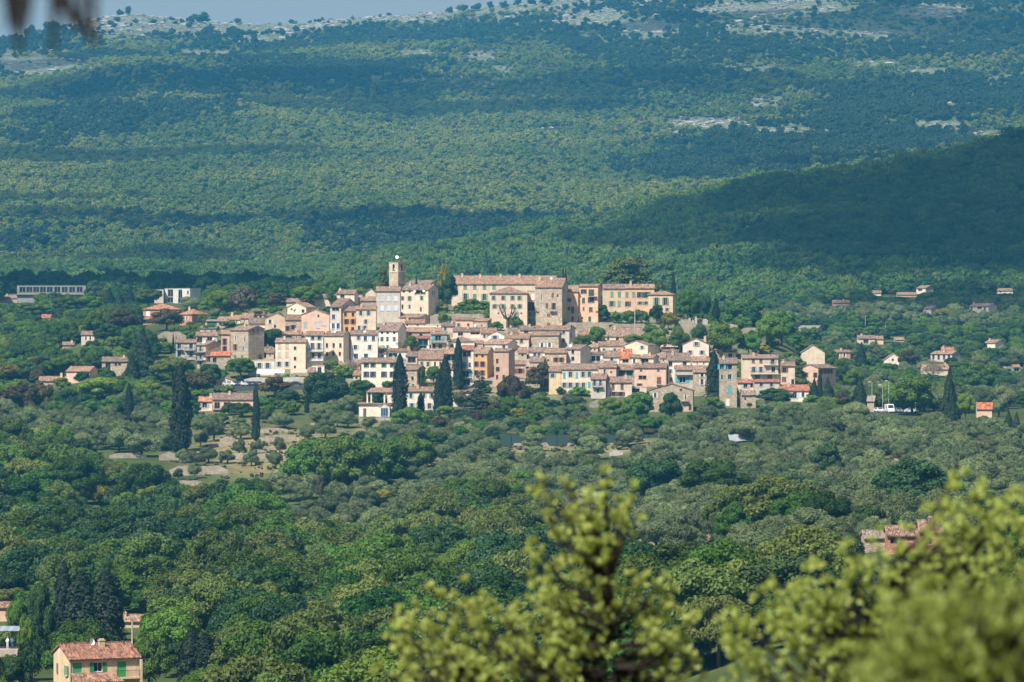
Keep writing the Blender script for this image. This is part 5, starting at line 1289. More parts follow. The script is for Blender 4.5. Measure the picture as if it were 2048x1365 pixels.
# ------------------------------------------------------------------ car park, road, cars
def car_mesh(kind):
    L, W_, Hh = {"car": (4.2, 1.75, 1.45), "van": (5.4, 2.0, 2.5)}[kind]
    if kind == "car": prof = [(-L/2, .35), (-L/2 + .02, .75), (-L/2 + .9, .92), (-L/2 + 1.5, 1.42), (L/2 - 1.2, 1.45), (L/2 - .35, 1.0), (L/2, .9), (L/2, .35)]
    else: prof = [(-L/2, .4), (-L/2 + .03, 1.0), (-L/2 + .7, 1.25), (-L/2 + 1.3, 2.3), (-L/2 + 1.7, 2.5), (L/2 - .05, 2.5), (L/2, .4)]
    mb = MB(); n = len(prof)
    def ins(z): return (0.0 if z < 1.0 else .16 * (z - 1.0) / .45 if kind == "car" else .05 * (z - 1.0))
    mb.v = [(-W_/2 + ins(z), y, z) for y, z in prof] + [(W_/2 - ins(z), y, z) for y, z in prof]
    mb.f = [tuple(range(n)), tuple(range(2*n - 1, n - 1, -1))] + [(i, i + n, (i+1) % n + n, (i+1) % n) for i in range(n)]
    gl = MB()
    if kind == "car":
        a, b = prof[2], prof[3]
        gl.poly([(-W_/2 + .16, a[0] + .08, a[1] + .07), (W_/2 - .16, a[0] + .08, a[1] + .07), (W_/2 - .26, b[0] - .06, b[1] - .05 + .02), (-W_/2 + .26, b[0] - .06, b[1] - .05 + .02)])
        for s in (-1, 1): gl.poly([(s * (W_/2 - .005), a[0] + .55, 1.0), (s * (W_/2 - .005), L/2 - .75, 1.0), (s * (W_/2 - .14), L/2 - 1.3, 1.38), (s * (W_/2 - .14), b[0] + .1, 1.38)])
    else:
        a, b = prof[2], prof[3]
        gl.poly([(-W_/2 + .18, a[0] + .02, a[1] + .1), (W_/2 - .18, a[0] + .02, a[1] + .1), (W_/2 - .22, b[0] - .06, b[1] - .06), (-W_/2 + .22, b[0] - .06, b[1] - .06)])
        for s in (-1, 1): gl.poly([(s * (W_/2 + .005), a[0] + .5, 1.3), (s * (W_/2 + .005), a[0] + 1.6, 1.3), (s * (W_/2 - .04), a[0] + 1.6, 2.0), (s * (W_/2 - .04), b[0] + .25, 2.0)])
    gl.v = [(x, y - .012 if y < 0 else y, z + .012) for x, y, z in gl.v]
    wh = MB().tube([(-.11, 0, 0), (.11, 0, 0)], [.32, .32], 12).mesh("tyre", M_TYRE)
    hl = MB().box(-.17, .17, -.03, .03, -.08, .08).mesh("headlight", M_PAINT)
    return mb.mesh(kind + "_body", M_CAR), gl.mesh(kind + "_glass", M_GLASS), wh, hl, L, W_
CARM = {k: car_mesh(k) for k in ("car", "van")}
def vehicle(kind, p, yaw, col, label, name=None):
    body, gl, wh, hl, L, W_ = CARM[kind]
    e = link(name or ("parked_car" if kind == "car" else "parked_van"), None, loc=p, rot=(0, 0, yaw)); tag(e, label, kind)
    link("body", body, e, color=col); link("windows", gl, e, color=(.02, .025, .03))
    for sx in (-1, 1):
        for sy in (-1, 1): link("wheel", wh, e, (sx * (W_/2 - .1), sy * L * .31, .32))
        link("headlight", hl, e, (sx * (W_/2 - .32), -L/2 - .005, .72 if kind == "car" else .95), color=(.7, .7, .7))
    return e
def car_park():
    D = hit(500, 783); sc = F / D; zt = (CY - vp("A", 0, 1093)[1]) / sc
    xa, xb = (428 - CX) / sc, (625 - CX) / sc
    tag(MB().box(xa, xb, D + .3, D + 8, zt - 3, zt).obj("car_park", M_ASPHALT), kind="structure")
    for k, (x, c, lb) in enumerate([(784, (.62, .63, .64), "silver car at the left end of the car park"), (818, (.8, .8, .79), "white car second from the hut in the car park"), (858, (.05, .08, .16), "dark blue car between two white cars in the car park"), (905, (.78, .78, .78), "white car right of the dark blue one in the car park"),
                                    (950, (.02, .03, .06), "near-black car in the middle of the car park"), (990, (.03, .05, .1), "dark navy car beside the near-black one in the car park"), (1030, (.10, .10, .11), "charcoal car at the right end of the close-parked row"), (1335, (.03, .035, .05), "black off-road car parked alone by the lamp post")]):
        x_ = (vp("A", x, 0)[0] - CX) / F * (D + 3); vehicle("car", (x_, D + 3.2, zt), .35 * math.sin(k * 2.1) + (1.2 if k == 7 else .5), c, lb)
    BOXES.append((430, 625, 757, 783, D))
car_park()
def road():
    v, f = [], []; n = 30
    for k in range(n + 1):
        px = 1715 + (1905 - 1715) * k / n; D = 1222 - 4 * math.sin(k / n * 3); x = (px - CX) / F * D
        for dy in (0, 5.5): v.append((x, D + dy, max(float(terr(x, D)), float(terr(x, D + dy))) + .35))
        for dy in (0, 5.5): v.append((x, D + dy, v[-2][2] - 2.5))
    for k in range(n):
        a, b = 4*k, 4*k + 4; f += [(a, b, b + 1, a + 1), (a + 2, b + 2, b, a)]
    tag(link("road", mesh("road", v, f, M_ASPHALT)), kind="structure")
    def on(px, dy=2.5):
        D = 1220 + dy; x = (px - CX) / F * D; return (x, D, max(float(terr(x, 1220)), float(terr(x, 1225.5))) + .36)
    vehicle("van", on(1779), .12, (.82, .82, .82), "white van parked beside the stone road-side building")
    vehicle("car", on(1758, 3.5), .3, (.75, .76, .76), "pale car half hidden left of the white van")
    vehicle("car", on(1822, 2), 1.5, (.45, .55, .62), "silver blue estate car parked side-on right of the van")
    vehicle("car", on(1796, 4.5), .2, (.15, .17, .2), "dark car tucked behind the white van")
    BOXES.append((1745, 1836, 812, 830, 1218))
    rm = MB()
    for k in range(40):
        px = 1720 + 185 * k / 40; x = (px - CX) / F * 1218.3; z = float(terr(x, 1219)) + .3
        rm.box(x - .04, x + .04, 1218.2, 1218.3, z - .5, z + .85)
    x0, x1 = (1720 - CX) / F * 1218, (1903 - CX) / F * 1218
    return on
on_road = road()
def lamp(px, pyb, pyt, label, two=False, D=None):
    D = D or hit(px, pyb); sc = F / D; h = (pyb - pyt) / sc
    e = link("street_lamp", None, loc=((px - CX) / sc, D, (CY - pyb) / sc)); tag(e, label, "street lamp")
    MB().tube([(0, 0, -2), (0, 0, h * .6), (0, 0, h)], [.1, .08, .06], 6).obj("pole", M_CONC, e)
    for s in ((-1, 1) if two else (-1,)):
        MB().tube([(0, 0, h - .1), (s * .8, -.2, h + .25)], [.05, .04], 5).obj("arm", M_CONC, e)
        MB().box(s * .8 - .4, s * .8 + .4, -.4, -.02, h + .2, h + .36).obj("lamp_head", M_PAINT, e, color=(.7, .72, .72))
for a in [(1765.5, 822, 772, "street lamp rising left of the white van"), (1777.5, 817, 764, "taller street lamp right behind the white van"), (1744, 787, 766, "small street lamp above the stone road-side building"), (1831, 822, 775, "twin-armed street lamp in front of the big green tree", True)]:
    lamp(a[0], a[1], a[2], a[3], *(a[4:] or ()), D=1230)
lamp(589, 776, 749, "street lamp with globe by the black off-road car"); lamp(441, 772, 748, "street lamp at the left end of the car park")
def pole(V, x, yb, yt, label, D=None):
    px, pb = vp(V, x, yb); _, pt = vp(V, x, yt); D = D or hit(px, pb); sc = F / D; h = (pb - pt) / sc
    e = link("utility_pole", None, loc=((px - CX) / sc, D, (CY - pb) / sc)); tag(e, label, "utility pole")
    MB().tube([(0, 0, -3), (0, 0, h)], [.16, .11], 7).obj("post", M_CONC, e); MB().box(-.75, .75, -.2, -.08, h - .45, h - .3).obj("crossarm", M_WOOD, e)
    for s in (-.65, 0, .65): MB().tube([(s, -.14, h - .299), (s, -.14, h - .1)], [.05, .03], 5).obj("insulator", M_PAINT, e, color=(.6, .6, .6))
    BOXES.append((px - 4, px + 4, pt, pb - 8, D))
pole("R", 685, 468, 366, "pale utility pole above the palm in the east valley"); pole("R", 846, 466, 420, "short utility pole right of the palm in the east valley"); pole("R", 1577, 1205, 1062, "utility pole left of the bright red roof"); pole("R", 1460, 470, 405, "thin utility pole below the white balconied house"); pole("R", 1801, 1120, 1010, "thin utility pole at the right edge above the conifers")
pole("S", 1267, 960, 735, "concrete utility pole behind the ochre valley house", D=640); pole("G", 522, 730, 545, "slim pole by the tombstones east of the top row"); pole("C", 1510, 600, 345, "slim dark pole in the garden below the peach houses", D=1400); pole("E", 1163, 480, 425, "short pole on the tiled roof of the pink house", D=1352)

# ------------------------------------------------------------------ awnings, verandas, fence, tarpaulin, tomb stones
def canopy(V, x0, x1, y0, y1, col, label, D=None, depth=2.5, name="awning"):
    (a, t), (b, u) = vp(V, x0, y0), vp(V, x1, y1); D = D or hit((a + b) / 2, u + 8) - 2; sc = F / D
    xa, xb = (a - CX) / sc, (b - CX) / sc; zt, zl = (CY - t) / sc, (CY - u) / sc; xm = (xa + xb) / 2
    e = link(name, None, loc=(xm, D, zl)); tag(e, label, "awning"); w = (xb - xa) / 2
    MB().slab([(-w, -depth, 0), (w, -depth, 0), (w, 0, zt - zl), (-w, 0, zt - zl)], .05).obj("canvas", M_CLOTH, e, color=col)
    MB().box(-w, w, -depth - .03, -depth, -.28, -.052).obj("valance", M_CLOTH, e, color=tuple(q * .95 for q in col))
    for s in (-1, 1): MB().tube([(s * (w - .1), -depth + .1, -2.6), (s * (w - .1), -depth + .1, -.06)], [.04, .04], 5).obj("post", M_PAINT, e, color=(.7, .7, .7))
canopy("A", 1020, 1142, 962, 988, (.75, .74, .70), "white awning over the left restaurant tables"); canopy("A", 1148, 1242, 962, 985, (.72, .70, .66), "white awning over the right restaurant tables"); canopy("A", 1290, 1420, 960, 985, (.45, .38, .30), "brown pergola awning beside the arched pavilion")
canopy("D", 470, 545, 872, 885, (.6, .58, .54), "small canopy left of the villa's blue door"); canopy("L", 500, 622, 1168, 1188, (.8, .8, .78), "white canopy among trees left of the olive rows", D=1290); canopy("C", 1060, 1130, 945, 975, (.75, .75, .75), "white sun sail on the terrace house", D=1372)

def veranda():
    D = hit(vp("D", 480, 0)[0], vp("D", 0, 980)[1]); sc = F / D
    e = link("veranda", None, loc=((vp("D", 480, 0)[0] - CX) / sc, D - 3.5, (CY - vp("D", 0, 980)[1]) / sc)); tag(e, "white corner veranda with columns and gabled blue door porch of the villa", "veranda")
    def L_(x): return (vp("D", x, 0)[0] - vp("D", 480, 0)[0]) / sc
    def Z_(y): return (vp("D", 0, 980)[1] - vp("D", 0, y)[1]) / sc
    MB().box(L_(300), L_(650), 0, 6, -3, Z_(862)).obj("lower_storey", M_PLASTER, e, color=PAL["white"])
    MB().slab([(L_(285), -.5, Z_(860) + .02), (L_(655), -.5, Z_(860) + .02), (L_(655), 6, Z_(842)), (L_(285), 6, Z_(842))], .15).obj("terrace_roof", M_TILE, e, color=ROOFC[0])
    for x in (385, 425, 560): MB().box(L_(x) - .22, L_(x) + .22, .8, 1.24, Z_(855) + .1, Z_(738)).obj("column", M_PLASTER, e, color=PAL["white"])
    MB().box(L_(590), L_(650), .8, 6, Z_(855) + .15, Z_(738)).obj("upper_wall", M_PLASTER, e, color=PAL["white"])
    MB().slab([(L_(375), .3, Z_(738)), (L_(645), .3, Z_(738)), (L_(645), 5.5, Z_(697)), (L_(420), 5.5, Z_(697))], .16).obj("upper_roof", M_TILE, e, color=ROOFC[1])
    p = MB().box(L_(510), L_(615), -1.2, -.003, -3, Z_(890)); p.poly([(L_(505), -1.25, Z_(890)), (L_(620), -1.25, Z_(890)), (L_(562), -1.25, Z_(862))]); p.obj("porch", M_PLASTER, e, color=PAL["white"])
    MB().slab([(L_(503), -1.4, Z_(888)), (L_(562), -1.4, Z_(858)), (L_(562), 0, Z_(858)), (L_(503), 0, Z_(888))][::-1], .08).slab([(L_(622), -1.4, Z_(888)), (L_(562), -1.4, Z_(858)), (L_(562), 0, Z_(858)), (L_(622), 0, Z_(888))], .08).obj("porch_roof", M_TILEY, e, color=(.6, .55, .5))
    dr = MB().box(L_(525), L_(600), -1.26, -1.203, -.6, Z_(900)).obj("door", M_PAINT, e, color=(.13, .27, .38))
    for k in range(3): MB().box(L_(529 + k * 24), L_(545 + k * 24), -1.30, -1.263, .1, Z_(905)).obj("pane", M_GLASS, dr, color=(.05, .09, .12))
    MB().box(L_(345), L_(375), -.05, -.003, -.4, Z_(905)).obj("door", M_PAINT, e, color=(.1, .1, .1))
    BOXES.append((vp("D", 285, 0)[0], vp("D", 650, 0)[0], 776, vp("D", 0, 988)[1], D))
veranda()
def fence():
    D = hit(1140, 893); sc = F / D; e = link("net_fence", None, loc=((1160 - CX) / sc, D, (CY - 893) / sc)); tag(e, "dark blue-green netted fence along the terrace above the beige wall", "fence")
    m = simple_mat("green_netting", (.03, .06, .055), .8, noise_scale=2, amt=.3)
    xa, xb = (1000 - 1160) / sc, (1320 - 1160) / sc; n = 14; h = 3.2
    for k in range(n):
        u0, u1 = xa + (xb - xa) * k / n, xa + (xb - xa) * (k + 1) / n
        MB().box(u0 + .08, u1 - .08, -.02, .02, .1, h).obj("net_panel", m, e)
        MB().tube([(u0, 0, -1), (u0, 0, h + .15)], [.06, .06], 5).obj("post", M_METAL, e)
    WBOX.append((1000, 1320, 872, 893, D))
fence()
def tarp():
    D = hit(1482, 886); sc = F / D; mb = MB(); n = 6
    for i in range(n + 1):
        for j in range(4): mb.v.append(((i / n - .5) * 6.2, j * 1.0, .5 + j * .55 + .12 * math.sin(i * 2.1 + j)))
    for i in range(n):
        for j in range(3): mb.f.append((i*4 + j, (i+1)*4 + j, (i+1)*4 + j + 1, i*4 + j + 1))
    o = mb.obj("tarpaulin", M_CLOTH, loc=((1480 - CX) / sc, D, (CY - 886) / sc), color=(.26, .29, .33)); o.modifiers.new("thickness", 'SOLIDIFY').thickness = .05
    tag(o, "pale grey tarpaulin roof among the olives below the eastern houses", "tarpaulin"); BOXES.append((1458, 1504, 866, 886, D))
tarp()
def tombs():
    for k, (x, y, w, h) in enumerate([(405, 738, 24, 40), (470, 745, 26, 62), (495, 745, 22, 40), (565, 752, 52, 44), (440, 740, 18, 24), (625, 750, 40, 16)]):
        px, pb = vp("G", x, y); D = hit(px, pb + 3) + 1.5; sc = F / D; s = .19531 / sc
        mb = MB().box(-w*s/2, w*s/2, -.25, .25, -1, h*s*.75).box(-w*s*.35, w*s*.35, -.18, .18, h*s*.75 + .002, h*s)
        tag(mb.obj("tomb_stone", M_CONC, loc=((px - CX) / sc, D, (CY - pb) / sc)), ["squat pale tomb stone leftmost on the high wall", "tallest pale tomb monument on the high wall", "narrow tomb stone right of the tallest monument", "wide roofed tomb house on the high wall", "lowest tomb stone between squat and tallest ones", "flat tomb slab rightmost on the high wall"][k], "tomb stone")
tombs()
def railings():
    for k in range(5):
        px, pb = vp("G", 1085 + k * 16, 886 + k); D = hit(px, pb); sc = F / D
        tag(MB().tube([(0, 0, -.6), (.25, 0, 1.5)], [.07, .05], 5).ball((.27, 0, 1.55), .1, 6, 4).obj("railing_post", M_PAINT, loc=((px - CX) / sc, D, (CY - pb) / sc), color=(.8, .8, .8)), "white leaning post in the short row on the stone wall", "post", "white posts on the stone wall")
railings()
# café terrace at the left edge
def cafe():
    D = 600; sc = F / D; zt = (CY - 1299.5) / sc; xa, xb = (-60 - CX) / sc, (36 - CX) / sc
    o = MB().box(xa, xb, D, D + 6, zt - 6, zt).obj("terrace_wall", M_PLASTER, color=(.46, .40, .36)); tag(o, "grey plastered terrace wall of the café at the left edge", "wall")
    e = link("pergola", None, loc=((10 - CX) / sc, D + 1, zt)); tag(e, "blue and white striped canopy over the café terrace", "canopy")
    for k in range(9):
        MB().slab([(-3.4 + k * .62, -.6, 2.65), (-3.4 + k * .62 + .6, -.6, 2.65), (-3.4 + k * .62 + .6, 3.6, 3.05), (-3.4 + k * .62, 3.6, 3.05)], .04).obj("canvas_strip", M_CLOTH, e, color=(.18, .27, .36) if k % 2 else (.30, .33, .36))
    for x in (-3.2, 1.9): MB().tube([(x, -.5, 0), (x, -.5, 2.6)], [.05, .05], 5).obj("post", M_METAL, e)
    u = link("parasol", None, loc=((39 - CX) / sc, D + 2.5, zt)); tag(u, "tan parasol open on the café terrace", "parasol")
    c = MB(); n = 10; c.v = [(0, 0, 2.75)] + [(1.15 * math.cos(2*math.pi*k/n), 1.15 * math.sin(2*math.pi*k/n), 2.25) for k in range(n)]; c.f = [(0, 1 + k, 1 + (k+1) % n) for k in range(n)] + [tuple(range(n, 0, -1))]
    c.obj("canopy", M_CLOTH, u, color=(.55, .36, .22)); MB().tube([(0, 0, -3), (0, 0, 2.8)], [.03, .025], 6).obj("pole", M_WOOD, u)
    # people: one continuous skinned figure each
    sk = [((0, 0, .95), .15), ((0, 0, 1.2), .16), ((0, 0, 1.42), .15), ((0, 0, 1.54), .06), ((0, 0, 1.68), .10), ((.19, 0, 1.42), .07), ((.27, -.05, 1.15), .05), ((.2, -.28, 1.08), .04), ((-.19, 0, 1.42), .07), ((-.27, -.05, 1.15), .05), ((-.15, -.28, 1.05), .04), ((.1, 0, .9), .1), ((.11, -.02, .48), .07), ((.11, 0, .06), .05), ((.11, -.16, .03), .04), ((-.1, 0, .9), .1), ((-.11, -.02, .48), .07), ((-.11, 0, .06), .05), ((-.11, -.16, .03), .04)]
    ed = [(0, 1), (1, 2), (2, 3), (3, 4), (2, 5), (5, 6), (6, 7), (2, 8), (8, 9), (9, 10), (0, 11), (11, 12), (12, 13), (13, 14), (0, 15), (15, 16), (16, 17), (17, 18)]
    skinm = simple_mat("skin", (.45, .28, .2), .6); hairm = simple_mat("hair", (.05, .035, .025), .8)
    for k, (px, col, lb) in enumerate([(14, (.62, .63, .66), "person in a white shirt standing at the café wall"), (22, (.12, .2, .38), "person in a blue top standing under the striped canopy"), (31, (.10, .12, .2), "person in dark clothes standing beside the parasol")]):
        m = bpy.data.meshes.new("figure"); m.from_pydata([s[0] for s in sk], ed, [])
        m.materials.append(M_CLOTH)
        p = link("person", m, loc=((px - CX) / sc, D + .7 + k * .5, zt), rot=(0, 0, k * .9 - .6), color=col); tag(p, lb, "person")
        p.modifiers.new("skin", 'SKIN'); p.modifiers.new("smooth", 'SUBSURF').levels = 1
        for i, s in enumerate(sk): m.skin_vertices[0].data[i].radius = (s[1], s[1])
        m.skin_vertices[0].data[0].use_root = True
        hd = MB().ball((0, -.01, 1.7), (.105, .115, .135), 10, 8).ball((0, -.125, 1.69), (.02, .03, .03), 6, 4).obj("head", skinm, p)
        MB().ball((0, .02, 1.75), (.115, .12, .11), 10, 6).obj("hair", hairm, p)
cafe()
# rock face on the dark hill
def cliff():
    D = hit(1505, 483, 2200); sc = F / D; r = np.random.default_rng(4); mb = MB(); n, m_ = 16, 10
    for i in range(n + 1):
        for j in range(m_ + 1):
            u, v = i / n - .5, j / m_
            mb.v.append((u * 15 * (1 - .25 * v) + r.normal() * .5, v * 4.0 + 1.6 * float(fbm(u * 6, v * 5, 5, 3)) + abs(u) * 6, v * 11 - 2 + r.normal() * .4 - 3 * (abs(u) * 2) ** 3))
    for i in range(n):
        for j in range(m_): a = i * (m_ + 1) + j; mb.f.append((a, a + m_ + 1, a + m_ + 2, a + 1))
    o = mb.obj("rock_face", M_ROCK, loc=((1505 - CX) / sc, D - 3, (CY - 484) / sc)); tag(o, "pale bare rock face set in the dark wooded hill", "cliff")
cliff()
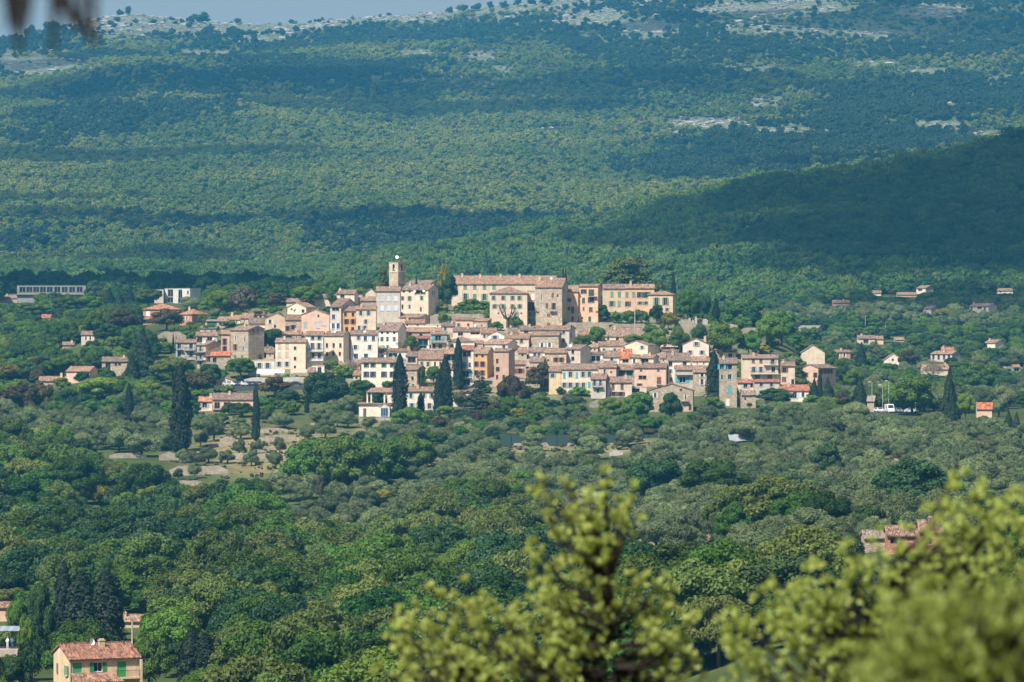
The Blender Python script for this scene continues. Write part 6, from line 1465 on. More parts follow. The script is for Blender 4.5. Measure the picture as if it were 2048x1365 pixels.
# ------------------------------------------------------------------ trees and shrubs one can point at: (view, kind, x, foot, width, height, label)
TREES = [
 # west slope and car park
 ("A", "umbrella", 345, 1090, 345, 215, "broad domed umbrella pine below the grey balcony houses"),
 ("P", "cypress", 361, 905, 44, 172, "huge wide cypress standing on the terraces at the left"),
 ("P", "cypress", 512, 882, 17, 112, "slim tall cypress in front of the pink villa"),
 ("P", "cypress", 258, 852, 18, 84, "slim cypress among the olives at the left"),
 ("A", "dark", 1568, 1300, 370, 322, "big round dark tree below the restaurant's right end"),
 ("A", "dark", 1158, 842, 272, 208, "round dark tree above the restaurant terrace"),
 ("A", "lime", 722, 478, 192, 158, "bright green round tree right of the white modern house"),
 ("A", "grey", 905, 572, 245, 285, "tall grey-brown spreading tree behind the beige gabled house"),
 ("A", "grey", 1160, 470, 205, 130, "grey-green round tree left of the weedy roof"),
 ("A", "lime", 1420, 410, 240, 118, "wide bright green tree behind the weedy roof"),
 ("A", "lime", 1615, 375, 80, 46, "little bright green treetop behind the topmost pale pink house"),
 ("A", "umbrella", 148, 486, 245, 165, "olive-green domed tree left of the white modern house"),
 ("A", "olive", 480, 486, 160, 108, "grey olive in front of the white modern house"),
 ("A", "bronze", 295, 648, 262, 178, "dark reddish tree in front of the terracotta villa"),
 ("A", "bush", 482, 655, 108, 70, "round green bush below the terracotta villa wing"),
 ("A", "dark", 120, 1000, 240, 360, "tall dark tree mass left of the rubble retaining wall"),
 ("A", "cypress", 347, 832, 17, 152, "left one of two small cypresses below the rubble wall"),
 ("A", "cypress", 370, 832, 15, 140, "right one of two small cypresses below the rubble wall"),
 ("A", "lime", 280, 838, 125, 92, "bright green tree beside the two small cypresses"),
 ("A", "bronze", 1165, 1190, 255, 190, "olive-brown tree in front of the car park"),
 ("A", "blossom", 1770, 995, 170, 112, "pinkish flowering shrub below the bright white house"),
 ("A", "bush", 1615, 985, 150, 95, "dense green bush beside the arched pavilion"),
 ("A", "limebush", 1715, 1018, 150, 85, "light green bush below the pinkish flowering shrub"),
 ("A", "green", 890, 1035, 250, 170, "sparse green tree at the left end of the restaurant terrace"),
 ("A", "limebush", 460, 725, 120, 80, "light green shrub above the balcony houses"),
 ("A", "bush", 640, 660, 110, 60, "shrub in the garden right of the green shed"), ("A", "limebush", 800, 625, 130, 60, "pale green shrub right of the green shed"), ("A", "bush", 580, 600, 90, 80, "leafy bush left of the green shed"), ("A", "olive", 700, 560, 130, 90, "grey olive behind the green shed"), ("A", "bush", 760, 590, 120, 75, "dark bush under the tall grey-brown tree"),
 ("A", "bush", 900, 650, 120, 60, "low bush above the big stone house's roof"), ("A", "green", 1060, 500, 110, 110, "green tree left of the beige gabled house"),
 ("A", "bush", 1010, 880, 90, 60, "bush at the foot of the round dark tree"), ("A", "dark", 640, 1110, 190, 200, "dark tree behind the car park hut"), ("A", "bronze", 560, 1180, 260, 220, "dark bronze tree left of the car park"),
 ("A", "green", 1110, 1330, 200, 150, "green tree right of the slim cypress"), ("A", "limebush", 1300, 1330, 160, 110, "light shrub below the olive-brown tree"), ("A", "darkbush", 800, 1330, 130, 100, "clipped dark hedge bush under the pink villa"), ("A", "green", 905, 1345, 170, 120, "green garden tree under the pink villa"), ("A", "olive", 1760, 1320, 190, 150, "grey olive left of the white villa's veranda"),
 ("A", "cypress", 1420, 1310, 40, 160, "small cypress at the foot of the big round dark tree"),
 ("A", "bush", 790, 1150, 130, 56, "bush under the low cream car park wall"), ("A", "dark", 1270, 1250, 180, 130, "dark shrubby tree right of the pink villa"),
 ("L", "yellow", 95, 965, 195, 125, "bright yellow-green tree at the left edge"), ("L", "lime", 815, 1150, 385, 205, "wide bright green tree below the farmhouses"), ("L", "bronze", 150, 1270, 300, 300, "large dark bronze tree at the left edge"), ("L", "bronze", 330, 1240, 240, 270, "dark bronze tree right of the largest bronze one"),
 ("L", "fir", 1150, 985, 260, 410, "tall dark conifer right of the stone farmhouse"), ("L", "fir", 1060, 1010, 170, 230, "dark conifer in front of the tall one"), ("L", "cypress", 268, 350, 22, 125, "thin dark cypress before the long modern villa"), ("L", "cypress", 628, 320, 18, 85, "thin cypress at the right end of the long modern villa"),
 ("L", "fir", 760, 385, 90, 150, "first dark conifer right of the long modern villa"), ("L", "fir", 880, 390, 110, 165, "second dark conifer right of the long modern villa"), ("L", "fir", 1045, 390, 80, 185, "tallest conifer left of the white modern house"), ("L", "fir", 1090, 385, 60, 175, "slim conifer just left of the white modern house"), ("L", "fir", 960, 392, 100, 130, "third dark conifer right of the long modern villa"),
 ("L", "lime", 720, 420, 240, 130, "light green spreading tree below the modern villa"), ("L", "green", 540, 440, 230, 150, "green tree below the modern villa's right end"), ("L", "green", 240, 480, 260, 140, "broad green tree below the modern villa's left end"), ("L", "bronze", 990, 590, 260, 190, "reddish dark tree left of the terracotta villa"), ("L", "dark", 870, 680, 230, 170, "dark tree right of the half-hidden cream house"),
 ("L", "limebush", 500, 1040, 150, 90, "light green hedge bush below the lowest farm roof"), ("L", "dark", 660, 1010, 130, 110, "dark tree in front of the pinkish farmhouse"), ("L", "limebush", 970, 800, 140, 90, "light green tree behind the stone farmhouse"),
 # church and castle
 ("B", "dark", 1270, 735, 240, 480, "tall ivy-clad dark tree right of the presbytery"), ("B", "bush", 1580, 748, 430, 150, "rounded clipped bush mound under the castle wing"), ("B", "yellowbush", 1175, 752, 225, 100, "yellow-flowering shrub beside the presbytery"), ("B", "bush", 1710, 745, 170, 130, "green bush at the castle range's left corner"),
 ("B", "bush", 1240, 875, 170, 150, "ivy hanging left on the castle wall"), ("B", "bush", 1420, 830, 180, 110, "ivy hanging in the middle of the castle wall"), ("B", "bush", 1580, 840, 200, 115, "ivy hanging right of the middle of the castle wall"), ("B", "bush", 1740, 870, 190, 160, "ivy hanging right on the castle wall"), ("B", "bush", 1860, 960, 170, 100, "leafy shrub below the castle range corner"),
 ("B", "lime", 850, 1215, 165, 195, "vivid light green tree between tiled roofs in the middle row"), ("B", "cedar", 508, 445, 170, 250, "dark cedar behind the bell tower's left side"), ("B", "blossom", 480, 1275, 230, 140, "pinkish blossoming shrub below the white three-storey house"), ("B", "blossom", 680, 1180, 130, 100, "small reddish climber on the white three-storey house"), ("B", "fir", 905, 420, 60, 110, "dark conifer tip behind the church nave"),
 ("B", "yellow", 1235, 735, 130, 570, "tall yellow-leaved tree before the ivy-clad tree right of the presbytery"),
 ("C", "cedar", 1450, 250, 690, 275, "great layered cedar behind the eastern top row"), ("C", "cypress", 1885, 330, 56, 200, "dark cypress right of the great cedar"), ("C", "cypress", 812, 180, 30, 110, "left one of two cypress tips above the keep"), ("C", "cypress", 836, 178, 26, 100, "right one of two cypress tips above the keep"), ("C", "green", 1985, 600, 170, 290, "tall green tree right of the pedimented pavilion"),
 ("C", "dark", 1185, 605, 150, 172, "dark round tree below the tall peach house"), ("C", "bush", 1330, 620, 140, 110, "dark shrub in the garden under the peach houses"), ("C", "bush", 1450, 625, 150, 130, "second shrub in the garden under the peach houses"), ("C", "limebush", 1475, 632, 90, 90, "light green shrub in the garden under the peach houses"), ("C", "bush", 1570, 625, 160, 140, "third dark shrub in the garden under the peach houses"), ("C", "dark", 1725, 630, 150, 200, "dark tree below the pedimented pavilion"), ("C", "yellow", 1842, 690, 150, 180, "round yellowish tree on the eastern terrace wall"),
 ("C", "lime", 1140, 870, 165, 220, "right one of two green trees below the stone wall"), ("C", "green", 1000, 880, 190, 150, "left one of two green trees below the stone wall"), ("C", "lime", 1490, 810, 190, 80, "low bright green tree behind the cream gabled house"), ("C", "lime", 1715, 905, 235, 220, "left of two bright lime-green trees above the white gabled house"), ("C", "lime", 1935, 905, 220, 220, "right of two bright lime-green trees above the white gabled house"),
 ("C", "pollard", 270, 665, 220, 195, "pollarded bare tree before the castle range"), ("C", "bush", 350, 668, 130, 110, "bright shrub at the castle range's foot"), ("C", "bush", 870, 640, 130, 36, "low creeper on the stone wall top"), ("C", "bush", 1650, 720, 180, 90, "dark shrub on the rubble bastion"),
 # lower village
 ("D", "cypress", 715, 1003, 158, 645, "largest dark cypress in front of the white villas"), ("D", "cypress", 1180, 960, 145, 580, "right trunk of the twin cypress beside the villa"), ("D", "cypress", 1115, 1000, 110, 440, "left trunk of the twin cypress beside the villa"), ("D", "cypress", 1312, 722, 110, 530, "tall slim cypress in front of the narrow white house"), ("D", "cypress", 930, 962, 78, 212, "small cypress before the white villa wall"),
 ("D", "spreading_conifer", 1530, 830, 215, 300, "layered grey-green conifer before the orange house"), ("D", "spreading_conifer", 1490, 1060, 400, 400, "dark spreading conifer below the layered one"), ("D", "green", 1062, 672, 165, 200, "round green tree behind the twin cypress"), ("D", "lime", 815, 1140, 370, 235, "large light green round tree below the white villa"),
 ("D", "bronze", 1880, 900, 330, 330, "big olive-brown tree before the pink stone house"), ("D", "bush", 930, 690, 90, 180, "ivy on the stone house beside the round tree"), ("D", "bush", 600, 695, 130, 70, "clipped bush under the long cream-white villa"), ("D", "olive", 230, 960, 200, 160, "grey olive at the veranda's left"), ("D", "olive", 185, 1110, 210, 160, "grey olive below the veranda's left"), ("D", "olive", 400, 1115, 170, 120, "small round olive under the terrace wall"), ("D", "green", 330, 830, 300, 220, "dark green shrub mass under the long cream-white villa"), ("D", "limebush", 130, 590, 230, 120, "light green shrubs left of the long cream-white villa"), ("D", "bush", 250, 600, 130, 90, "dark clipped hedge left of the long cream-white villa"), ("D", "lime", 1180, 1010, 190, 130, "bright green shrub at the twin cypress foot"),
 ("D", "yellowbush", 1930, 1010, 170, 110, "yellow-green shrub below the big olive-brown tree"), ("D", "green", 1830, 980, 200, 200, "leafy green tree left of the yellow-green shrub"), ("D", "olive", 1330, 900, 150, 160, "grey olive left of the spreading conifer"),
 ("E", "bronze", 420, 740, 330, 290, "brown-green tall tree left of the long yellow house"), ("E", "bronze", 130, 900, 300, 320, "wide bronze tree at the foot of the brown-pink house"), ("E", "palm", 852, 1062, 235, 225, "palm with drooping fronds in front of the yellow house"), ("E", "palm", 560, 1095, 225, 205, "palm left of the drooping one, half hidden"), ("E", "green", 1130, 1050, 280, 260, "left half of the large green tree clump below the pinkish house"), ("E", "green", 1420, 1045, 340, 310, "right half of the large green tree clump below the pinkish house"), ("E", "dark", 1750, 1065, 215, 330, "dark tree in front of the wide gabled stone house"), ("E", "olive", 740, 900, 230, 140, "grey olive behind the palm"), ("E", "limebush", 810, 780, 240, 90, "vine-covered pergola under the long yellow house"), ("E", "bush", 620, 770, 110, 80, "green shrub at the yellow house corner"), ("E", "green", 80, 1000, 190, 190, "green tree at the foot of the bronze trees"), ("E", "bush", 1960, 1040, 110, 90, "bush at the foot of the wide gabled stone house"),
 ("F", "cypress", 332, 800, 150, 485, "tall cypress standing among the eastern houses"), ("F", "palm", 310, 812, 235, 180, "palm at the foot of the eastern cypress"), ("F", "limebush", 330, 868, 215, 115, "light green bush under the eastern palm"), ("F", "lime", 425, 365, 340, 330, "big plane tree right of the white gabled house"), ("F", "lime", 670, 365, 230, 235, "second plane tree right of the biggest one"), ("F", "dark", 195, 225, 135, 185, "dark tree behind the white gabled house"), ("F", "olive", 1125, 480, 195, 120, "grey olive left of the blank gable"), ("F", "dark", 930, 865, 345, 205, "dark spreading tree before the red-roofed white house"), ("F", "pollard", 562, 845, 100, 155, "pollarded bare trunk before the stone tower house"),
 ("F", "cypress", 1365, 840, 50, 370, "slim dark cypress before the pinkish gabled house"), ("F", "fir", 1310, 850, 130, 270, "dark conifer left of the slim eastern cypress"), ("F", "fir", 1440, 870, 160, 300, "dark conifer right of the slim eastern cypress"), ("F", "bronze", 1590, 885, 190, 200, "dark reddish tree between the eastern conifers"), ("F", "fir", 1755, 890, 170, 325, "tall dark conifer beside the stone road-side building"), ("F", "green", 1470, 470, 140, 180, "green tree right of the blank gable"), ("F", "bush", 670, 860, 130, 70, "dark clipped bush beside the pollarded trunk"), ("F", "lime", 1290, 850, 180, 130, "bright green shrub before the red-roofed white house"), ("F", "yellowbush", 820, 360, 100, 70, "yellow-green shrub left of the cream terraced house roof"), ("F", "green", 1150, 560, 110, 120, "leafy tree at the right of the falling-roof house"), ("F", "bush", 620, 560, 90, 120, "potted greenery climbing the terraced house"), ("F", "bush", 1210, 640, 120, 60, "bush below the pinkish gabled house"),
 ("G", "green", 963, 775, 405, 345, "very large round dark tree on the eastern spur"), ("G", "cypress", 675, 752, 72, 250, "dark cypress left of the very large round tree"), ("G", "lime", 400, 715, 240, 305, "tall green tree right of the top-row pavilion"), ("G", "lime", 1230, 1010, 290, 345, "bright green cone-shaped tree below the spur"), ("G", "dark", 560, 690, 150, 240, "dark trees behind the slim pole"), ("G", "limebush", 800, 770, 140, 120, "light green shrub at the very large tree's foot"), ("G", "green", 1350, 990, 330, 380, "dark green slope tree right of the cone-shaped one"), ("G", "green", 1620, 1010, 260, 220, "green tree left of the blank gable's roof"), ("G", "limebush", 600, 700, 120, 90, "pale shrub behind the tomb house"), ("G", "yellowbush", 1180, 1070, 110, 90, "yellow-green shrub behind the terraced house roof"), ("G", "bush", 500, 910, 150, 150, "dark bush behind the white gabled house's chimney"), ("G", "green", 1240, 800, 170, 160, "dark tree on the slope behind the bright cone"),
 # east valley
 ("R", "fir", 1362, 1252, 165, 450, "tall black-green conifer alone at the right"), ("R", "green", 1060, 1170, 360, 330, "large green tree behind the parked cars"), ("R", "lime", 930, 1150, 200, 230, "yellow-green tree left of the large one behind the cars"), ("R", "blossom", 1230, 905, 200, 185, "pale blossoming tree before the beige house"), ("R", "bronze", 1040, 790, 170, 160, "brownish tree right of the white sloping house"), ("R", "fir", 655, 830, 120, 240, "dark conifer in the east valley below the bungalow"), ("R", "palm", 615, 560, 80, 115, "single palm left of the stepped bungalow"), ("R", "cypress", 770, 575, 28, 110, "slim cypress in front of the stepped bungalow"), ("R", "yellow", 1310, 395, 150, 85, "yellow autumn-coloured tree by the grey house"), ("R", "bronze", 895, 205, 60, 45, "rusty tree beside the small white hillside house"), ("R", "fir", 1835, 1260, 75, 130, "left of two small conifers at the right edge"), ("R", "fir", 1900, 1270, 70, 125, "right of two small conifers at the right edge"), ("R", "green", 1600, 1010, 330, 260, "broad green tree left of the thin utility pole"), ("R", "lime", 590, 960, 170, 160, "light green tree behind the dark conifer group"), ("R", "olive", 1760, 1180, 140, 150, "grey tree before the bright red roof"), ("R", "green", 1950, 1110, 160, 120, "green tree at the right edge by the thin pole"), ("R", "lime", 1490, 1200, 160, 200, "light green tree right of the black-green conifer"),
 # valley floor, bottom left
 ("S", "cypress", 610, 960, 210, 740, "tallest dark cypress above the ochre valley house"), ("S", "cypress", 780, 1000, 400, 690, "broad dark conifer above the ochre valley house"), ("S", "cypress", 1010, 1010, 340, 700, "right broad dark conifer above the ochre valley house"), ("S", "dark", 390, 1000, 260, 600, "dark tree left of the tallest cypress"), ("S", "lime", 165, 900, 210, 320, "light green tree left of the dark conifers"), ("S", "limebush", 240, 940, 170, 190, "bright green bush right of the café parasol"), ("S", "green", 1430, 1400, 420, 500, "dense green tree right of the ochre valley house"), ("S", "cypress", 1830, 1420, 250, 560, "dark conifer right of the dense green tree"), ("S", "cypress", 1960, 1440, 230, 540, "second dark conifer at the bottom"), ("S", "lime", 1660, 1060, 560, 380, "broad light green oak behind the utility pole"), ("S", "dark", 310, 1200, 320, 290, "dark bush mass under the café terrace"), ("S", "lime", 330, 1330, 220, 200, "yellow-green shrub left of the ochre valley house"), ("S", "dark", 120, 1400, 320, 280, "dark shrub in the bottom left corner"),
 ("S", "green", 90, 1290, 260, 200, "green bushes hiding the foot of the café terrace wall"),
 ("P", "yellow", 198, 1016, 54, 48, "bright yellow tree in the dark oak wood"), ("P", "yellow", 765, 1012, 34, 34, "small yellow-green tree in the lower olives"), ("P", "grey", 1160, 1055, 70, 70, "grey sapling on the lower right terrace"), ("P", "dark", 1830, 1035, 150, 120, "large dark tree above the red-shuttered house"), ("P", "grey", 640, 1010, 22, 60, "bare grey thin tree below the oak clump"),
 ("P", "green", 690, 1000, 130, 130, "largest oak of the clump on the cleared slope"), ("P", "green", 620, 985, 110, 110, "left oak of the clump on the cleared slope"), ("P", "green", 760, 985, 110, 105, "right oak of the clump on the cleared slope"),
]
CROWNS = []     # (x, y, radius) of standing trees
def put_tree(V, kind, x, yb, w, h, label):
    px, pb = vp(V, x, yb); s_ = VIEW[V][2]
    D = hit(px, min(pb, 1500), 400)
    if V == "S": D = {True: 575 + (1500 - yb) * .05, False: 600}[yb > 1100] if x > 500 and yb > 1300 else 640
    if 'café' in label or 'bottom left corner' in label: D = 588
    sc = F / D; X = (px - CX) / sc; zg = float(terr(X, D)); zt = (CY - (pb - h * s_)) / sc
    z = min(zg, (CY - pb) / sc) if V != "S" else (CY - pb) / sc
    if V == "S": z = max(zg, z - 3)
    hh = zt - z
    tree(kind, (X, D, z - .15), w * s_ / sc, max(.6, hh + .15), label, seed=int(x + yb))
    CROWNS.append((X, D, w * s_ / sc / 2)); BOXES.append((px - w * s_ * .3, px + w * s_ * .3, pb - h * s_, pb - h * s_ * .45, D))
for t in TREES: put_tree(*t)

# clipped olives on the cleared slope (view W and K)
for k, (x, yb, w, h) in enumerate([(1060, 370, 75, 85), (1390, 325, 80, 92), (1490, 315, 75, 85), (1625, 318, 75, 100), (1600, 405, 85, 100), (1460, 385, 95, 82), (1210, 370, 110, 92), (1320, 372, 95, 80), (1130, 460, 75, 92), (1035, 465, 60, 66), (1780, 245, 100, 95), (1890, 225, 120, 105), (1400, 230, 110, 80), (1240, 245, 120, 150), (1165, 275, 80, 90), (820, 335, 200, 135), (690, 310, 140, 140), (1385, 180, 110, 70), (1115, 480, 70, 40), (940, 300, 90, 100), (1960, 160, 90, 80)]):
    px, pb = vp("W", x, yb); D = hit(px, pb); sc = F / D; X = (px - CX) / sc
    tree("olive", (X, D, float(terr(X, D)) - .1), w * .34432 / sc, h * .34432 / sc, "rounded grey olive standing clear on the stone terraces", "clipped olives on the cleared terraces", seed=k); CROWNS.append((X, D, w * .172 / sc)); BOXES.append((px - 8, px + 8, pb - h * .34, pb - 6, D))
# ------------------------------------------------------------------ mountain and hill woods
def pts_grid(y0, y1, spacing, seed, pxlo=-260, pxhi=2300, grow=0.0):
    """jittered points over a strip of ground between two depths, a little wider than the view"""
    r = np.random.default_rng(seed); out = []
    y = y0
    while y < y1:
        sp = spacing * (1 + grow * (y - y0))
        xa, xb = (pxlo - CX) / F * y, (pxhi - CX) / F * y
        xs = np.arange(xa, xb, sp)
        out.append(np.stack([xs + r.uniform(-.5, .5, len(xs)) * sp, y + r.uniform(-.5, .5, len(xs)) * sp], 1))
        y += sp
    p = np.concatenate(out)
    return p, r

# ------------------------------------------------------------------ groves and woods on the near hills
def inpoly(px, py, poly):
    n = len(poly); c = np.zeros(len(px), bool); j = n - 1
    for i in range(n):
        xi, yi = poly[i]; xj, yj = poly[j]
        c ^= ((yi > py) != (yj > py)) & (px < (xj - xi) * (py - yi) / (yj - yi + 1e-9) + xi); j = i
    return c
ZONES = {   # polygons over the crowns' places in the photograph
 "olive": [[(-450, 815), (330, 790), (345, 850), (320, 915), (180, 905), (60, 880), (-450, 880)], [(520, 985), (600, 965), (760, 985), (870, 900), (1000, 850), (1330, 850), (1420, 830), (1560, 815), (1740, 822), (1900, 850), (2700, 860), (2700, 1180), (1950, 1120), (1500, 1150), (1290, 1160), (1180, 1075), (1000, 985), (900, 1010), (760, 1080), (560, 1080)], [(380, 820), (760, 830), (880, 870), (780, 890), (640, 860), (400, 870)]],
 "clear": [[(335, 855), (560, 845), (720, 850), (735, 885), (570, 930), (575, 975), (420, 990), (340, 940)], [(1230, 1040), (1560, 1060), (1560, 1130), (1250, 1120)]],
}
def place(P, kind, r, w0, w1, h0, h1, clearance=.8, dense=None, cover=True):
    """drop points that stand in a house or hide one; returns position, width, height"""
    x, y = P[:, 0], P[:, 1]; z = terr(x, y); n = len(P)
    w = r.uniform(w0, w1, n); h = w * r.uniform(h0, h1, n)
    px, pg = pix(x, y, z); sc = F / y; pt = pg - h * sc; hw = w * sc / 2
    ok = np.ones(n, bool)
    for fx, fy, fr in FOOT: ok &= (x - fx)**2 + (y - fy)**2 > (fr + w * .35)**2
    for fx, fy, fr in CROWNS: ok &= (x - fx)**2 + (y - fy)**2 > (fr * .75 + w * .3)**2
    if cover:
        for a, b, c, d, D in BOXES: ok &= ~((y < D) & (px + hw * .8 > a) & (px - hw * .8 < b) & (pt < d) & (pg > c))
        for a, b, c, d, D in WBOX: ok &= ~((y < D) & (px + hw * .8 > a) & (px - hw * .8 < b) & (pt < d) & (pg > c) & (r.uniform(size=n) < .6))
    return ok, z, w, h, px, pg, pt
def grow(kind, stuffname, P, z, w, h, r, n_single, label, group, stufflabel):
    """the ones that show largest as trees of their own, the rest as one mass"""
    px = CX + F * P[:, 0] / P[:, 1]; seen = (px > -20) & (px < 2068)
    o = np.lexsort((P[:, 1], ~seen)); k = 0; rest = []
    for i in o:
        if k < n_single and seen[i]:
            tree(kind, (P[i, 0], P[i, 1], z[i] - .15), w[i], h[i], label, group, seed=k); k += 1
        else: rest.append(i)
    if rest:
        its = PROTO[kind]; nv = len(PROTO_OBJ[kind]); idx = r.integers(0, nv, len(rest))
        pw = np.array([its[v][2] for v in sorted(PROTO_OBJ[kind])])[idx]; ph = np.array([its[v][3] for v in sorted(PROTO_OBJ[kind])])[idx]
        s = w[rest] / pw
        scatter(stuffname, kind, np.stack([P[rest, 0], P[rest, 1], z[rest] - .15], 1), np.stack([s, s, h[rest] / ph], 1), r.uniform(0, 6.28, len(rest)), idx, stufflabel)
    print(stuffname, k, len(rest))

RIDGE_TREES = [(60, 62, 26, 16, "evergreen_oak", "dark flat-topped tree on the skyline behind the drooping twigs"), (105, 50, 30, 17, "evergreen_oak", "dark spreading tree on the ridge line at the far west"), (240, 20, 14, 10, "evergreen_oak", "small dark tree on the highest knoll of the western ridge"),
               (257, 21, 13, 12, "evergreen_oak", "right one of the two small dark trees on the western knoll"), (403, 34, 36, 14, "evergreen_oak", "lone wide dark tree standing out on the bare skyline"),
               (340, 28, 9, 6, "hillside_oak", "tiny round tree on the bare skyline between knoll and lone tree"), (590, 40, 10, 6, "hillside_oak", "tiny round tree where the skyline dips lowest"), (705, 35, 9, 6, "hillside_oak", "tiny round tree on the skyline left of the pale rock top"), (160, 36, 10, 7, "hillside_oak", "small round tree on the skyline between the two western dark trees"), (480, 38, 8, 6, "hillside_oak", "tiny round tree on the skyline right of the lone wide tree"),
               (560, 41, 8, 5, "scrub", "low bush on the skyline near its lowest dip"), (620, 40, 9, 5, "scrub", "low bush on the skyline just right of the dip"), (760, 32, 9, 5, "scrub", "low bush on the skyline beside the pale rock top")]
for x, yb, w, h, kd, lb in RIDGE_TREES:
    Y = 5640.0; X = (x - CX) / F * Y; z = float(terr(X, Y))
    tree(kd, (X, Y, z - 0.5), w * Y / F, h * Y / F * 1.5, lb, seed=len(PROTO_OBJ.get(kd, {})))
for k in range(8):        # every variant of the far trees stands somewhere as a tree of its own
    x = 900 + k * 27; Y = 5620.0; X = (x - CX) / F * Y
    tree("evergreen_oak", (X, Y, float(terr(X, Y)) - .4), 9 + (k * 37 % 5), 9 + (k * 23 % 4), "dark tree in the row along the eastern skyline", "dark trees along the eastern skyline", seed=k)
for x, y, w_, h_, lb in [(1818, 2640, 17, 13, 'big dark tree standing out on the crest of the shaded hill'), (2030, 2660, 22, 15, 'biggest dark tree on the hill crest at the right edge'), (1240, 2560, 15, 11, 'dark tree clump beside a pale rock on the low crest')]:
    X = (x - CX) / F * y; tree('hill_oak', (X, y, float(terr(X, y)) - .5), w_, h_, lb, seed=3)
for k, (x, y) in enumerate([(1120, 2585), (1180, 2590), (1245, 2600), (1020, 2560), (960, 2540), (1310, 2610)]):
    X = (x - CX) / F * y; tree("hill_oak", (X, y, float(terr(X, y)) - .4), 9.5, 8, "sunlit oak on the crest of the low hill behind the castle", "oaks on the crest behind the castle", seed=k)

P, r = pts_grid(2720, 5900, 6.2, 1, grow=0.00012)
z = terr(P[:, 0], P[:, 1]); px, py = pix(P[:, 0], P[:, 1], z)
rk = rockness(px, py)
up = np.clip((P[:, 1] - 4000) / 1500, 0, 1)
dens = np.clip(1.02 - rk * 1.25 - up * 0.35 + 0.5 * fbm(P[:, 0] / 160, P[:, 1] / 260, 51, 3), 0.03, 1)
bare = np.clip((py - np.interp(px, RIDGE_X, RIDGE_Y)) / 30, 0.12, 1)      # the ridge top is bare
keep = r.uniform(size=len(P)) < dens * bare
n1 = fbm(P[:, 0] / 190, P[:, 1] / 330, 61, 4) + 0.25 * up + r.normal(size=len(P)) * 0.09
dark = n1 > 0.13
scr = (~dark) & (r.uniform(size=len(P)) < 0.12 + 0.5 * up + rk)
def put(name, kind, mk, s0, s1, label):
    q = P[mk]; n = len(q); s = r.uniform(s0, s1, n); hh = s * r.uniform(.8, 1.2, n)
    scatter(name, kind, np.stack([q[:, 0], q[:, 1], terr(q[:, 0], q[:, 1]) - .4], 1), np.stack([s, s, hh], 1), r.uniform(0, 6.28, n), r.integers(0, 9, n) % len(PROTO_OBJ[kind]), label)
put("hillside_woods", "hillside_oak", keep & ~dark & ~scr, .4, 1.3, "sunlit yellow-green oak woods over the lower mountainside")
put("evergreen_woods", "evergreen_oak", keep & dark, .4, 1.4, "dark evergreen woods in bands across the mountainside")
put("mountain_scrub", "scrub", keep & scr, .7, 1.8, "grey-green scrub over the stony upper mountain slopes")
print("mountain trees", int(keep.sum()))

P, r = pts_grid(2080, 2760, 5.6, 2, 700, 2300)
z = terr(P[:, 0], P[:, 1]); px, py = pix(P[:, 0], P[:, 1], z)
keep = (py < 660) & (px > 780) & (rockness(px, py) < .6 * r.uniform(size=len(P)) + .2) & ~((px > 1475) & (px < 1535) & (py > 455) & (py < 485))
keep &= place(P, 'hill_oak', r, 6, 9, .8, 1.0)[0]
put("hill_woods", "hill_oak", keep, .55, 1.55, "dense oak woods on the shaded hill behind the village")
P, r = pts_grid(2080, 2760, 6.5, 22, -260, 780)
put("valley_woods", "hill_oak", np.ones(len(P), bool), .65, 1.2, "oak woods in the dip behind the village plateau")

# limestone boulders on the bare parts
rb = np.random.default_rng(8); iv, fv = _ico()
for k in range(4):
    vv = iv * np.array([1.2, 1.0, .7]) * (1 + .25 * rb.normal(size=(12, 1)))
    X = (280 + k * 45 - CX) / F * 5560; o = link("limestone_boulder", mesh("boulder", vv, fv, M_ROCK), loc=(X, 5560, float(terr(X, 5560)) + .2), scale=(3, 3, 3))
    tag(o, "grey limestone boulder on the bare western ridge top", "boulder", "boulders on the bare ridge"); PROTO_OBJ.setdefault("boulder", {})[k] = o
P, r = pts_grid(2800, 5800, 9, 77); z = terr(P[:, 0], P[:, 1]); px, py = pix(P[:, 0], P[:, 1], z)
rk = rockness(px, py) + .12 * np.clip((P[:, 1] - 4200) / 1200, 0, 1); rd = np.clip(1 - (py - np.interp(px, RIDGE_X, RIDGE_Y)) / 40, 0, 1) * .5
sel = r.uniform(size=len(P)) < np.clip((rk + rd) * (.35 + .9 * fbm(P[:, 0] / 60, P[:, 1] / 90, 5, 3)), 0, .8); q = P[sel]; n = len(q); s = r.uniform(.6, 3.2, n)
scatter("limestone_rocks", "boulder", np.stack([q[:, 0], q[:, 1], z[sel] + .1 * s], 1), np.stack([s * r.uniform(.8, 2.2, n), s, s * r.uniform(.5, 1.2, n)], 1), r.uniform(0, 6.28, n), r.integers(0, 4, n), "scattered limestone rocks over the bare parts of the mountain")
print("rocks", n)
# front slope: olives and oaks
P, r = pts_grid(470, 1292, 7.3, 31, -420, 2600)
ok, z, w, h, px, pg, pt = place(P, "olive", r, 4.2, 7.6, .74, .95)
pc = (pg + pt) / 2
isol = np.zeros(len(P), bool); clr = np.zeros(len(P), bool)
for q in ZONES["olive"]: isol |= inpoly(px, pc, q)
for q in ZONES["clear"]: clr |= inpoly(px, pc, q)
wob = fbm(P[:, 0] / 40, P[:, 1] / 60, 71, 3)
mixo = isol & (wob > .62) & (pc > 960)
sel = ok & isol & ~mixo & ~clr & (r.uniform(size=len(P)) < .86)
front_clear = clr & ok & (r.uniform(size=len(P)) < np.where(px > 1000, .55, .05))
sel |= front_clear
grow("olive", "olive_grove", P[sel], z[sel], w[sel], h[sel], r, 210, "grey-green olive in the close-planted grove below the village", "olives in the grove below the village", "more grey-green olives of the grove seen farther up the slope")
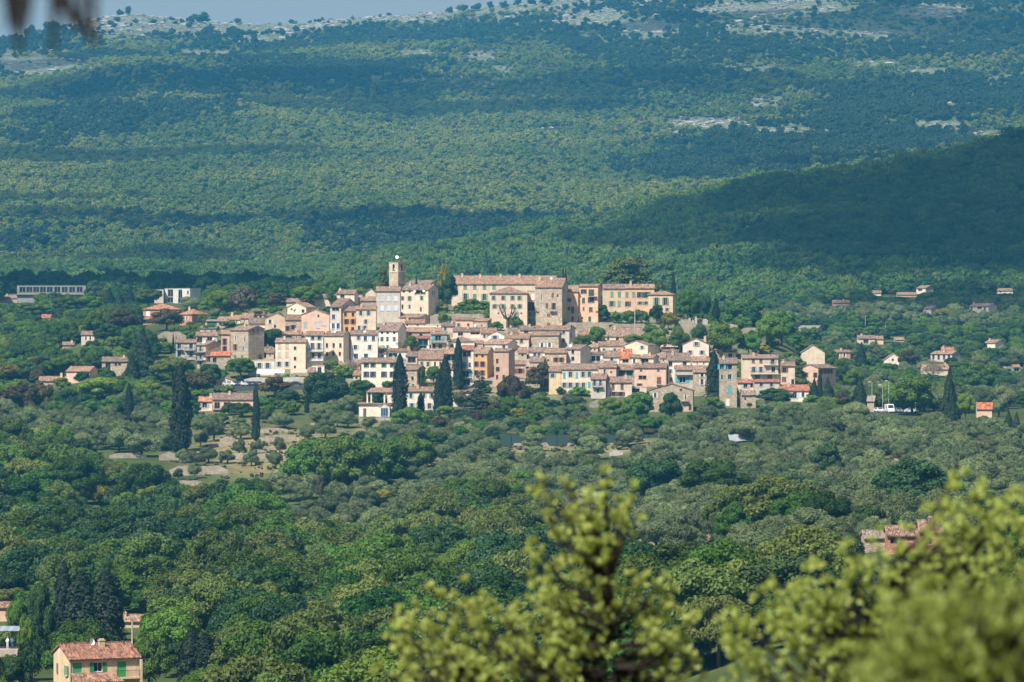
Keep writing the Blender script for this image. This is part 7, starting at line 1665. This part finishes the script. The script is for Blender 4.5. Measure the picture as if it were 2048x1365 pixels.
P2, r2 = pts_grid(440, 1292, 7.0, 32, -420, 2600)
ok, z, w, h, px, pg, pt = place(P2, "oak", r2, 6.0, 13.0, .75, 1.15)
pc = (pg + pt) / 2; isol = np.zeros(len(P2), bool); clr = np.zeros(len(P2), bool)
for q in ZONES["olive"]: isol |= inpoly(px, pc, q)
for q in ZONES["clear"]: clr |= inpoly(px, pc, q)
wob = fbm(P2[:, 0] / 40, P2[:, 1] / 60, 71, 3)
sel = ok & ~clr & (pc > 840) & (~isol | ((wob > .62) & (pc > 960)) | ((r2.uniform(size=len(P2)) < .035) & (w < 8.5))) & ~((px > 1250) & (pc < 880))
sel &= ~((px > 330) & (pc < 900))
mixk = r2.uniform(size=len(P2)) + .55 * fbm(P2[:, 0] / 26, P2[:, 1] / 40, 91, 3)
for kind, lo, hi, nm, n1_, lb, gp in (("oak", .18, .62, "oak_wood", 150, "deep green oak in the dense wood on the lower slope", "deep green oaks of the lower wood"), ("fresh", .62, .88, "pale_oak_wood", 90, "pale fresh-leaved oak in the dense wood on the lower slope", "pale oaks of the lower wood"), ("dark", -9, .18, "dark_lower_wood", 70, "dark evergreen oak in the dense wood on the lower slope", "dark oaks of the lower wood"), ("green", .88, 9, "green_lower_wood", 60, "bright green tree in the dense wood on the lower slope", "bright green trees of the lower wood")):
    a_ = sel & (mixk >= lo) & (mixk < hi); grow(kind, nm, P2[a_], z[a_], w[a_], h[a_], r2, n1_, lb, gp, "more of the " + gp)

# west slope woods, plateau and dark ridge
P, r = pts_grid(1270, 1890, 6.4, 33, -150, 790)
ok, z, w, h, px, pg, pt = place(P, "green", r, 5.5, 10, .8, 1.15)
vill = (px > 345) & (P[:, 1] < 1500)
sel = ok & ~vill & ~((px > 300) & (pg > 640)) & ~((px > 330) & (P[:, 1] < 1560))
kd = r.uniform(size=len(P)); lit = fbm(P[:, 0] / 30, P[:, 1] / 40, 5, 3)
a = sel & (kd < .5); grow("green", "slope_wood", P[a], z[a], w[a], h[a], r, 90, "green tree in the mixed wood on the western slope", "green trees of the western slope", "more green trees on the western plateau")
a = sel & (kd >= .5) & (kd < .82); grow("dark", "dark_slope_wood", P[a], z[a], w[a], h[a], r, 60, "dark evergreen in the mixed wood on the western slope", "dark evergreens of the western slope", "more dark evergreens on the western plateau")
a = sel & (kd >= .82) & (kd < .93); grow("lime", "light_slope_wood", P[a], z[a], w[a] * .8, h[a] * .8, r, 30, "light green tree in the mixed wood on the western slope", "light green trees of the western slope", "more light green trees on the western plateau")
a = sel & (kd >= .93); grow("bronze", "bronze_slope_wood", P[a], z[a], w[a] * .8, h[a] * .8, r, 30, "bronze-leaved tree in the mixed wood on the western slope", "bronze trees of the western slope", "more bronze trees on the western plateau")
P, r = pts_grid(1895, 2040, 5.0, 34, -150, 800)
ok, z, w, h, px, pg, pt = place(P, "dark", r, 7, 11, 1.0, 1.45, cover=False)
taper = np.clip((815 - px) / 90, .35, 1); h = h * taper
grow("dark", "dark_ridge_wood", P[ok], z[ok], w[ok], h[ok], r, 60, "dark evergreen in the shaded belt behind the modern houses", "dark evergreens behind the modern houses", "more dark evergreens of the shaded belt")

# behind the hilltop and east valley
P, r = pts_grid(1495, 1700, 7, 35, 800, 1650)
ok, z, w, h, px, pg, pt = place(P, "green", r, 5, 8, .7, 1.0)
z2 = z + h; pt = pix(P[:, 0], P[:, 1], z2)[1]
sel = ok & (pt > 600)
grow("green", "hilltop_wood", P[sel], z[sel], w[sel], h[sel], r, 40, "green tree behind the crest of the village hill", "trees behind the hill crest", "more trees behind the hill crest")
P, r = pts_grid(1240, 2150, 6.2, 36, 1480, 2400)
ok, z, w, h, px, pg, pt = place(P, "green", r, 4.6, 8.5, .75, 1.1)
east = (px > 1600 + np.clip((1500 - P[:, 1]) * .25, 0, 200)) | ((P[:, 1] > 1480) & (px > 1480)); east &= ~((px < 1740) & (P[:, 1] < 1330)) & ~((P[:, 1] < 1236) & (px < 1905))
sel = ok & east & (r.uniform(size=len(P)) < .9)
kd = r.uniform(size=len(P)); nz = fbm(P[:, 0] / 45, P[:, 1] / 60, 8, 3) + .15 * r.normal(size=len(P))
ol = sel & (nz > .05) & (P[:, 1] < 2000)
grow("olive", "valley_olives", P[ol], z[ol], w[ol], h[ol] * .9, r, 60, "grey olive on the eastern valley slope", "olives of the eastern valley", "more grey olives of the eastern valley")
a = sel & ~ol & (kd < .55); grow("green", "valley_trees", P[a], z[a], w[a], h[a], r, 110, "green tree on the eastern valley slope", "green trees of the eastern valley", "more green trees of the eastern valley")
a = sel & ~ol & (kd >= .55) & (kd < .9); grow("dark", "dark_valley_trees", P[a], z[a], w[a], h[a], r, 60, "dark evergreen on the eastern valley slope", "dark evergreens of the eastern valley", "more dark evergreens of the eastern valley")
a = sel & ~ol & (kd >= .9); grow("lime", "light_valley_trees", P[a], z[a], w[a] * .7, h[a] * .7, r, 30, "light green tree on the eastern valley slope", "light green trees of the eastern valley", "more light green trees of the eastern valley")
# garden shrubs between the houses
P, r = pts_grid(1290, 1500, 4.6, 37, 340, 1640)
ok, z, w, h, px, pg, pt = place(P, "bush", r, 1.6, 3.4, .6, .9)
sel = ok & (r.uniform(size=len(P)) < .55)
kd = r.uniform(size=len(P))
for kind, lo, hi, nm, lb, gp in (("bush", 0, .55, "garden_shrubs", "green shrub in the gaps between the village houses", "green shrubs among the village houses"), ("darkbush", .55, .8, "dark_garden_shrubs", "dark shrub in the gaps between the village houses", "dark shrubs among the village houses"), ("limebush", .8, 1.1, "light_garden_shrubs", "light green shrub in the gaps between the village houses", "light shrubs among the village houses")):
    a = sel & (kd >= lo) & (kd < hi); grow(kind, nm, P[a], z[a], w[a], h[a], r, 60, lb, gp, "more " + lb.replace("shrub", "shrubs"))
# gardens at the foot of the village
P, r = pts_grid(1175, 1335, 5.2, 38, 330, 1720)
ok, z, w, h, px, pg, pt = place(P, "green", r, 3.6, 7.0, .75, 1.05)
sel = ok & (pt > 770) & ~(inpoly(px, pg, [(335, 855), (560, 850), (730, 850), (735, 885), (570, 930), (340, 940)])) & (r.uniform(size=len(P)) < .85) & ~((px > 1440) & (pg > 850))
kd = r.uniform(size=len(P))
for kind, lo, hi, nm, lb, gp in (("green", 0, .38, "garden_trees", "green tree in the gardens at the foot of the village", "green trees at the village foot"), ("olive", .38, .62, "garden_olives", "grey olive in the gardens at the foot of the village", "olives at the village foot"), ("dark", .62, .75, "dark_garden_trees", "dark tree in the gardens at the foot of the village", "dark trees at the village foot"), ("lime", .75, .9, "light_garden_trees", "light green tree in the gardens at the foot of the village", "light trees at the village foot"), ("bronze", .9, 1.1, "bronze_garden_trees", "bronze tree in the gardens at the foot of the village", "bronze trees at the village foot")):
    a = sel & (kd >= lo) & (kd < hi); grow(kind, nm, P[a], z[a], w[a], h[a], r, 25, lb, gp, "more " + lb.replace(" tree ", " trees ").replace(" olive ", " olives "))
# scrub and tufts on the dry terraces
P, r = pts_grid(640, 1300, 2.3, 39, 200, 1950)
z = terr(P[:, 0], P[:, 1]); px, py = pix(P[:, 0], P[:, 1], z); dd = np.zeros(len(P))
for a, b, w_, h_, s_ in DRY: dd = np.maximum(dd, s_ * np.clip(1.7 - 1.7 * np.sqrt(((px - a) / w_)**2 + ((py - b) / h_)**2), 0, 1))
sel = (r.uniform(size=len(P)) < .4 * dd) & (fbm(P[:, 0] / 9, P[:, 1] / 6, 15, 3) > -.25)
for fx, fy, fr in FOOT: sel &= (P[:, 0] - fx)**2 + (P[:, 1] - fy)**2 > fr**2
n = int(sel.sum()); q = P[sel]; s = r.uniform(.1, .42, n)
scatter("terrace_scrub", "scrub", np.stack([q[:, 0], q[:, 1], z[sel] - .05], 1), np.stack([s, s, s * r.uniform(.5, 1.3, n)], 1), r.uniform(0, 6.28, n), r.integers(0, len(PROTO_OBJ["scrub"]), n), "low grass tufts and scrub over the dry terraces")
# ------------------------------------------------------------------ foreground shrubs, out of focus
def leaf_blade(rng, base, d, L, w):
    """an obovate leaf of four faces from base along d"""
    d = d / np.linalg.norm(d); s = np.cross(d, rng.normal(size=3)); s /= np.linalg.norm(s); n = np.cross(s, d)
    a = base; b = base + d * L * .6 + n * L * .06; c = base + d * L
    return [a, b + s * w, c, b - s * w, b + n * w * .15], [(0, 1, 4), (1, 2, 4), (2, 3, 4), (3, 0, 4)]
def shrub(name, label, D, px0, tips, stem_py, mat, seed, leaf=.024, fill=(), nleaf=13, spread=.10, rad=.012):
    rng = np.random.default_rng(seed); sc = F / D
    base = Vector(((px0 - CX) / sc, D, float(terr((px0 - CX) / sc, D)) - .05))
    e = link(name, None, loc=base); tag(e, label, "shrub")
    def loc(px, py, dy=0.0): return Vector(((px - CX) / sc, D + dy, (CY - py) / sc)) - base
    fork = loc(px0, stem_py)
    st = MB(); st.tube([(0, 0, -.2), tuple(fork * .55 + Vector((.03, .02, 0))), tuple(fork)], [rad * 2.2, rad * 1.7, rad * 1.2], 8)
    V, Fc = [], []
    allt = []
    for (x, y) in tips: allt.append((loc(x, y, rng.uniform(-spread, spread)), 1))
    for (x0, x1, y0, y1, n) in fill:
        for k in range(n): allt.append((loc(rng.uniform(x0, x1), rng.uniform(y0, y1), rng.uniform(-2 * spread, 2.5 * spread)), 0))
    for p, main in allt:
        h = (p.z - fork.z)
        start = fork + Vector((0, 0, max(-.3, min(h * .62, h - abs(p.x - fork.x) * .6))))
        start.x = fork.x + (p.x - fork.x) * .12
        mid = start.lerp(p, .55) + Vector((0, 0, -.015 - .1 * abs(p.x - start.x)))
        st.tube([start, mid, p], [rad * .4, rad * .28, rad * .12], 5)
        dirn = np.array((p - mid).normalized()) * .8 + np.array([0, -.1, .5])
        nr = nleaf if main else nleaf - 2
        for q in range(3 if main else 2):          # rosettes along the twig end
            c = np.array(p) - np.array((p - mid).normalized()) * q * leaf * 1.9 + (rng.normal(size=3) * leaf * .7 if q else 0)
            for i in range(nr):
                d = dirn * rng.uniform(.5, 1.3) + rng.normal(size=3) * .62
                v, f = leaf_blade(rng, c, d, leaf * rng.uniform(.7, 1.3), leaf * rng.uniform(.2, .3))
                k = len(V); V += v; Fc += [tuple(a + k for a in g) for g in f]
    st.tube([fork, fork + Vector((.002 * D, 0, .008 * D))], [rad, rad * .5], 6)
    st.obj("trunk", M_BARKD, e)
    o = link("crown", mesh(name + "_crown", V, Fc, mat), e); o["kind"] = "stuff"
    return e
TIPS_A = [(1085, 962), (1128, 968), (1180, 985), (1210, 945), (1205, 975), (1268, 975), (1262, 1000), (1240, 1022), (1175, 1005), (1150, 1000), (1100, 1030), (1140, 1040), (1170, 1030), (1195, 1015), (1220, 1050), (1200, 1060), (1160, 1060), (1180, 1075), (1068, 985), (1115, 995), (1235, 1005), (1190, 1040), (1100, 1010),
          (1065, 1085), (1085, 1105), (1110, 1075), (1060, 1105), (1130, 1120), (1200, 1090), (1215, 1080), (1190, 1105), (1160, 1100), (1150, 1125), (1175, 1135), (1210, 1120), (1065, 1150), (1075, 1175), (1060, 1200), (1100, 1160), (1330, 1160), (1310, 1170), (1345, 1185), (1280, 1165), (1260, 1150), (1300, 1200), (1325, 1210), (1250, 1190), (1230, 1210),
          (865, 1175), (930, 1170), (890, 1190), (910, 1200), (970, 1195), (985, 1215), (940, 1215), (1000, 1230), (1040, 1215), (820, 1235), (800, 1225), (790, 1250), (835, 1215), (850, 1260), (780, 1275), (880, 1270), (905, 1265), (760, 1340), (750, 1350), (795, 1300), (1020, 1245), (1050, 1240), (1105, 1190), (1110, 1220), (955, 1245), (1380, 1250), (1360, 1230), (1395, 1240), (1370, 1290)]
shrub("foreground_shrub", "blurred yellow-green leafy shrub in the centre foreground, tallest of three", 9.0, 1222, TIPS_A, 1390, L_FORE, 5, leaf=.0185, fill=[(770, 1420, 1290, 1400, 110), (920, 1380, 1240, 1330, 45), (1080, 1320, 1150, 1260, 32), (1130, 1240, 1000, 1100, 8), (790, 940, 1240, 1380, 24)])
TIPS_B = [(1905, 955), (1925, 950), (1895, 975), (1960, 985), (1975, 975), (1945, 1000), (2030, 985), (2010, 1000), (2045, 1010), (1890, 1015), (1990, 1020), (2000, 1050), (2030, 1045), (1880, 1050), (1905, 1065), (1930, 1060), (1690, 1085), (1680, 1110), (1765, 1070), (1700, 1130), (1640, 1140), (1625, 1125), (1655, 1160), (1530, 1180), (1550, 1170), (1580, 1190), (1600, 1165), (1515, 1205), (1790, 1105), (1800, 1095), (1815, 1110), (1770, 1120), (1740, 1150), (1720, 1140), (1850, 1090), (1840, 1120), (1870, 1130), (1780, 1150), (1480, 1235), (1460, 1220), (1440, 1240), (1500, 1250), (1450, 1280), (1920, 1100), (1950, 1090), (1980, 1080), (1610, 1210), (1650, 1200), (1690, 1180), (1580, 1230), (1540, 1240), (1745, 1090)]
shrub("foreground_shrub", "blurred yellow-green shrub filling the right foreground, twigs reaching up to the edge", 8.2, 1760, TIPS_B, 1420, L_FORE, 6, leaf=.0175, fill=[(1440, 2060, 1240, 1400, 170), (1840, 2080, 1050, 1260, 95), (1540, 1800, 1170, 1300, 60), (1910, 2080, 990, 1120, 26)], rad=.008)
shrub("foreground_shrub", "strongly blurred darker green bush in the lower right corner", 4.4, 1960, [(1850, 1210), (1880, 1190), (1930, 1180), (1990, 1170), (2040, 1150), (1820, 1260), (1800, 1300), (2060, 1180)], 1450, L_FORE2, 7, leaf=.015, fill=[(1790, 2100, 1200, 1420, 170), (1740, 1850, 1290, 1420, 40)], spread=.08, rad=.008)

def drooping_twigs():
    D = 3.0; sc = F / D; e = link("drooping_branch", None, loc=((120 - CX) / sc, D, (CY + 60) / sc)); tag(e, "very blurred dark brown dry twigs hanging into the top left corner", "branch")
    m = simple_mat("dry_bark", (.012, .011, .010), .9, noise_scale=60, amt=.3)
    def L_(x, y): return ((x - 120) / sc, 0, (-y - 60) / sc)
    MB().tube([L_(60, -90), L_(110, -10), L_(165, 50), L_(196, 88)], [.005, .005, .0042, .0016], 8).tube([L_(-80, -120), L_(60, -88), L_(160, -60)], [.005, .005, .0045], 8).obj("branch", m, e)
    rng = np.random.default_rng(3)
    for k, (x, y0, y1) in enumerate([(26, -85, 112), (44, -85, 100), (68, -80, 62), (92, -60, 96), (112, -50, 112), (138, -45, 60), (160, -60, 72), (178, -60, 96), (10, -90, 60)]):
        mb = MB(); j = rng.normal() * 4
        mb.tube([L_(x + j, y0), L_(x + j + rng.normal() * 4, (y0 + y1) / 2), L_(x + j * 1.5 + rng.normal() * 5, y1)], [.0026, .0034, .0014], 5)
        mb.obj("twig", m, e)
drooping_twigs()
